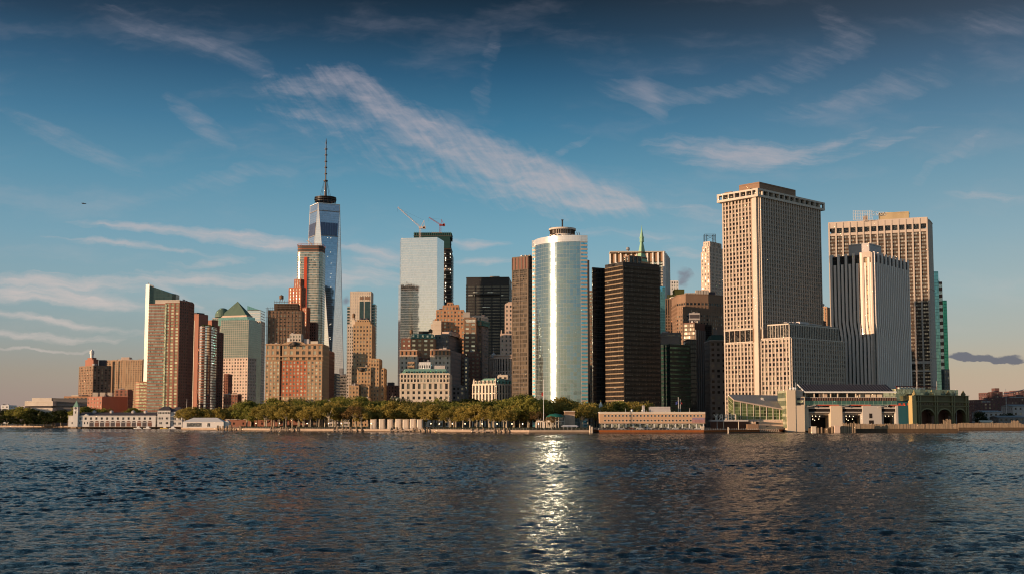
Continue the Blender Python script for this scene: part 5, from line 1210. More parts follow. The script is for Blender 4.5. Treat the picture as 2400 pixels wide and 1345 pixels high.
# ------------------------------------------------------------------ striped tower
Y = 1078
def striped(f, z0, z1, r, w, n, m, faces, gl):
    V(r, f, z0, z1, gl, 'curtain', cap=False)
f = corner(1946, 2047, 2130, 592, Y, 32)
f = corner(1946, 2046, 2126, 592, Y, 40); r = T('vertical_striped_tower', 'grey vertically striped tower with twisting pier ends and a white rooftop box', 'office tower', f)
V(r, f, G, zat(597, Y), M['g_black'], 'curtain', cap=True, roof=M['slate'])
zj0, zj1 = zat(786, Y), zat(756, Y)
for ei, (A, B, n) in enumerate(((f[3], f[0], 11), (f[0], f[1], 18))):
    L = math.dist(A, B); t = ((B[0] - A[0]) / L, (B[1] - A[1]) / L); nr = (t[1], -t[0]); b = MB()
    for k in range(n + 1):
        s0 = k * (L - 1.3) / n; hi = zat(597, Y) + (2.6 if k % 2 == 0 else -7)
        wd = 2.1 if ei == 0 else 1.75
        if k == n and ei == 0: wd = 3.6; s0 = L - 3.6
        if ei == 0 and 0 < k < n and k > n - 3: pass
        b.fbox(A, t, nr, s0, s0 + wd, zj1 + (4 if k % 2 else 0), hi, 0, 1.5)
        off = L / n / 2 if k < n else 0
        b.fbox(A, t, nr, min(s0 + off, L - wd), min(s0 + off, L - wd) + wd, G, zj0 - (4 if k % 2 else 0), 0, 1.5)
        # slanting joint piece
        def P(a, d, z): return (A[0] + t[0] * a + nr[0] * d, A[1] + t[1] * a + nr[1] * d, z)
        a0, a1 = min(s0 + off, L - wd), s0; za, zb = zj0 - (4 if k % 2 else 0), zj1 + (4 if k % 2 else 0)
        b.quad(P(a0, 1.5, za), P(a0 + wd, 1.5, za), P(a1 + wd, 1.5, zb), P(a1, 1.5, zb)); b.quad(P(a0, 0, za), P(a0, 1.5, za), P(a1, 1.5, zb), P(a1, 0, zb)); b.quad(P(a0 + wd, 1.5, za), P(a0 + wd, 0, za), P(a1 + wd, 0, zb), P(a1 + wd, 1.5, zb))
    b.build('pier', mat('pale_granite', (.84, .73, .66), .7, var=.08), r, kind='stuff')
A, B = f[3], f[0]; L = math.dist(A, B); t = ((B[0] - A[0]) / L, (B[1] - A[1]) / L); nr = (t[1], -t[0]); b = MB()
b.fbox(A, t, nr, L * .80, L * .965, zat(786, Y), zat(603, Y), .0, .9); b.build('sunlit_glass_slot', glass('g_sunlit_slot', (.22, .14, .05), .15, .45, (1.5, 4.2), (.3, .12), (.05, .035, .02), (.03, .03), 1.2), r)  # gold of the sunlit corner put into the glass tint
b = MB(); b.fbox(A, t, nr, L * .965, L * 1.0, G, zat(592, Y), 0, 2.0); b.fbox(A, t, nr, L * .76, L * .80, zat(786, Y), zat(592, Y), 0, 2.2); b.fbox(A, t, nr, L * .80, L * .97, zat(603, Y), zat(590, Y), .9, 2.3); b.build('pale_corner_pier', M['beige_precast'], r)
V(r, subfoot(f, .02, .36, .1, .58), zat(597, Y), zat(573, Y + 6), M['granite_grey'], 'bandonly', fl=30, sh=.03)
b = MB(); p = at(1949, 600, Y + 20)
block(r, 'corner_box', front(1948, 1954, 600, Y + 26, 6), zat(606, Y), zat(598, Y + 26), M['granite_grey'])
# ------------------------------------------------------------------ beige tall tower
Y = 1290
f = corner(1941, 2174, 2182, 510, Y, -9) if 0 else front(1941, 2174, 524, Y + 42, 30, -21)
r = T('beige_column_tower', 'tall wide beige tower with deep square top openings behind the striped tower', 'office tower', f)
bp = M['beige_precast']; zt = zat(509, Y)
A, B = f[0], f[1]; L = math.dist(A, B); t = ((B[0] - A[0]) / L, (B[1] - A[1]) / L); nr = (t[1], -t[0])
zt = zat(524, Y + 42); zl = zat(555, Y + 42); zw = zat(549, Y + 42); zv = zat(537, Y + 42)
V(r, f, G, zl, mat('brown_glass', (.05, .04, .035), .2, .3), 'ribbon', fl=3.9, sh=.5, d=.15, pane=M['g_strip'], grid=mat('dark_spandrel', (.07, .045, .032)), cap=False)
V(r, f, zl, zw, bp, 'curtain', cap=False); V(r, f, zv, zt, bp, 'bandonly', fl=60, sh=.02)
V(r, inset(f, 2.2), zw, zv, M['pane_black'], 'curtain', cap=False)
b = MB(); n = 14; pwid = 1.7
for k in range(n + 1): s0 = k * (L - pwid) / n; b.fbox(A, t, nr, s0, s0 + pwid, G, zt - .3, -2.4, 1.3)
b.build('column', bp, r)
b = MB(); b.fbox(A, t, nr, 0, L, zl, zw, 0, .8); b.fbox(A, t, nr, 0, L, zv, zt - .1, -2, .8); b.build('belt_course', bp, r)
z5 = zat(848, Y); b = MB(); b.fbox(A, t, nr, 0, L, z5 - 1.4, z5 + 1.4, 0, 1.2); b.fbox(A, t, nr, 0, L, zat(868, Y) - .8, zat(868, Y) + .8, 0, 1.2); b.fbox(A, t, nr, 0, L, zat(864, Y), zat(852, Y), .1, .35, 1); b.build('mechanical_belt', [bp, M['pane_black']], r)
V(r, [f[1], (f[1][0] + 4.5, f[1][1] + 6), (f[2][0] + 4.5, f[2][1]), f[2]], G, zt - 2, bp, 'bandonly', fl=80, sh=.02)
V(r, front(2059, 2130, 500, Y + 25, 12, -21), zt, zat(497, Y + 12), mat('tan_metal', (.42, .33, .20)), 'bandonly', fl=30, sh=.04)
b = MB(); x0, x1 = at(2012, 500, Y)[0], at(2057, 500, Y)[0]; z0 = zt + .2; z1 = zat(487, Y)
for k in range(9):
    xx = x0 + (x1 - x0) * k / 8; b.bar((xx, Y + 20, z0), (xx, Y + 20, z1 - (k * .25 if k < 4 else 1 - k * .2)), .22, n=4)
for k in range(7): zz_ = z0 + (z1 - z0) * k / 6; b.bar((x0, Y + 20, zz_), (x1, Y + 20, zz_ + .4), .2, n=4)
x2 = at(2122, 500, Y)[0]; n = 14
b.bar((x1, Y + 22, zat(497, Y)), (x2, Y + 22, zat(497, Y)), .3, n=4); b.bar((x1, Y + 22, zat(489, Y)), (x2, Y + 22, zat(491, Y)), .3, n=4)
for k in range(n): xa_, xb_ = x1 + (x2 - x1) * k / n, x1 + (x2 - x1) * (k + 1) / n; b.bar((xa_, Y + 22, zat(497 if k % 2 else 490, Y)), (xb_, Y + 22, zat(490 if k % 2 else 497, Y)), .25, n=4)
b.build('white_lattice_frame', M['white_paint'], r)
block(r, 'stair_box', front(2026, 2034, 500, Y + 30, 5), zt, zat(495, Y), M['brick_brown'])
# right edge towers
f = front(2176, 2199, 640, 1420, 30, 0); r = T('teal_glass_tower', 'teal glass tower at the right edge of the beige tower', 'office tower', f)
V(r, front(2170, 2199, 640, 1420, 30), G, zat(638, 1420), M['g_green'], 'curtain')
f = front(2199, 2208, 663, 1440, 20, 0); r = T('brown_banded_sliver', 'narrow brown and white banded tower edge between teal and emerald glass', 'office tower', f)
V(r, front(2190, 2208, 664, 1450, 20), G, zat(662, 1450), M['brick_dark'], 'ribbon', fl=8.2, sh=.5, pane=M['pane_lit'])
f = front(2207, 2219, 706, 1480, 24, 0); r = T('emerald_glass_tower', 'emerald green glass tower last in the row at the right', 'office tower', f)
V(r, front(2190, 2219, 706, 1480, 24), G, zat(705, 1480), M['g_emerald'], 'curtain')
V(r, front(2213, 2225, 870, 1440, 20), G, zat(866, 1440), M['grey_stone'], 'punch', bay=3, fl=4, pane=M['pane_mid'], maxw=0)
# ------------------------------------------------------------------ ground, seawall, water
shore = [(-900, 1000), (0, 1000), (165, 1001.2), (168, 1003.2), (424, 1003.6), (426, 1006.6), (540, 1008), (640, 1009.3), (1000, 1011.7), (1240, 1014),
         (1385, 1014), (1386, 1012.4), (1403, 1012.4), (1404, 1014.2), (1650, 1014.2), (1800, 1012.6), (1842, 1011.5), (1925, 1010.6), (2104, 1010.4), (2110, 1005.5), (2600, 1005), (3400, 1003)]
SP = []
for px, py in shore: Ys = shoreY(py); SP.append((at(px, py, Ys)[0], Ys))
def shore_at(px):
    for (a, b), (p, q) in zip(zip(shore, SP), zip(shore[1:], SP[1:])):
        pass
    for i in range(len(shore) - 1):
        if shore[i][0] <= px <= shore[i + 1][0]:
            t = (px - shore[i][0]) / max(1e-6, shore[i + 1][0] - shore[i][0]); return SP[i][1] + (SP[i + 1][1] - SP[i][1]) * t
    return 900
b = MB(); b.poly([(*p, G) for p in SP] + [(14000, 2000, G), (14000, 20000, G), (-14000, 20000, G), (-14000, 2000, G)])
bpy.context.view_layer.update()
o = b.build('ground', mat('earth', (.13, .105, .08), .95)); tag(o, kind='structure')
b = MB()
for i in range(len(SP) - 1):
    a, c = SP[i], SP[i + 1]; u = a[0]
    m = 1 if 1386 <= shore[i][0] < 1842 else 0
    b.quad((*a, -1.5), (*c, -1.5), (*c, .55), (*a, .55), [(u, 0), (c[0], 0), (c[0], 1), (u, 1)], 2)
    b.quad((a[0], a[1] - .02, .55), (c[0], c[1] - .02, .55), (c[0], c[1] - .02, G), (a[0], a[1] - .02, G), [(u, 0), (c[0], 0), (c[0], 1), (u, 1)], m)
    b.quad((a[0], a[1] - .5, G + .02), (c[0], c[1] - .5, G + .02), (c[0], c[1] + 1.3, G + .02), (a[0], a[1] + 1.3, G + .02), None, m)
    b.quad((a[0], a[1] - .5, G - .5), (c[0], c[1] - .5, G - .5), (c[0], c[1] - .5, G + .02), (a[0], a[1] - .5, G + .02), [(u, 0), (c[0], 0), (c[0], 1), (u, 1)], m)
o = b.build('seawall', [M['seawall_stone'], M['rust'], M['wood_wet']]); tag(o, kind='structure')
o['label'] = 'sunlit stone and rusty steel quay edge along the waterline'
# promenade path strip and lawn
b = MB()
for i in range(len(SP) - 1):
    a, c = SP[i], SP[i + 1]
    b.quad((a[0], a[1] + 1.3, G + .012), (c[0], c[1] + 1.3, G + .012), (c[0], c[1] + 16, G + .012), (a[0], a[1] + 16, G + .012))
o = b.build('promenade', M['seawall_stone']); tag(o, kind='structure')

def ocean(N=512, size=150.0, seed=3, wind=(.35, -.94), L=3.2, rms=.13):
    rg = np.random.default_rng(seed); kx = np.fft.fftfreq(N, size / N) * 2 * np.pi; KX, KY = np.meshgrid(kx, kx)
    K = np.hypot(KX, KY); K[0, 0] = 1; wd = (KX * wind[0] + KY * wind[1]) / K
    P = np.exp(-1 / (K * L) ** 2) / K ** 3.6 * (.13 + wd ** 4) * np.exp(-(K * .10) ** 2)
    P[0, 0] = 0
    h = np.fft.ifft2((rg.normal(size=(N, N)) + 1j * rg.normal(size=(N, N))) * np.sqrt(P)).real
    return h / h.std() * rms
oc1 = ocean(L=.85, rms=.040, wind=(.2, -.98)); oc2 = ocean(512, 61.0, 9, (.62, -.78), .38, .040)
def samp(o, X, Y, size):
    N = o.shape[0]; u = (X / size * N) % N; v = (Y / size * N) % N; i = u.astype(int); j = v.astype(int); fu = u - i; fv = v - j
    i1 = (i + 1) % N; j1 = (j + 1) % N
    return (o[j, i] * (1 - fu) + o[j, i1] * fu) * (1 - fv) + (o[j1, i] * (1 - fu) + o[j1, i1] * fu) * fv
NR, NC = 1150, 1000
Ys = 32 * (1500 / 32) ** (np.arange(NR) / (NR - 1.0)); T_ = np.linspace(-.66, .66, NC)
YY, TT = np.meshgrid(Ys, T_, indexing='ij'); XX = YY * TT
c_, s_ = math.cos(.5), math.sin(.5)
ZZ = samp(oc1, XX, YY, 150.0) + samp(oc2, XX * c_ - YY * s_, XX * s_ + YY * c_, 61.0) + 1.0 * samp(oc1, (XX * c_ + YY * s_) * .30, (YY * c_ - XX * s_) * .30, 150.0)
ZZ *= .55 + .9 * np.clip(.5 + samp(oc1, XX * .035, YY * .02, 150.0) / oc1.std() * .35, 0, 1)
edge = np.clip((1500 - YY) / 100, 0, 1) * np.clip((YY - 32) / 3, 0, 1) * np.clip((.66 - np.abs(TT)) / .01, 0, 1); ZZ *= edge
co_ = np.stack([XX, YY, ZZ], -1).reshape(-1, 3)
idx = np.arange(NR * NC).reshape(NR, NC); q = np.stack([idx[:-1, :-1], idx[:-1, 1:], idx[1:, 1:], idx[1:, :-1]], -1).reshape(-1, 4)
ex = np.array([[-.66 * 32, 32, 0], [.66 * 32, 32, 0], [.66 * 1500, 1500, 0], [-.66 * 1500, 1500, 0], [-14000, -4000, 0], [14000, -4000, 0], [14000, 3000, 0], [-14000, 3000, 0]], float)
n0 = len(co_); co_ = np.concatenate([co_, ex]); q = np.concatenate([q, np.array([[4, 5, 1, 0], [5, 6, 2, 1], [6, 7, 3, 2], [7, 4, 0, 3]]) + n0])
me = bpy.data.meshes.new('water'); me.vertices.add(len(co_)); me.vertices.foreach_set('co', co_.ravel())
me.loops.add(q.size); me.loops.foreach_set('vertex_index', q.ravel().astype(np.int32)); me.polygons.add(len(q)); me.polygons.foreach_set('loop_start', np.arange(0, q.size, 4, dtype=np.int32))
me.update(calc_edges=True); me.polygons.foreach_set('use_smooth', np.ones(len(q), bool))
m, t, bs_ = newmat('harbour_water')
bs_.inputs['Base Color'].default_value = (.004, .017, .030, 1); bs_.inputs['Roughness'].default_value = .045; bs_.inputs['Specular IOR Level'].default_value = .11; bs_.inputs['IOR'].default_value = 1.33
tcn = t.nodes.new('ShaderNodeTexCoord')
mp = t.nodes.new('ShaderNodeMapping'); mp.inputs['Scale'].default_value = (.9, 1, 1); mp.inputs['Rotation'].default_value = (0, 0, R(12)); t.links.new(tcn.outputs['Object'], mp.inputs[0])
n1 = noise(t, mp.outputs[0], 1.4, 5, .6); n2 = noise(t, mp.outputs[0], .22, 4, .6)
n3 = noise(t, mp.outputs[0], 5.0, 3, .6); big = noise(t, mp.outputs[0], .012, 3, .5)
bp_ = t.nodes.new('ShaderNodeBump'); bp_.inputs['Distance'].default_value = 1.0; bp_.inputs['Strength'].default_value = 1.0
t.links.new((n1 * .38 * (big.smooth(.3, .7) * .8 + .6) + n2 * .34 + n3 * .12).s, bp_.inputs['Height']); t.links.new(bp_.outputs[0], bs_.inputs['Normal'])
me.materials.append(m); o = bpy.data.objects.new('water', me); C.objects.link(o); tag(o, kind='structure')

# ------------------------------------------------------------------ trees
def leafmat(name, ca, cb):
    m, t, b = newmat(name); oi = t.nodes.new('ShaderNodeObjectInfo'); geo = t.nodes.new('ShaderNodeNewGeometry')
    tcn = t.nodes.new('ShaderNodeTexCoord'); n = noise(t, tcn.outputs['Object'], .55, 3)
    rp = E(t, geo.outputs['Random Per Island']); f = (E(t, oi.outputs['Random']) * .6 + n * .5 + rp * .35 - .2).sat()
    t.links.new(mixc(t, f, ca, cb), b.inputs['Base Color']); b.inputs['Roughness'].default_value = .7; b.inputs['Specular IOR Level'].default_value = .15
    tl = t.nodes.new('ShaderNodeBsdfTranslucent'); mx_ = t.nodes.new('ShaderNodeMixShader'); mx_.inputs[0].default_value = .5
    src_ = b.inputs['Base Color'].links[0].from_socket; t.links.new(src_, tl.inputs[0]); t.links.new(b.outputs[0], mx_.inputs[1]); t.links.new(tl.outputs[0], mx_.inputs[2])
    out_ = [n_ for n_ in t.nodes if n_.type == 'OUTPUT_MATERIAL'][0]; t.links.new(mx_.outputs[0], out_.inputs[0])
    return m
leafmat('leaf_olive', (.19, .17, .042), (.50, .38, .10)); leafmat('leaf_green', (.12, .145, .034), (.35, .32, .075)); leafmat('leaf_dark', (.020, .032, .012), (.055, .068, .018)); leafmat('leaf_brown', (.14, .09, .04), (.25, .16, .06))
mat('bark', (.30, .24, .17), .9, var=.4, scale=1.5); mat('bark_pale', (.50, .44, .34), .9, var=.3, scale=1.5)
def make_tree(seed, h, w, lm, bark, sparse=1.0, low=.28):
    rs = random.Random(seed); tr = MB(); cr = MB()
    lean = rs.uniform(-.06, .06) * h; top = Vector((lean, 0, h * .62)); base = Vector((0, 0, 0)); fork = Vector((lean * .4, 0, h * .3))
    tr.bar(base, fork, .38, n=6, r2=.28); tr.bar(fork, top, .28, n=5, r2=.1)
    limbs = []
    for k in range(7):
        an = k * 2.4 + rs.random(); e = Vector((math.cos(an) * w * rs.uniform(.22, .4), math.sin(an) * w * rs.uniform(.22, .4), h * rs.uniform(.55, .85))); st = fork.lerp(top, rs.uniform(0, .5))
        md = st.lerp(e, .5) + Vector((0, 0, h * .04)); tr.bar(st, md, .17, n=4, r2=.11); tr.bar(md, e, .11, n=4, r2=.04); limbs.append(e)
    cl = []
    sx_, sy_ = rs.uniform(.85, 1.25), rs.uniform(.85, 1.25)
    for k in range(int(30 * sparse)):
        a = rs.uniform(0, 6.28); u = rs.uniform(-.75, 1); rr = math.sqrt(max(0, 1 - u * u)) ** .8 * rs.uniform(.45, 1.0)
        cl.append((Vector((math.cos(a) * rr * w * .46 * sx_ + lean, math.sin(a) * rr * w * .46 * sy_, h * (low + 1) / 2 + u * h * (1 - low) * .40)), rs.uniform(.10, .19) * w))
    for c, rd in cl:
        for _ in range(int(48)):
            d = Vector((rs.gauss(0, 1), rs.gauss(0, 1), rs.gauss(0, 1))).normalized(); p = c + Vector((d.x, d.y, d.z * .75)) * rd * rs.uniform(.55, 1.08)
            nrm = (d + Vector((rs.gauss(0, .5), rs.gauss(0, .5), rs.gauss(0, .5)))).normalized(); a = nrm.orthogonal().normalized(); bb = nrm.cross(a); s = rs.uniform(.32, .62)
            th = rs.uniform(0, 6.28); a2 = a * math.cos(th) + bb * math.sin(th); b2 = nrm.cross(a2)
            cr.quad(tuple(p - a2 * s), tuple(p - b2 * s * .6), tuple(p + a2 * s), tuple(p + b2 * s * .6))
    rt = thing('park_tree', None, 'tree', (0, 0, -500)); WL[rt.name] = Vector((0, 0, 0))
    tr.build('trunk', M[bark], rt); cr.build('crown', M[lm], rt)
    return rt
protos = {}
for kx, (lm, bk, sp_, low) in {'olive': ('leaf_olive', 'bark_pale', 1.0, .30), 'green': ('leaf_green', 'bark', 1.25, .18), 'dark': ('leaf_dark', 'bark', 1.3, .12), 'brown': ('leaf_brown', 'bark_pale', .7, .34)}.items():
    protos[kx] = [make_tree(100 + 7 * j + len(kx), 1 * 14.0, 13.0, lm, bk, sp_, low) for j in range(5 if kx != 'brown' else 3)]
used = set(); tr_rng = random.Random(21)
def tree(px, Y, topy, kind, label, group, wide=1.0):
    j = tr_rng.randrange(len(protos[kind])); src = protos[kind][j]; p = at(px, 970, Y); h = zat(topy, Y) - G; s = h / 13.6
    if (kind, j) in used:
        r = src.copy(); C.objects.link(r)
        for ch in src.children: c = ch.copy(); C.objects.link(c); c.parent = r
    else: used.add((kind, j)); r = src
    r.location = (p[0], Y, G); r.scale = (s * wide, s * wide, s); r.rotation_euler = (0, 0, tr_rng.uniform(0, 6.28))
    r['label'] = label; r['group'] = group; r['category'] = 'tree'
rs = random.Random(33)
gF = 'front row of park plane trees on the promenade'; gB = 'taller trees behind the promenade row'
def front_y(px): return shore_at(px) + 30
for i in range(42):
    px = 625 + i * 14.9 + rs.uniform(-4, 4)
    if 862 < px < 995: Yt = shore_at(px) + rs.uniform(75, 95)
    else: Yt = shore_at(px) + rs.uniform(24, 60)
    tree(px, Yt, rs.uniform(947, 962), 'olive' if rs.random() < .85 else 'brown', 'olive leaved plane tree with pale trunk in the front row along the promenade', gF, rs.uniform(.95, 1.3))
for i in range(46):
    px = 560 + i * 15.4 + rs.uniform(-6, 6); Yt = shore_at(px) + rs.uniform(90, 150); k = 'green' if rs.random() < .6 else 'olive'
    tree(px, Yt, rs.uniform(938, 949), k, 'taller green park tree in the second row behind the promenade trees', gB, rs.uniform(1.05, 1.45))
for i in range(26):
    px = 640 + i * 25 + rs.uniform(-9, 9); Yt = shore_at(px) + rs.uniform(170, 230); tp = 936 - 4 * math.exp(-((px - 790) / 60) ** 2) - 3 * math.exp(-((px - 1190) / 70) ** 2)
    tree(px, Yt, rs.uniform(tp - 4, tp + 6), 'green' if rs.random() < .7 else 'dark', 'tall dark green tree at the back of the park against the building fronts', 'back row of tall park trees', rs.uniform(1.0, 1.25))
for i in range(13):
    px = 436 + i * 15 + rs.uniform(-3, 3); tree(px, 1085 + rs.uniform(-15, 30), rs.uniform(953, 959), 'brown' if i in (8, 9) else 'olive', 'rounded olive tree standing behind the white tent', 'trees behind the white tent', 1.1)
for i in range(8):
    px = 560 + i * 14; tree(px, 1150 + rs.uniform(-15, 30), rs.uniform(944, 952), 'green', 'green tree behind the low brick fort wall', 'trees behind the brick fort', 1.15)
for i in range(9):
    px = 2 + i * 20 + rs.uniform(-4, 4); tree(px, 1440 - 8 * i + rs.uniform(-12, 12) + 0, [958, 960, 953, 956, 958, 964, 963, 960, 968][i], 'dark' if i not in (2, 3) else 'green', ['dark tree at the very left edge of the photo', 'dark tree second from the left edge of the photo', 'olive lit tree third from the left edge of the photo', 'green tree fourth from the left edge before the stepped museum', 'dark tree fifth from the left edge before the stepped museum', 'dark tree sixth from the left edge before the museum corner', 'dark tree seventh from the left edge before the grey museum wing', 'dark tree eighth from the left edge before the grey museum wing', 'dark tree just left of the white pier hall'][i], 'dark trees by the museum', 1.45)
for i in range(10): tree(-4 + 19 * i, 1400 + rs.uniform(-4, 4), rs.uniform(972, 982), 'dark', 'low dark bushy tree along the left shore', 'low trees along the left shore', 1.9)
for i, px in enumerate((188, 198, 208, 219, 229)): tree(px, 1268 + rs.uniform(-6, 6), 951 + 2 * i, 'green', 'green tree top peeking over the white pier hall roof', 'trees behind the white pier hall', 1.2)
for i, px in enumerate((246, 306, 316)): tree(px, 1268, 956, 'green', ('small green tree top over the middle of the pier hall roof', 'green tree top before the rounded brick podium, left of a pair', 'green tree top before the rounded brick podium, right of a pair')[i], 'trees behind the white pier hall', 1.1)
sp = [(1240, 60, 928, 'green'), (1222, 70, 926, 'green'), (1206, 80, 930, 'green'), (1256, 90, 934, 'green'), (1270, 100, 938, 'dark'), (1292, 110, 940, 'olive'), (1310, 115, 932, 'olive'), (1330, 120, 936, 'olive'), (1346, 110, 946, 'olive'), (1362, 100, 942, 'olive'),
      (1378, 66, 944, 'olive'), (1392, 72, 945, 'olive'), (1366, 60, 952, 'olive'), (1398, 84, 955, 'olive'), (1431, 110, 944, 'olive'), (1446, 115, 941, 'green'), (1460, 120, 940, 'green'), (1482, 115, 942, 'olive'), (1498, 110, 939, 'olive'), (1510, 120, 945, 'olive'), (1262, 50, 962, 'brown'), (1292, 18, 975, 'brown')]
lb = {'green': 'leafy green tree at the right end of the park', 'olive': 'autumn olive tree between the park end and the tan quay building', 'dark': 'dark tree in shade at the foot of the curved mirror tower', 'brown': 'small brown leaved tree beside the green roofed pavilion'}
for px, dy, ty, k in sp: tree(px, shore_at(px) + dy, ty, k, lb[k], 'trees at the right end of the park, ' + k, 1.15)
for k_ in protos:
    for j, o in enumerate(protos[k_]):
        if (k_, j) not in used:
            for ch in list(o.children): bpy.data.objects.remove(ch)
            bpy.data.objects.remove(o)
# hedge ground cover along park
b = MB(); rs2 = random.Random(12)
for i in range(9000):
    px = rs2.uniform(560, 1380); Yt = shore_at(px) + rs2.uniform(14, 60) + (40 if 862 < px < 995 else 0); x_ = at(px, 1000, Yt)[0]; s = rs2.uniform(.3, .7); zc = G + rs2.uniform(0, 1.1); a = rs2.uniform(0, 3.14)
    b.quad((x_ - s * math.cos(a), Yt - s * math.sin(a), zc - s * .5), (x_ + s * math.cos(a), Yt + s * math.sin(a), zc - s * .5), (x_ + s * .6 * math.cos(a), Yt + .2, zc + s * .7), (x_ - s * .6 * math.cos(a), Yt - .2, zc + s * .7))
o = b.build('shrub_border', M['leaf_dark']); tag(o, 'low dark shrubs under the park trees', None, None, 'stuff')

# ------------------------------------------------------------------ piles, kiosks, tent, fort
def piles(lst, group, label, hpx=11, rad=.35):
    src = None; rr = random.Random(len(lst))
    for px in lst:
        Yp = shore_at(px) - 3.0; p = at(px, 1000, Yp)
        if src is None:
            b = MB(); h = hpx * Yp / F
            for dx, dy, l in ((0, 0, 0), (.75, .2, .25), (-.5, .6, -.2)): b.bar((dx, dy, -1.2), (dx * .3 + l, dy * .3, h), rad, n=6, r2=rad * .9)
            o = b.build('mooring_pile', [M['wood_pile']]); src = o
        else: o = src.copy(); C.objects.link(o)
        o.location = (p[0], Yp, 0); o.rotation_euler = (rr.uniform(-.05, .05), rr.uniform(-.08, .08), rr.uniform(0, 6)); o.scale = (1, 1, rr.uniform(.85, 1.15)); tag(o, label, 'pile', group)
piles([510, 515, 523, 531, 538, 542, 550, 563], 'piles by the white tent', 'wooden mooring pile cluster standing by the right end of the white tent')
piles([636, 641, 659, 664, 672, 685, 697], 'left pile group', 'wooden mooring pile cluster before the left end of the plane tree row')
piles([784, 791, 804, 812, 822, 835, 848], 'middle pile group', 'wooden mooring pile cluster left of the white kiosk row')
piles([917, 930, 942, 969, 978, 990, 1002], 'kiosk pile group', 'wooden mooring pile cluster before the white kiosk row')
piles([1107, 1120, 1134, 1160, 1170, 1181, 1190], 'right pile group', 'wooden mooring pile cluster before the right part of the plane tree row')
piles([180, 195, 205, 215, 226, 238, 252, 266, 277, 288, 297, 314, 330, 345], 'pier hall piles', 'weathered pile cluster along the front of the white pier hall', 9)
piles([100, 126, 166], 'left shore piles', 'slim wooden pile on the left shore before the museum trees', 12)
for i, (a, q) in enumerate(((634, 700), (782, 852), (915, 1005), (1105, 1194))):
    Yp = shore_at((a + q) / 2) - 3.4; x0, x1 = at(a, 1000, Yp)[0], at(q, 1000, Yp)[0]; b = MB(); b.box(x0, x1, Yp - 1.2, Yp + .5, .7, 1.5)
    for k in range(9): xx = x0 + (x1 - x0) * k / 8; b.box(xx - .2, xx + .2, Yp - 1.3, Yp - 1.15, -.6, 1.9)
    o = b.build('fender_platform', M['seawall_stone']); tag(o, ['low pale fender platform before the left end of the plane trees', 'low pale fender platform left of the white kiosks', 'low pale fender platform before the white kiosks', 'low pale fender platform before the right part of the plane trees'][i], 'fender')
KX = [(868, 882), (888, 902), (908, 921), (926.5, 940.5), (943.5, 958), (960.5, 975), (977, 991)]
ordw = ['leftmost of the seven', 'second from the left of the seven', 'third from the left of the seven', 'middle one of the seven', 'third from the right of the seven', 'second from the right of the seven', 'rightmost of the seven']
for i, (a, q) in enumerate(KX):
    Yk = shore_at(a) + 8; x0, x1 = at(a, 990, Yk)[0], at(q, 990, Yk)[0]; zt = zat(981.5 if i % 2 else 982.5, Yk); r = thing('white_kiosk', ordw[i] + ' pale box shaped kiosks on the promenade', 'kiosk', ((x0 + x1) / 2, Yk, G), 'row of pale kiosks')
    b = MB(); b.prism([(x0, Yk + .8), (x0 + .7, Yk), (x1 - .7, Yk), (x1, Yk + .8), (x1, Yk + 4), (x0, Yk + 4)], G, zt); b.build('wall', mat('kiosk_panel', (.62, .53, .44), .7, var=.12, scale=.6), r)
    b = MB(); b.box(x0 - .1, x1 + .1, Yk - .1, Yk + 4.1, zt, zt + .2); b.build('roof', M['cream'], r)
    b = MB(); b.box(x0 + (x1 - x0) * .72, x0 + (x1 - x0) * .76, Yk - .04, Yk, G + .1, zt - .2); b.build('door_seam', M['brick_brown'], r)
# tent
Yt = 1032; x0, x1 = at(428, 990, Yt)[0], at(524, 990, Yt)[0]; xr = at(537, 990, Yt + 8)[0]; r = thing('white_tent', 'long white event tent with clear panelled windows on the quay', 'tent', ((x0 + x1) / 2, Yt, G))
ze = zat(988, Yt); zr = zat(978, Yt + 9); dpt = 15; tm = mat('tent_fabric', (.78, .74, .70), .6, var=.04)
b = MB(); b.prism([(x0, Yt), (x1, Yt), (x1, Yt + dpt), (x0, Yt + dpt)], G, ze, top=False); b.build('wall', tm, r)
b = MB(); ym = Yt + dpt / 2; xa, xb = at(454, 978, ym)[0], at(509, 978, ym)[0]
b.quad((x0 - .2, Yt - .2, ze), (x1 + .2, Yt - .2, ze), (xb, ym, zr), (xa, ym, zr)); b.poly([(x1 + .2, Yt - .2, ze), (x1 + .2, Yt + dpt, ze), (xb, ym, zr)]); b.poly([(x0 - .2, Yt + dpt, ze), (x0 - .2, Yt - .2, ze), (xa, ym, zr)]); b.quad((x1 + .2, Yt + dpt, ze), (x0 - .2, Yt + dpt, ze), (xa, ym, zr), (xb, ym, zr))
b.build('roof', tm, r)
for (a, q, n) in ((438, 473, 17), (486, 493, 3)):
    for k in range(n):
        xx0, xx1 = at(a + (q - a) * k / n, 990, Yt)[0], at(a + (q - a) * (k + .72) / n, 990, Yt)[0]; b = MB(); b.box(xx0, xx1, Yt - .08, Yt - .02, zat(999, Yt), zat(990.5, Yt)); b.build('window', M['pane_dark'], r)
b = MB(); b.prism([(x1 + .3, Yt + 2), (xr + 1.5, Yt + 2), (xr + 1.5, Yt + 9), (x1 + .3, Yt + 9)], G, ze - .3, top=False); xm = (x1 + xr + 1.8) / 2; zg = ze + 1.6
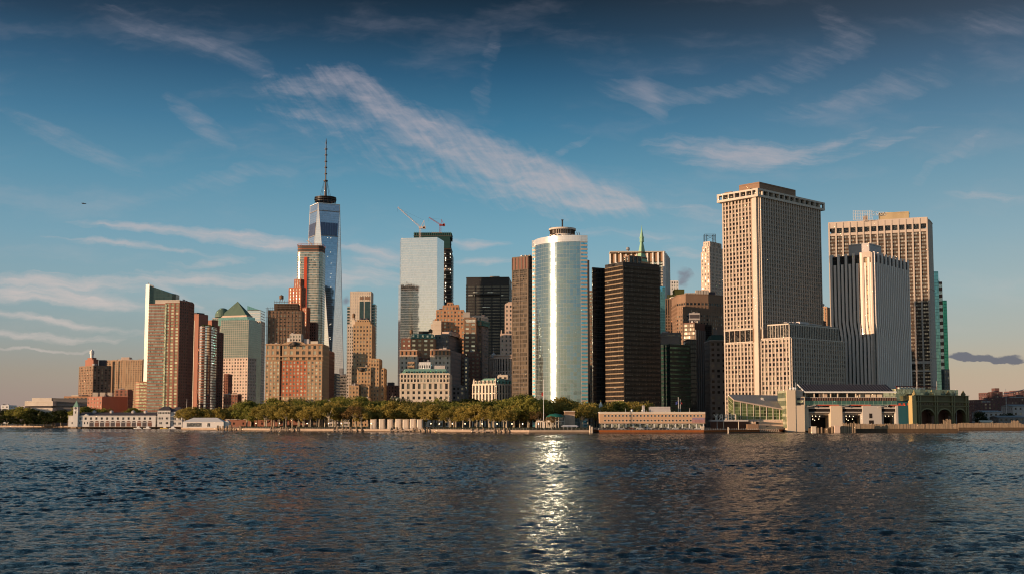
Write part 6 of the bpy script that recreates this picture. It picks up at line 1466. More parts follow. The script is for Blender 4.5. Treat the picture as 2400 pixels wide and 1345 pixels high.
b.poly([(x1 + .3, Yt + 1.9, ze - .3), (xr + 1.6, Yt + 1.9, ze - .3), (xm, Yt + 1.9, zg)]); b.quad((xm, Yt + 1.9, zg), (xr + 1.6, Yt + 1.9, ze - .3), (xr + 1.6, Yt + 9, ze - .3), (xm, Yt + 9, zg)); b.quad((x1 + .3, Yt + 1.9, ze - .3), (xm, Yt + 1.9, zg), (xm, Yt + 9, zg), (x1 + .3, Yt + 9, ze - .3)); b.build('gabled_porch', tm, r)
# fort
Yf = 1075; fo = front(527, 640, 985, Yf, 30); r = T('brick_fort', 'long low round cornered red brick fort wall under the trees', 'fort', fo)
xa, xb = fo[0][0], at(720, 985, Yf)[0]; b = MB(); b.box(xa, xb, Yf, Yf + 8, G, zat(981.5, Yf)); b.build('wall', M['brick_red'], r)
b = MB(); b.box(xa - .3, xb, Yf - .4, Yf + 8.3, zat(982.6, Yf), zat(981, Yf)); b.build('coping', M['limestone'], r)
for k in range(7): px = 548 + k * 22; x_ = at(px, 990, Yf)[0]; b = MB(); b.box(x_ - .7, x_ + .7, Yf - .12, Yf, zat(994, Yf), zat(989, Yf)); b.build('embrasure', M['deep_shadow'], r)

# ------------------------------------------------------------------ white pier hall with clock tower
Y = 1215; wm = mat('pier_white', (.66, .64, .62), .6, var=.08); rm = M['slate']
r = thing('pier_hall', 'long white two storey pier hall with dark roof and green capped clock tower', 'pier hall', (at(290, 990, Y)[0], Y, G))
zd = zat(999, Y); z1 = zat(984.5, Y); z2 = zat(973.5, Y)
b = MB(); b.box(at(160, 990, Y)[0], at(364, 990, Y)[0], Y, Y + 22, zd, z2); b.build('wall', wm, r)
b = MB(); xa, xb = at(183, 990, Y)[0], at(363, 990, Y)[0]; zr = zat(965.5, Y + 10)
b.quad((xa, Y - .5, z2), (xb, Y - .5, z2), (xb, Y + 10, zr), (xa, Y + 10, zr)); b.quad((xb, Y + 22.5, z2), (xa, Y + 22.5, z2), (xa, Y + 10, zr), (xb, Y + 10, zr)); b.poly([(xa, Y + 22, z2), (xa, Y - .5, z2), (xa, Y + 10, zr)]); b.poly([(xb, Y - .5, z2), (xb, Y + 22, z2), (xb, Y + 10, zr)]); b.build('roof', rm, r)
b = MB(); x0, x1 = at(159, 990, Y)[0], at(365, 990, Y)[0]
for zq in (z1, z2): b.box(x0, x1, Y - .5, Y, zq - .35, zq + .2)
b.build('string_course', wm, r)
for k in range(14):
    px = 188 + k * 12.6
    for dx in (-1.2, 1.2): x_ = at(px + dx, 980, Y)[0]; b = MB(); b.box(x_ - .42, x_ + .42, Y - .1, Y, zat(982.5, Y), zat(977, Y)); b.build('window', M['pane_black'], r)
for k in range(12):
    x_ = at(214.5 + k * 12.4, 990, Y)[0]; zb, zc = zd + .2, zat(988.5, Y); b = MB(); pts = [(x_ - 2.1, zb), (x_ + 2.1, zb)] + [(x_ + 2.1 * math.cos(a), zc + 1.3 * math.sin(a)) for a in [R(22.5 * q) for q in range(9)]]
    b.poly([(p[0], Y - .12, p[1]) for p in pts]); b.build('arched_doorway', M['brick_dark'] if k % 2 else M['slate'], r)
    b = MB(); b.box(x_ - 2.0, x_ + 2.0, Y - .2, Y - .13, zc - .5, zc - .15); b.build('transom', wm, r)
for px in (169, 187, 198, 205): x_ = at(px, 990, Y)[0]; b = MB(); b.box(x_ - .45, x_ + .45, Y - .1, Y, zat(993, Y), zat(988, Y)); b.build('window', M['pane_black'], r)
for px in (220.5, 261, 312, 341):
    x_ = at(px, 965, Y + 8)[0]; b = MB(); b.lathe(x_, Y + 9, [(1.9, zat(967.5, Y + 8)), (2.1, zat(963.5, Y + 8)), (1.2, zat(961.5, Y + 8)), (.1, zat(960.5, Y + 8))], 10); b.build('roof_dormer', M['granite_grey'], r)
x_ = at(202, 975, Y)[0]; b = MB(); b.poly([(x_ - 3, Y - .7, z2), (x_ + 3, Y - .7, z2), (x_, Y - .7, zat(969, Y))]); b.quad((x_ - 3.2, Y - .7, z2), (x_, Y - .7, zat(968.8, Y)), (x_, Y + 6, zat(968.8, Y)), (x_ - 3.2, Y + 6, z2)); b.quad((x_, Y - .7, zat(968.8, Y)), (x_ + 3.2, Y - .7, z2), (x_ + 3.2, Y + 6, z2), (x_, Y + 6, zat(968.8, Y))); b.build('gable', wm, r)
xt = at(178, 960, Y - 1)[0]; hw = 2.35; b = MB(); b.box(xt - hw, xt + hw, Y - 2, Y - 2 + hw * 2, zd, zat(953, Y)); b.box(xt - hw - .3, xt + hw + .3, Y - 2.3, Y - 1.7 + hw * 2, zat(961, Y), zat(960, Y)); b.build('clock_tower', wm, r)
b = MB(); s = hw + .25; zt = zat(952.5, Y); zp = zat(937.5, Y); yc_ = Y - 2 + hw; b.prism([(xt - s, yc_ - s), (xt + s, yc_ - s), (xt + s, yc_ + s), (xt - s, yc_ + s)], zt, zp, foot2=[(xt, yc_)] * 4, top=False); b.build('spire_roof', M['copper_green'], r)
b = MB(); zc = zat(955.8, Y); b.poly([(xt + 1.15 * math.cos(R(24 * k)), Y - 2.08, zc + 1.15 * math.sin(R(24 * k))) for k in range(15)]); cf = b.build('clock_face', M['slate'], r)
b = MB(); b.bar((xt, Y - 2.12, zc), (xt, Y - 2.12, zc + .85), .09, n=4); b.bar((xt, Y - 2.12, zc), (xt + .5, Y - 2.12, zc + .3), .09, n=4); b.build('clock_hands', wm, r)
b = MB(); b.box(xt - .45, xt + .45, Y - 2.1, Y - 2, zat(968, Y), zat(963, Y)); b.build('window', M['pane_black'], r)
r = thing('pier_head_house', 'white three storey house with dark hipped roofs at the right end of the pier', 'pier hall', (at(395, 990, Y)[0], Y, G))
xa, xb, xc_ = at(370, 990, Y)[0], at(400, 990, Y)[0], at(427, 990, Y)[0]
b = MB(); b.box(xa, xb, Y - 2, Y + 14, zd, zat(961, Y)); b.box(xb, xc_, Y - .5, Y + 14, zd, zat(964, Y)); b.build('wall', wm, r)
b = MB()
for (p0, p1, ze_, zr_, yy_) in ((xa, xb, zat(961, Y), zat(951.5, Y), Y - 2), (xb, xc_ - 0, zat(964, Y), zat(953, Y), Y - .5)):
    m_ = (p0 + p1) / 2; w_ = (p1 - p0) * .18; b.prism([(p0 - .7, yy_ - .7), (p1 + .7, yy_ - .7), (p1 + .7, Y + 14.7), (p0 - .7, Y + 14.7)], ze_, zr_, foot2=[(m_ - w_, Y + 5), (m_ + w_, Y + 5), (m_ + w_, Y + 8), (m_ - w_, Y + 8)])
b.build('hipped_roof', rm, r)
for k in range(8): x_ = at(372.5 + k * 3.65, 966, Y - 2)[0]; b = MB(); b.box(x_ - .5, x_ + .5, Y - 2.1, Y - 2, zat(969, Y), zat(965, Y)); b.build('window', M['pane_black'], r)
for px, q0, q1 in ((373, 982, 977), (377, 982, 977), (380.5, 982, 977), (390, 982, 977), (393, 982, 977), (375, 993, 988), (378, 993, 988), (390, 993, 988), (393, 993, 988)): x_ = at(px, 980, Y - 2)[0]; b = MB(); b.box(x_ - .45, x_ + .45, Y - 2.1, Y - 2, zat(q0, Y), zat(q1, Y)); b.build('window', M['pane_black'], r)
for px in (408, 411, 420, 423):
    for q in (972, 983, 994): x_ = at(px, 980, Y)[0]; b = MB(); b.box(x_ - .45, x_ + .45, Y - .6, Y - .5, zat(q, Y), zat(q - 5, Y)); b.build('window', M['pane_black'], r)
b = MB()
for q in (984, 974.5): b.box(xa - .2, xc_ + .2, Y - 2.4, Y - .4, zat(q, Y) - .2, zat(q, Y) + .2)
b.build('string_course', wm, r)
b = MB(); xa, xb = at(162, 990, Y)[0], at(428, 990, Y)[0]; b.box(xa - 4, xb, Y - 8, Y + 24, zd - .5, zd); b.build('deck', M['wood_wet'], r)
for i, (px, c) in enumerate(((324, 'white_paint'), (346, 'white_paint'), (386, 'yellow_panel'), (405, 'white_paint'))):
    Yb = 1195; x_ = at(px, 1003, Yb)[0]; r = thing('moored_boat', ['small white boat moored before the middle of the pier hall', 'small white boat moored before the right part of the pier hall', 'small yellow boat moored before the pier head house', 'small white boat moored at the right end of the pier head house'][i], 'boat', (x_, Yb, 0))
    b = MB(); b.prism([(x_ - 4, Yb), (x_ - 3, Yb - 1.3), (x_ + 3, Yb - 1.3), (x_ + 3.4, Yb), (x_ + 3, Yb + 1.3), (x_ - 3, Yb + 1.3)], -.2, .9, foot2=[(x_ - 5, Yb), (x_ - 3.2, Yb - 1.6), (x_ + 3.2, Yb - 1.6), (x_ + 3.6, Yb), (x_ + 3.2, Yb + 1.6), (x_ - 3.2, Yb + 1.6)]); b.build('hull', M[c], r)
    b = MB(); b.prism([(x_ - 1.5, Yb - 1), (x_ + 1.6, Yb - 1), (x_ + 1.6, Yb + 1), (x_ - 1.5, Yb + 1)], .9, 2.4, foot2=[(x_ - .9, Yb - .8), (x_ + 1.5, Yb - .8), (x_ + 1.5, Yb + .8), (x_ - .9, Yb + .8)]); b.build('cabin', M['white_paint'], r)

# ------------------------------------------------------------------ pavilion, stone block, cafe
Y = 815
r = thing('green_roofed_pavilion', 'round cream pavilion with dark green conical roof behind small trees', 'pavilion', (at(1303, 1000, Y)[0], Y, G))
xp = at(1303, 990, Y)[0]; k = Y / F
b = MB(); b.lathe(xp, Y + 6, [(20 * k, G), (20 * k, zat(975, Y))], 20); b.build('wall', M['pane_dark'], r)
for kx in range(20):
    an = R(18 * kx); b = MB(); b.bar((xp + 20.5 * k * math.cos(an), Y + 6 + 20.5 * k * math.sin(an), G), (xp + 20.5 * k * math.cos(an), Y + 6 + 20.5 * k * math.sin(an), zat(975, Y)), .22, n=5); b.build('column', M['cream'], r)
b = MB(); b.lathe(xp, Y + 6, [(21 * k, zat(987, Y)), (22 * k, zat(987, Y)), (22 * k, zat(985.5, Y)), (21 * k, zat(985.5, Y))], 24); b.build('balcony_ring', M['cream'], r)
b = MB(); b.lathe(xp, Y + 6, [(23.5 * k, zat(976.5, Y)), (14 * k, zat(970, Y)), (6 * k, zat(968.6, Y)), (.1, zat(967.5, Y))], 24); b.build('roof', M['green_awning'], r)
f = front(1257, 1290, 995, Y + 6, 8); r = T('arched_cafe_wing', 'low cream arcade wing left of the green roofed pavilion', 'pavilion', f)
V(r, f, G, zat(988, Y), M['cream'], 'piers', bay=1.4, fl=4, pw=.5, pane=M['pane_black'])
f = front(1323.5, 1347, 965, 822, 7); r = T('stone_vent_block', 'tall plain stained stone block with a dark upper band beside the pavilion', 'ventilation building', f)
V(r, f, G, zat(970, 822), mat('stained_stone', (.52, .38, .29), .85, var=.35, scale=.5), 'bandonly', fl=60, sh=.01, cap=False); block(r, 'upper_band', f, zat(970, 822), zat(964, 822), M['brick_brown']); block(r, 'roof_slab', front(1322.5, 1348, 963, 821.5, 8), zat(964, 822), zat(962, 822), M['limestone'])
r = thing('cafe_canopy', 'wide white cafe canopy on posts in front of the stone block', 'canopy', (at(1335, 1000, 800)[0], 800, G)); xa, xb = at(1315, 1000, 797)[0], at(1356, 1000, 797)[0]
b = MB(); b.prism([(xa, 796), (xb, 796), (xb, 802), (xa, 802)], zat(998.5, 797), zat(995.5, 799), foot2=[(xa + 1.4, 798), (xb - 1.4, 798), (xb - 1.4, 800), (xa + 1.4, 800)], bottom=True); b.build('canopy_fabric', M['tent_fabric'], r)
for q in (.12, .38, .62, .88): x_ = xa + (xb - xa) * q; b = MB(); b.bar((x_, 797, G), (x_, 797, zat(998, 797)), .1, n=5); b.build('post', M['white_paint'], r)
def flagpole(px, y0, y1, Y, label, cross=None, flag=None):
    p = at(px, (y0 + y1) / 2, Y); z1 = zat(y1, Y); r = thing('flagpole', label, 'flagpole', (p[0], Y, G)); b = MB(); b.bar((p[0], Y, G), (p[0], Y, z1), .22, n=6, r2=.14); b.build('pole', M['white_paint'], r)
    if cross: b = MB(); zc = zat(cross, Y); b.bar((p[0] - 2.9, Y, zc), (p[0] + 2.9, Y, zc), .14, n=4); b.build('yardarm', M['white_paint'], r)
    if flag:
        b = MB(); zc = zat(flag[0], Y); n = 6
        for i in range(n): a, c = i / n, (i + 1) / n; b.quad((p[0] + flag[3] * a * 1.5, Y + .2 * math.sin(a * 7), zc - flag[1] - a), (p[0] + flag[3] * c * 1.5, Y + .2 * math.sin(c * 7), zc - flag[1] - c), (p[0] + flag[3] * c * 1.5, Y + .2 * math.sin(c * 7), zc - c), (p[0] + flag[3] * a * 1.5, Y + .2 * math.sin(a * 7), zc - a))
        b.build('flag', M[flag[2]], r)
flagpole(1274, 1000, 888, 796, 'tall white flagpole with a yardarm at the park end before the curved tower', 929, (917, 2.2, 'flag_red', -.8))
flagpole(1590, 985, 930, 842, 'left one of two white flagpoles on the tan quay building', None, (938, 2.0, 'flag_blue', -1.2))
flagpole(1594.5, 985, 935, 843, 'right one of two white flagpoles on the tan quay building', None, (940, 1.2, 'flag_red', 1.0))
flagpole(579.5, 1003, 963, 1060, 'short pale flagpole left of the brick fort'); flagpole(437.5, 985, 934, 1130, 'thin pale pole before the shaded red slab tower')
Y = 880; xq = at(1408, 960, Y)[0]; k = Y / F; r = thing('white_cupola', 'white church cupola with a golden cross between two autumn trees', 'cupola', (xq, Y, G))
b = MB(); b.lathe(xq, Y, [(4.6 * k, G), (4.6 * k, zat(958, Y)), (5.0 * k, zat(957.5, Y)), (4.4 * k, zat(952, Y)), (4.8 * k, zat(949.5, Y)), (3.0 * k, zat(946, Y)), (1.6 * k, zat(943, Y)), (.3, zat(941, Y))], 8); b.build('belfry', mat('white_stone', (.78, .75, .70), .6), r)
b = MB(); b.bar((xq, Y, zat(942, Y)), (xq, Y, zat(936.5, Y)), .16, n=4); b.bar((xq - .6, Y, zat(938.8, Y)), (xq + .6, Y, zat(938.8, Y)), .16, n=4); b.build('cross', M['gold'], r)
b = MB(); b.box(xq - .5, xq + .5, Y - 1.55, Y - 1.4, zat(956, Y), zat(952.8, Y)); b.build('belfry_opening', M['deep_shadow'], r)

# ------------------------------------------------------------------ tan quay building with cars
Y = 824; f = front(1405, 1653, 968, Y, 12, 1.2); tn = mat('tan_stucco', (.58, .37, .23), .8, var=.08)
r = T('tan_quay_building', 'long low tan building with two rows of small square windows and white ground floor posts', 'quay building', f); zt = zat(967.5, Y); zg = zat(991, Y)
V(r, f, zg, zt, tn, 'curtain', roof=M['white_paint'])
V(r, inset(f, .8), G, zg, M['grey_stone'], 'ribbon', fl=5, sh=.2, pane=M['pane_mid'], cap=False)
A, B = f[0], f[1]; L = math.dist(A, B); t = ((B[0] - A[0]) / L, (B[1] - A[1]) / L); nr = (t[1], -t[0])
for k in range(28):
    for q in (973.5, 984.5):
        s0 = L * (.052 + k * .0337)
        if q > 980 and k > 24: continue
        b = MB(); zc = zat(q, Y); b.fbox(A, t, nr, s0 - .68, s0 + .68, zc - .68, zc + .68, 0, .04); w_ = b.build('window_frame', M['white_paint'], r)
        b = MB(); b.fbox(A, t, nr, s0 - .55, s0 + .55, zc - .56, zc + .56, .04, .07); c_o = b.build('pane', M['pane_black'], r); c_o.parent = w_
for k in range(15): s0 = L * (.05 + k * .0665); b = MB(); b.fbox(A, t, nr, s0 - .35, s0 + .35, G, zg, -.5, .1); b.build('post', M['white_paint'], r)
b = MB(); b.fbox(A, t, nr, 0, L, zt - .45, zt + .95, 0, .12); b.build('parapet', M['cream'], r)
b = MB(); b.fbox(A, t, nr, L * .875, L * .995, zat(989.5, Y), zat(977.5, Y), .05, .18); b.build('banner', mat('banner_sunset', (.40, .22, .22), .7, var=.5, scale=.5), r)
b = MB(); b.fbox(A, t, nr, L * .878, L * .992, zat(982, Y), zat(978, Y), .18, .2); b.build('banner_sky', mat('banner_mauve', (.30, .24, .34), .7, var=.2, scale=.4), r)
V(r, front(1523, 1571, 960, Y + 6, 6), zt, zat(955, Y), M['granite_grey'], 'bandonly', fl=9, sh=.05)
V(r, front(1506, 1511, 960, Y + 6, 3), zt, zat(952, Y), M['granite_grey'], 'bandonly', fl=9, sh=.05)
b = MB()
for px in (1420, 1466, 1480, 1511, 1515, 1560, 1571, 1580, 1616, 1640): xx = at(px, 960, Y + 4)[0]; b.bar((xx, Y + 4, zt), (xx, Y + 4, zat(rs.uniform(955, 963), Y)), .12, n=4)
for px in (1481, 1506): xx = at(px, 960, Y + 4)[0]; b.lathe(xx, Y + 4, [(.2, zt + 1), (.8, zt + 1.4), (.8, zt + 2.3), (.1, zt + 2.8)], 8)
b.build('antenna_cluster', M['white_paint'], r, kind='stuff')
def make_car(paint):
    r = thing('parked_car', None, 'car', (0, 0, 0)); WL[r.name] = Vector((0, 0, 0)); b = MB()
    prof = [(-2.25, .35), (2.25, .35), (2.3, .75), (2.1, .95), (1.2, 1.02), (.6, 1.5), (-1.2, 1.52), (-1.9, 1.05), (-2.25, .95)]
    for s in (-.85, .85): b.poly([(p[0], s, p[1]) for p in (prof if s < 0 else prof[::-1])])
    for i in range(len(prof)): a, c = prof[i], prof[(i + 1) % len(prof)]; b.quad((a[0], -.85, a[1]), (a[0], .85, a[1]), (c[0], .85, c[1]), (c[0], -.85, c[1]))
    b.build('body', paint, r)
    for s in (-.87, .87):
        b = MB(); b.poly([(x, s, z) for x, z in ((.95, 1.03), (.5, 1.42), (-1.1, 1.44), (-1.6, 1.06))]); b.build('side_window', M['pane_black'], r)
        for x in (-1.4, 1.4): b = MB(); b.bar((x, s * .82, .34), (x, s * 1.03, .34), .34, n=10); b.build('wheel', M['asphalt'], r)
    return r
cps = [make_car(mat(n_, c, .3, .2, .03)) for n_, c in (('car_white', (.7, .7, .7)), ('car_black', (.03, .03, .035)), ('car_silver', (.4, .4, .42)), ('car_red', (.35, .04, .03)))]
cars = [(1418, 1), (1427, 1), (1436, 1), (1456, 2), (1467, 1), (1478, 3), (1499, 0), (1508, 2), (1525, 0), (1536, 1), (1554, 1), (1561, 0), (1583, 0), (1593, 1), (1611, 2), (1636, 0)]
cn = ['white', 'black', 'silver', 'red']; ucar = set()
for i, (px, c) in enumerate(cars):
    src = cps[c]
    if c in ucar:
        r = src.copy(); C.objects.link(r)
        for ch in src.children: q_ = ch.copy(); C.objects.link(q_); q_.parent = r
    else: r = src; ucar.add(c)
    Yc = 792 + (i % 3) * 1.5; r.location = (at(px, 1004, Yc)[0], Yc, G + .02); r.rotation_euler = (0, 0, rs.choice((0, .1, 3.1)))
    r['label'] = cn[c] + ' car on the quay, %s from the left of the row' % (['first','second','third','fourth','fifth','sixth','seventh','eighth','ninth','tenth','eleventh','twelfth','thirteenth','fourteenth','fifteenth','last'][i]); r['group'] = 'cars parked along the quay'

# ------------------------------------------------------------------ ferry entrance and terminal
Y = 835; r = thing('ferry_entrance_canopy', 'dark open shelter with a long flat pale canopy carrying the mirrored sign', 'canopy', (at(1700, 1000, Y)[0], Y, G))
xa, xb = at(1664, 985, Y)[0], at(1752, 985, Y)[0]
b = MB(); b.box(xa, xb, Y - 3, Y + 6, zat(986.5, Y), zat(983.5, Y)); b.build('canopy_slab', M['granite_grey'], r)
for px in (1696, 1731): x_ = at(px, 990, Y - 2)[0]; b = MB(); b.bar((x_, Y - 2, G), (x_, Y - 2, zat(986, Y)), .25, n=6); b.build('post', M['cream'], r)
b = MB(); b.box(xa + 2, xb + 3, Y + 8, Y + 12, G, zat(984, Y)); b.build('wall', M['brick_dark'], r)
b = MB(); b.box(at(1752, 990, Y)[0], at(1777, 990, Y)[0], Y - 1, Y + 6, G, zat(993, Y)); b.build('bus_shed', M['brick_brown'], r)
cu = bpy.data.curves.new('ferry_sign', 'FONT'); cu.body = 'FERRY'; cu.size = 5.6; cu.extrude = .3; cu.offset = .05; cu.align_x = 'CENTER'; cu.space_character = 1.05
o = bpy.data.objects.new('tmp_text', cu); C.objects.link(o); bpy.context.view_layer.update(); me = bpy.data.meshes.new_from_object(o.evaluated_get(bpy.context.evaluated_depsgraph_get())); bpy.data.objects.remove(o); me.materials.clear(); me.materials.append(M['cream']); o = bpy.data.objects.new('ferry_sign', me); C.objects.link(o)
o.location = (at(1700, 980, Y)[0], Y + 1, zat(983, Y)); o.rotation_euler = (R(90), 0, R(180)); tag(o, 'big pale upright letters reading FERRY seen mirrored from behind', 'sign')
flagpole(1680.5, 983, 968, Y, 'short pale post left of the mirrored letters')
Y = 846
f = front(1706, 1843, 950, Y, 40); r = T('glass_ferry_hall', 'glazed green lit ferry hall with a long sloping beige roof', 'ferry terminal', f)
def X(px, yy=None): return at(px, 960, yy or Y)[0]
b = MB(); zL, zR2, zb = zat(939, Y), zat(961.5, Y), zat(982.5, Y); xl, xr = X(1720), X(1842)
L = xr - xl; b.quad((xl, Y, zb), (xr, Y, zb), (xr, Y, zR2), (xl, Y, zL), [(0, zb), (L, zb), (L, zR2), (0, zL)])
xs_, ys_ = X(1707, Y + 9), Y + 9; b.quad((xs_, ys_, zb), (xl, Y, zb), (xl, Y, zL), (xs_, ys_, zat(926, ys_)), [(0, zb), (9, zb), (9, zL), (0, zL)]); b.build('glass_wall', M['g_terminal'], r)
b = MB(); x0b, x1b = X(1707, Y + 34), X(1842, Y + 34)
for dz in (0, -.9):
    p = [(xl, Y - 1, zL + dz + .9), (xr, Y - 1, zR2 + dz + .9), (x1b, Y + 34, zat(926, Y + 34) + dz), (xs_, ys_, zat(924.8, ys_) + dz + .4)]
    b.poly(p if dz == 0 else p[::-1])
p0, p1, ps_ = (xl, Y - 1, zL), (xr, Y - 1, zR2), (xs_, ys_, zat(924.8, ys_) - .6)
b.quad(p0, p1, (p1[0], p1[1], p1[2] + .9), (p0[0], p0[1], p0[2] + .9)); b.quad(ps_, p0, (p0[0], p0[1], p0[2] + .9), (ps_[0], ps_[1], ps_[2] + 1.0)); b.build('sloping_roof', mat('roof_beige', (.46, .36, .30), .7, var=.08), r)
b = MB()
for k in range(9): xx = xl + L * k / 8; zt = zL + (zR2 - zL) * k / 8; b.box(xx - .22, xx + .22, Y - .35, Y - .02, zb, zt)
b.build('mullions', M['cream'], r, kind='stuff')
b = MB(); xx = X(1786, Y + 12); zz_ = zat(940, Y + 12); b.box(xx - 1.6, xx + 1.6, Y + 11, Y + 14, zz_ - 1, zz_ + 1.2); b.box(xx - .5, xx + 1.2, Y + 11.5, Y + 13.5, zz_ + 1.2, zz_ + 2.6); b.build('roof_vent', M['granite_grey'], r)
b = MB(); b.box(X(1745), X(1842), Y - .5, Y + 10, zat(987, Y), zb - .02); b.build('fascia', M['pink_stone'], r)
b = MB(); b.box(X(1777), X(1843), Y - 1.5, Y + 10, G, zat(987.2, Y)); b.build('base_wall', mat('peach_wall', (.62, .44, .32), .8, var=.06), r)
b = MB()
for px in (1795, 1798): b.box(X(px) - .3, X(px) + .3, Y - 1.6, Y - 1.5, zat(999, Y), zat(997, Y))
b.build('vent', M['deep_shadow'], r)
# main terminal
Y = 842
r = thing('ferry_terminal', 'large ferry terminal with boat slips, teal window band and dark solar roof', 'ferry terminal', (X(1975), Y, G))
pw_ = mat('terminal_panel', (.66, .54, .41), .7, var=.05); gw_ = mat('terminal_grey', (.50, .46, .42), .7, var=.05)
def bx(name, a, q, z0, z1, m, y0=0, dep=20):
    b = MB(); b.box(at(a, 960, Y + y0)[0], at(q, 960, Y + y0)[0], Y + y0, Y + y0 + dep, zat(z0, Y) if z0 < 1009 else G - 1.6, zat(z1, Y)); return b.build(name, m, r)
bx('corner_tower', 1845, 1865, 1010, 914, pw_, -6, 24); bx('glass_edge', 1839.5, 1845, 1002, 914.5, glass('g_lime', (.25, .31, .19), .5, .12, (2.5, 5.5), (.1, .35), (.40, .40, .28), (.03, .03), .5), -4, 22)
bx('side_wall', 1865.2, 1886, 1010, 949.5, pw_, -5.7, 22); bx('upper_box', 1866, 1882, 928.5, 914.5, M['pink_stone'], -3, 14); bx('frame_box', 1867, 1887, 949.4, 929, pw_, -4, 16)
for q0, q1, m_ in ((937.2, 931, M['slate']), (942.5, 938, M['pane_green']), (947.5, 943, M['pane_black'])):
    for a, q in ((1869, 1875.5), (1876.5, 1883)): bx('window', a, q, q0, q1, m_, -4.3, .3)
bx('wall', 1887, 2102, 972, 952, gw_, 3, 30)
bx('window_band', 1887, 2102, 948.8, 938.4, M['g_teal_band'], -1, 20); bx('louvre_band', 1887, 2102, 938.3, 931.5, mat('purple_louvre', (.07, .045, .06), .5, .3), -1.2, 20)
b = MB()
for k in range(54): xx = at(1888 + k * 4, 935, Y - 1.4)[0]; b.box(xx - .12, xx + .12, Y - 1.5, Y - 1.2, zat(938.2, Y), zat(931.6, Y))
b.build('louvre_rib', M['brick_brown'], r, kind='stuff')
bx('gallery_floor', 1884, 2103, 931.4, 930.4, M['granite_grey'], -2, 22)
bx('gallery_back', 1886, 2012, 930, 918.5, M['pane_black'], 8, 10); bx('gallery_back', 2012, 2070, 930, 920, M['cream'], 4, 10)
for px in (1888, 1909.5, 1931, 1948, 1964.5, 1987, 2007): bx('gallery_column', px - 1, px + 1, 930.4, 918, M['cream'], -1, 1)
for px in (1927, 1934, 2021, 2035, 2049, 2063): bx('gallery_panel', px - 6, px + 5.5, 930, 921, M['cream'] if px > 2010 else M['pink_stone'], 2, 1)
b = MB(); xa, xb = at(1886, 915, Y - 3)[0], at(2096, 915, Y - 3)[0]; xc2, xd = at(1869, 900, Y + 12)[0], at(2076, 900, Y + 12)[0]; z0, z1 = zat(917.5, Y - 3), zat(900, Y + 12)
b.quad((xa, Y - 3, z0), (xb, Y - 3, z0), (xd, Y + 12, z1), (xc2, Y + 12, z1)); b.quad((xa, Y - 3, z0 - .5), (xc2, Y + 12, z1 - .5), (xd, Y + 12, z1 - .5), (xb, Y - 3, z0 - .5)); b.build('solar_roof', mat('solar_panel', (.028, .03, .045), .5, .1), r)
b = MB(); b.box(xa, xb + 1.5, Y - 3.4, Y - 3.02, z0 - .7, z0 + .35); b.bar((xa, Y - 3.1, z0), (xc2, Y + 12, z1), .45, n=4); b.build('roof_edge', M['white_paint'], r)
b = MB()
for k in range(30): a = k / 30; p = Vector((xa + (xb - xa) * a, Y - 3, z0 + .1)); q_ = Vector((xc2 + (xd - xc2) * a, Y + 12, z1 + .1)); b.bar(p, q_, .09, n=3)
b.build('panel_rib', M['steel'], r, kind='stuff')
op = [(1895, 1947), (1974, 2022), (2066, 2100)]; prev = 1886
for a, q in ((1886, 1895), (1947, 1974), (2022, 2066), (2100, 2105)): bx('pier_wall', a, q, 1008, 949.6, pw_ if a < 1960 else gw_, -3, 24)
for i, (a, q) in enumerate(op):
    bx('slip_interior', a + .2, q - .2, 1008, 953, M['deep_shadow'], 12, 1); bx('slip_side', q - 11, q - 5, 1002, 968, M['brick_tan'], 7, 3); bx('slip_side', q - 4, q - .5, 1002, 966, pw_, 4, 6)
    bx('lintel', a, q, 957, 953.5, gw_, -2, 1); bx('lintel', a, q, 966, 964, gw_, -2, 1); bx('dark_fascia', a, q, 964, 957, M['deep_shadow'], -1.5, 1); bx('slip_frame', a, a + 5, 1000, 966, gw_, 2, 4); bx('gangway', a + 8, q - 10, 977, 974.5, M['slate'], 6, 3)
    b = MB(); x0, x1 = at(a + (16 if i else 17), 950, Y - 3)[0], at(q + (19 if i < 2 else 22), 950, Y - 3)[0]; xl_ = at(a - 1, 953, Y - 9)[0]
    b.box(x0, x1, Y - 3.4, Y - .2, zat(949.4, Y), zat(947.6, Y)); b.build('red_canopy_edge', M['red_panel'], r)
    b = MB(); b.quad((xl_, Y - 6, zat(953.6, Y)), (x0, Y - 4, zat(949.6, Y)), (x0, Y - 4, zat(947.4, Y)), (xl_, Y - 6, zat(951.6, Y))); b.quad((xl_, Y - 6, zat(951.6, Y)), (x0, Y - 4, zat(947.4, Y)), (x0 + 1, Y - 1, zat(947.4, Y)), (xl_ + 1, Y - 1, zat(951.6, Y))); b.build('canopy_wing', M['cream'], r)
    for dx, dz in ((9, 974), (17, 974), (26, 974.5), (10, 981), (14, 984), (24, 981))[: 6 if i < 2 else 3]:
        p = at(a + dx, dz, Y + 5); b = MB(); b.lathe(p[0], Y + 5, [(.05, p[2] - .3), (.33, p[2]), (.05, p[2] + .3)], 6); b.build('dock_lamp', M['lamp_glow'], r)
bx('doorway', 2037, 2044, 979, 968, M['deep_shadow'], -3.1, .2); bx('doorway', 2036, 2047, 992, 984, M['deep_shadow'], -3.1, .2)
b = MB()
for px in (1853, 1860, 1864): p = at(px, 912, Y + 2); b.lathe(p[0], Y + 2, [(.1, zat(914, Y)), (.9, zat(911, Y)), (.9, zat(908, Y)), (.1, zat(906, Y))], 8)
b.bar((at(1867, 910, Y)[0], Y + 2, zat(914, Y)), (at(1867, 910, Y)[0], Y + 2, zat(895, Y)), .15, n=4); b.build('roof_dish', M['white_paint'], r)

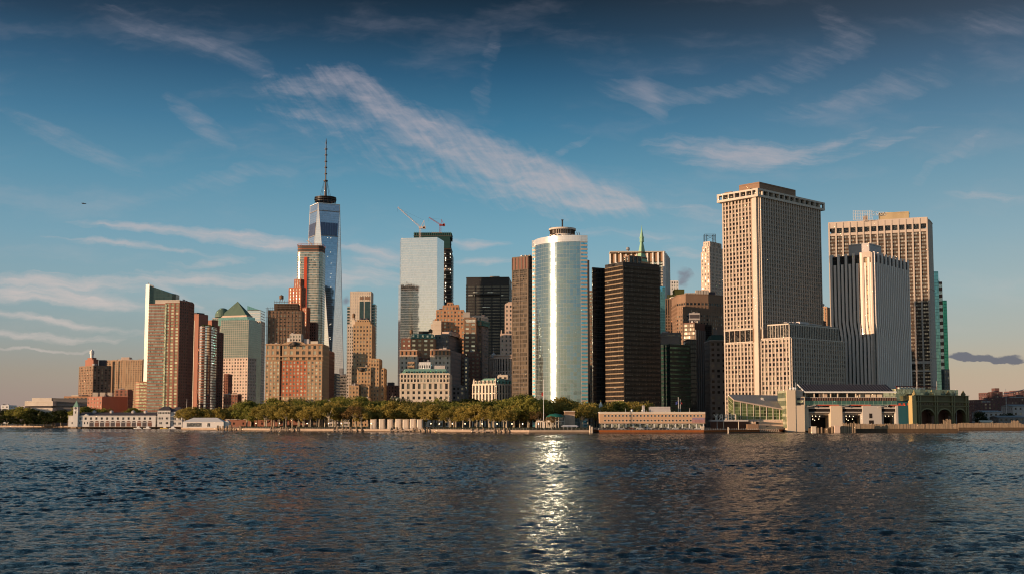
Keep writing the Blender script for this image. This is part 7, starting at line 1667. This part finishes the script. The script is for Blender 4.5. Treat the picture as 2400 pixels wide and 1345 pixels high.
# timber fender racks
def rack(name, label, a, q, Yr, topy, seed, tall=None, dark=True, gap=.0):
    rs = random.Random(seed); x0, x1 = at(a, 1000, Yr)[0], at(q, 1000, Yr)[0]; r = thing(name, label, 'fender rack', ((x0 + x1) / 2, Yr, 0)); b = MB(); d = MB(); xx = x0; zt = zat(topy, Yr)
    while xx < x1:
        w = rs.uniform(.28, .5); h = zt + rs.uniform(-.35, .35)
        if tall and tall[0] <= 1200 + F * xx / Yr <= tall[1]: h += (tall[2]) * rs.uniform(.5, 1.1)
        if rs.random() > gap: b.box(xx, xx + w, Yr + rs.uniform(-.15, .15), Yr + .5, -.8, h)
        xx += w + rs.uniform(.0, .12)
    b.build('timber_planks', M['wood_pile'], r, kind='stuff')
    b = MB(); b.box(x0, x1, Yr + .55, Yr + 5, -.8, zt - .5); b.build('backing', M['wood_wet'], r)
    if dark: b = MB(); b.box(x0 - .02, x1 + .02, Yr - .34, Yr - .17, -.8, zat(1003.5, Yr) if Yr < 900 else zat(1000.8, Yr)); b.build('tide_band', M['wood_wet'], r)
    return r
rack('timber_rack', 'jagged timber fender rack before the middle slip, tallest at its right end', 1948, 2005, 800, 998, 1, (1972, 2005, 2.6), False, .12)
rack('timber_rack', 'long timber fender wall with a peaked right end before the arched terminal', 2005.5, 2244, 812, 992.5, 2, (2206, 2224, 3.2))
rack('timber_rack', 'farther timber fender wall at the right ending in a raised corner', 2246, 2395, 1000, 990.5, 3, (2365, 2384, 2.6))
rack('timber_rack', 'short broken timber rack beside the terminal corner', 1898, 1950, 806, 1001, 4, None, False, .4)
r = rack('timber_rack', 'short low timber stub at the far right edge', 2384, 2420, 1060, 993, 6, None)
b_ = [(1757, 1828)]
for i in range(17):
    px = 1757 + i * 4.3; Yp = 812; p = at(px, 1000, Yp)
    if i == 0: b = MB(); b.box(-.3, .3, -.3, .3, -.3, 2.4); b.box(-.1, .9, -.2, .2, -.3, .2); lp = b.build('slanted_fender_post', M['seawall_stone']); o = lp
    else: o = lp.copy(); C.objects.link(o)
    o.location = (p[0], Yp, .2); o.rotation_euler = (0, -.35, 0); tag(o, 'slanted pale fender post in the low row before the glass ferry hall', 'post', 'slanted fender posts')
b = MB(); b.box(at(1757, 1000, 813)[0], at(1832, 1000, 813)[0], 811.5, 816, -.3, .5); o = b.build('fender_float', M['wood_wet']); tag(o, 'low dark float under the slanted fender posts', 'float')
for i, (px, w, h, m_) in enumerate(((1907, 5, 7, 'cream'), (1962, 6, 8, 'pink_stone'), (1646, 4, 7, 'cream'))):
    Yp = 797; x_ = at(px, 1000, Yp)[0]; k = Yp / F; b = MB(); b.box(x_ - w * k, x_ + w * k, Yp - 1, Yp + 1, -.5, h * 2 * k); b.box(x_ - w * k * 1.1, x_ + w * k * 1.1, Yp - 1.2, Yp + 1.2, h * 2 * k, h * 2 * k + .3)
    o = b.build('dock_block', M[m_]); tag(o, ['pale square dock block before the left boat slip', 'pinkish square dock block on the jagged timber rack', 'pale square dock block at the right end of the rusty quay'][i], 'dock block')
for i, (px, q) in enumerate(((1383, 996), (1388, 999), (1707, 1000))):
    Yp = 776; p = at(px, 1000, Yp); b = MB(); b.bar((p[0], Yp, -1), (p[0], Yp, zat(q, Yp)), .45, n=8); o = b.build('white_pile', M['cream']); tag(o, ['tall white pile at the quay notch', 'shorter white pile at the quay notch', 'lone white pile before the ferry entrance'][i], 'pile')

# ------------------------------------------------------------------ arched iron terminal
Y = 1025; ol = M['olive_iron']
r = thing('arched_iron_terminal', 'ornate olive green iron terminal with three great arches', 'ferry terminal', (at(2142, 990, Y)[0], Y, G)); r_arch = r
def PX(px, dy=0): return at(px, 960, Y + dy)[0]
zb, zt, zsp, zr_ = G, zat(950, Y), zat(975, Y), zat(958, Y)
xa, xb = PX(2142), PX(2287); b = MB()
arch = [(PX(a), PX(q)) for a, q in ((2158, 2195), (2204.5, 2241), (2250, 2280))]
xs = np.linspace(xa, xb, 300)
def opening(x):
    for a, c in arch:
        if a < x < c: m_ = (a + c) / 2; rr = (c - a) / 2; return zsp + math.sqrt(max(0, 1 - ((x - m_) / rr) ** 2)) * (zr_ - zsp)
    return zb
for i in range(len(xs) - 1):
    za, zc = opening(xs[i]), opening(xs[i + 1])
    if opening((xs[i] + xs[i + 1]) / 2) == zb: za = zc = zb
    b.quad((xs[i], Y, za), (xs[i + 1], Y, zc), (xs[i + 1], Y, zt), (xs[i], Y, zt)); b.quad((xs[i], Y, za), (xs[i], Y + 3, za), (xs[i + 1], Y + 3, zc), (xs[i + 1], Y, zc))
b.build('arcade_wall', ol, r)
b = MB()
for a, c in arch:
    m_ = (a + c) / 2; rr = (c - a) / 2; n = 18
    for k in range(n):
        a0, a1 = math.pi * k / n, math.pi * (k + 1) / n; P = lambda an, q: (m_ + (rr + q) * math.cos(an), Y - .6, zsp + (zr_ - zsp + q) * math.sin(an))
        b.quad(P(a0, .1), P(a0, 1.1), P(a1, 1.1), P(a1, .1))
b.build('arch_trim', mat('olive_light', (.24, .21, .11), .6), r)
bq = MB(); bq.box(xa, xb, Y + 14, Y + 15, zb, zt); bq.box(xa, xa + 1, Y + 1, Y + 14, zb, zt); bq.box(xb - 1, xb, Y + 1, Y + 14, zb, zt); bq.build('arch_interior', M['brick_dark'], r)
for a, c in arch: bq = MB(); bq.box(a + 1.0, a + 3.4, Y + 8, Y + 12, zb, zr_ - 3); bq.build('interior_wall', mat('pink_in', (.24, .15, .12)), r)
for px in (2155, 2199.5, 2245.5, 2284):
    for dx in (-1.6, 1.6): b = MB(); x_ = PX(px) + dx * .6; b.box(x_ - .4, x_ + .4, Y - 1.2, Y, zb, zat(926, Y)); b.build('column', M['olive_light'], r)
b = MB()
for q0, q1, d in ((951, 949.5, 1.2), (941, 939, 1.6), (926, 924.5, 1.4)): b.box(xa - 1, xb + 1, Y - d, Y + 1, zat(q0, Y), zat(q1, Y))
b.build('cornice', M['olive_light'], r)
b = MB(); b.box(xa, xb, Y + .1, Y + 20, zat(950, Y), zat(925, Y)); b.build('upper_wall', ol, r)
for k in range(27):
    if k % 9 == 8: continue
    px = 2160 + k * 4.5; b = MB(); b.box(PX(px) - .5, PX(px) + .5, Y - .2, Y + .05, zat(948, Y), zat(943.5, Y)); b.build('window', M['pane_black'], r)
b = MB(); b.box(xa - 3.5, xa + .5, Y - 2.5, Y + 2, zb, zat(938, Y)); b.box(xa - 3.2, xa + .2, Y - 2.2, Y + 1.5, zat(938, Y), zat(926, Y)); b.build('corner_pilaster', mat('sunlit_iron', (.50, .38, .17), .5, .1), r)  # gold tone stands for sunlight, painted into the iron
for px in (2148, 2195, 2240, 2281): b = MB(); x_ = PX(px); b.lathe(x_, Y + 2, [(1.6, zat(926, Y)), (1.9, zat(921, Y)), (1.2, zat(918, Y)), (.7, zat(915, Y)), (.1, zat(912, Y))], 10); b.build('cupola', M['sunlit_iron'] if px < 2200 else ol, r)  # left cupolas share the painted sunlight of the pilaster
r = thing('teal_walled_wing', 'blank teal wall wing with three red square windows left of the arched terminal', 'ferry terminal', (PX(2122), Y, G))
b = MB(); b.box(PX(2100), PX(2138.5), Y + 3, Y + 18, zb, zat(936, Y)); b.build('wall', M['teal_paint'], r)
for px in (2111.5, 2121.5, 2132): b = MB(); b.box(PX(px) - .9, PX(px) + .9, Y + 2.9, Y + 3, zat(948.5, Y), zat(944, Y)); b.build('red_window', M['red_panel'], r)
r = thing('glass_rooftop_box', 'long glazed rooftop storey with red beam frame over the arched terminal', 'rooftop pavilion', (PX(2142), Y, G)); r_box = r
b = MB(); x0, x1 = PX(2101, 6), PX(2274, 6); L = x1 - x0; b.prism([(x0, Y + 5), (x1 - 14, Y + 5), (x1, Y + 7), (x1, Y + 22), (x0, Y + 22)], zat(936, Y), zat(908, Y)); b.build('glass_wall', M['g_pier'], r)
b = MB(); b.box(PX(2101), PX(2144), Y + 2.5, Y + 4.6, zat(920, Y), zat(908.5, Y)); b.build('pale_glass_bay', M['pane_green'], r)
b = MB()
for q in (2126, 2145, 2190, 2233): b.box(PX(q) - .25, PX(q) + .25, Y + 12, Y + 12.5, zat(908, Y), zat(901, Y))
b.box(PX(2124), PX(2234), Y + 12, Y + 12.8, zat(901.5, Y), zat(899.8, Y)); b.build('red_beam_frame', mat('dark_red_steel', (.16, .04, .03)), r)
b = MB()
for q in range(8): b.box(PX(2128 + q * 9), PX(2133 + q * 9), Y + 10, Y + 12, zat(908, Y), zat(903.5, Y))
b.build('roof_equipment', M['cream'], r)
for i, (px, y1) in enumerate(((2149, 893), (2196, 893), (2240, 911))): flagpole(px, 930, y1, Y + (px - 2142) * .2 + 12, ['left bare flagpole on the arched terminal roof', 'middle bare flagpole on the arched terminal roof', 'right bare flagpole on the arched terminal roof'][i])

# ------------------------------------------------------------------ far right: distant borough and bridge cable
specs = [(2288, 2330, 937, 2500, 'low dark brown distant block beside the arched terminal'), (2322, 2400, 932, 2600, 'wide dark brown distant housing block at the right'), (2325, 2350, 918, 2700, 'taller pinkish distant block with a square roof tank house'),
         (2314, 2320, 920, 2720, 'narrow pink distant tower left of the taller pinkish block'), (2345, 2420, 926, 2800, 'long brown distant block below the bridge cable'), (2386, 2440, 915, 2900, 'dark grey distant block at the right edge under the cable'), (2374, 2380, 917, 2780, 'small brown distant tower top'), (2295, 2345, 943, 2300, 'second row brown distant block behind the sheds')]
for a, q, ty, Yd, lbl in specs:
    f = front(a, q, ty, Yd, 40, -10 if a % 2 else 6); r = T('distant_block', lbl, 'building', f, 'distant housing across the river'); V(r, f, G, zat(ty, Yd), M['brown_far'], bay=8, fl=7, pw=.6, sh=.6, d=.3, pane=M['pane_dark'], maxw=24)
    if a == 2325: V(r, front(2332, 2342, 910, Yd + 8, 20), zat(ty, Yd), zat(909.5, Yd), M['brown_far'], 'bandonly', fl=9, sh=.1)
r = thing('suspension_bridge', 'thin suspension bridge cable rising at the right edge of the photo', 'bridge', (at(2400, 930, 2650)[0], 2650, G)); b = MB(); pts = []
for k in range(13): px = 2350 + k * 10; t_ = k / 12; pts.append((at(px, 900, 2650)[0], 2650, zat(922 - 30 * t_ ** 1.25, 2650)))
for i in range(12): b.bar(pts[i], pts[i + 1], .9, n=5)
b.build('main_cable', M['steel'], r)
b = MB()
for p in pts[1:]: b.bar(p, (p[0], p[1], zat(930, 2650)), .15, n=3)
b.build('hanger', M['steel'], r, kind='stuff'); b = MB(); b.box(pts[0][0], pts[-1][0] + 200, 2645, 2655, zat(931, 2650), zat(929, 2650)); b.build('deck', M['steel'], r)
flagpole(2358.5, 985, 910, 1250, 'tall grey lattice mast before the distant housing')
for i, (a, q, ty, Yd, m_, lbl, dep) in enumerate(((2306, 2350, 962, 1180, 'granite_grey', 'grey shed with a shallow pitched roof right of the arched terminal', 30), (2374, 2420, 948, 1250, 'granite_grey', 'grey two storey building with flat roof at the right edge', 30), (2340, 2400, 974, 1120, 'grey_stone', 'low dark grey shed on the far right quay', 20), (2300, 2325, 985, 1060, 'cream', 'small pale cabin on the far right quay', 6))):
    f = front(a, q, ty, Yd, dep); r = T('quay_shed', lbl, 'shed', f); z1 = zat(ty + 3, Yd); V(r, f, G, z1, M[m_], 'punch', bay=5, fl=5, pw=.6, sh=.6, pane=M['pane_dark'], cap=False)
    A, B = f[0], f[1]; ym = Yd + dep / 2; b = MB(); zr_ = zat(ty - 1, ym); b.quad((A[0] - 1, Yd - 1, z1), (B[0] + 1, Yd - 1, z1), (B[0] + 1, ym, zr_), (A[0] - 1, ym, zr_)); b.quad((B[0] + 1, Yd + dep, z1), (A[0] - 1, Yd + dep, z1), (A[0] - 1, ym, zr_), (B[0] + 1, ym, zr_)); b.poly([(A[0] - 1, Yd + dep, z1), (A[0] - 1, Yd - 1, z1), (A[0] - 1, ym, zr_)]); b.build('roof', M['steel'] if m_ != 'cream' else M['cream'], r)
for i, px in enumerate((2299, 2345, 2362, 2372)): tree(px, 1150, (964, 972, 968, 975)[i], 'dark', ['dark tree right beside the arched terminal', 'low dark tree among the sheds, left one of three', 'low dark tree among the sheds, middle one of three', 'low dark tree among the sheds, right one of three'][i], 'dark trees at the right shore', 1.3)
# far left land blocks
for i, (a, q, ty) in enumerate(((30, 42, 955), (41, 52, 952.5), (50, 60, 951))):
    f = front(a, q, ty, 2700, 40); r = T('far_building', ['tiny pale block second from the left on the far shore', 'tiny pale block third from the left on the far shore', 'tiny pale block touching the museum on the far shore'][i], 'building', f); V(r, f, G, zat(ty, 2700), M['granite_grey'], bay=8, fl=7, pw=.6, sh=.6, pane=M['pane_dark'], maxw=10)
b = MB(); rr = random.Random(4); P = []
for k in range(61): px = -150 + k * 12; P.append((at(px, 950, 3600)[0], 3600, zat(958 + rr.uniform(-1.5, 1.5), 3600)))
for i in range(60):
    a, c = P[i], P[i + 1]; b.quad((a[0], 3600, G), (c[0], 3600, G), c, a); b.quad(a, c, (c[0], 4400, c[2] + 3), (a[0], 4400, a[2] + 3))
o = b.build('hills', mat('far_hills', (.05, .055, .07), .95)); tag(o, kind='structure')
# lamps along the promenade
src = None
for i, px in enumerate([600, 655, 720, 770, 800, 870, 1010, 1030, 1060, 1090, 1130, 1165, 1200, 1225, 1262, 5, 20, 36]):
    Yl = shore_at(px) + 8; p = at(px, 990, Yl)
    if src is None:
        src = thing('street_lamp', None, 'lamp', (0, 0, 0)); b = MB(); b.bar((0, 0, 0), (0, 0, 3.6), .09, n=5); b.build('post', M['dark_metal'], src); b = MB(); b.lathe(0, 0, [(.1, 3.5), (.34, 3.8), (.34, 4.1), (.05, 4.4)], 8); b.build('lamp_globe', M['lamp_glow'], src); r = src
    else:
        r = src.copy(); C.objects.link(r)
        for ch in src.children: c = ch.copy(); C.objects.link(c); c.parent = r
    r.location = (p[0], Yl, G); tag(r, 'small globe street lamp on the promenade by the water', 'lamp', 'promenade lamps')
# small aeroplane
p = at(197, 478, 3000); r = thing('airplane', 'tiny dark aeroplane in the clear sky at the left', 'airplane', p); b = MB()
b.lathe(0, 0, [(.1, -6), (.9, -4), (1.0, 3), (.3, 6)], 8); v = [Vector(q_) for q_ in b.v]; b.v = [(p[0] + q_.z, p[1] + q_.x, p[2] + q_.y) for q_ in v]; b.build('fuselage', M['dark_metal'], r)
b = MB(); b.box(p[0] - 1.5, p[0] + 1, p[1] - 6, p[1] + 6, p[2] + .7, p[2] + 1.0); b.build('wing', M['dark_metal'], r); b = MB(); b.box(p[0] - 6, p[0] - 4.4, p[1] - .2, p[1] + .2, p[2], p[2] + 2.6); b.build('tail', M['dark_metal'], r)
b = MB()
for i, (px, py) in enumerate(((204, 1085), (150, 1081), (304, 1071), (607, 1078), (52, 1077))):
    Yb = shoreY(py); x_ = at(px, py, Yb)[0]; b = MB(); 
    for k in range(14): a = rs.uniform(-1, 1); b.quad((x_ + a - .25, Yb + rs.uniform(-.5, .5), .22), (x_ + a + .25, Yb + .1, .2), (x_ + a + .2, Yb + .5, .3), (x_ + a - .2, Yb + .6, .28))
    o = b.build('whitecap', mat('foam', (.8, .8, .8), .7, var=.02)); tag(o, None, None, None, 'stuff')

for q_ in (r_arch, r_box): q_.rotation_euler = (0, 0, R(27)); q_.scale = (1.21, 1, 1)
r_box.scale = (1.2, 1, .97)

b = MB()
for i in range(6, len(SP) - 1):
    a, c = SP[i], SP[i + 1]
    if shore[i][0] >= 1800: break
    L = math.dist(a, c); n = max(1, int(L / 2.4))
    for k in range(n): t_ = k / n; xx, yy = a[0] + (c[0] - a[0]) * t_, a[1] + (c[1] - a[1]) * t_ + .9; b.bar((xx, yy, G), (xx, yy, G + 1.1), .05, n=3)
    for h in (.55, 1.1): b.bar((a[0], a[1] + .9, G + h), (c[0], c[1] + .9, G + h), .045, n=3)
rl = thing('railing', 'thin metal railing along the top of the quay', 'railing', (0, 850, G)); b.build('rail', M['steel'], rl)
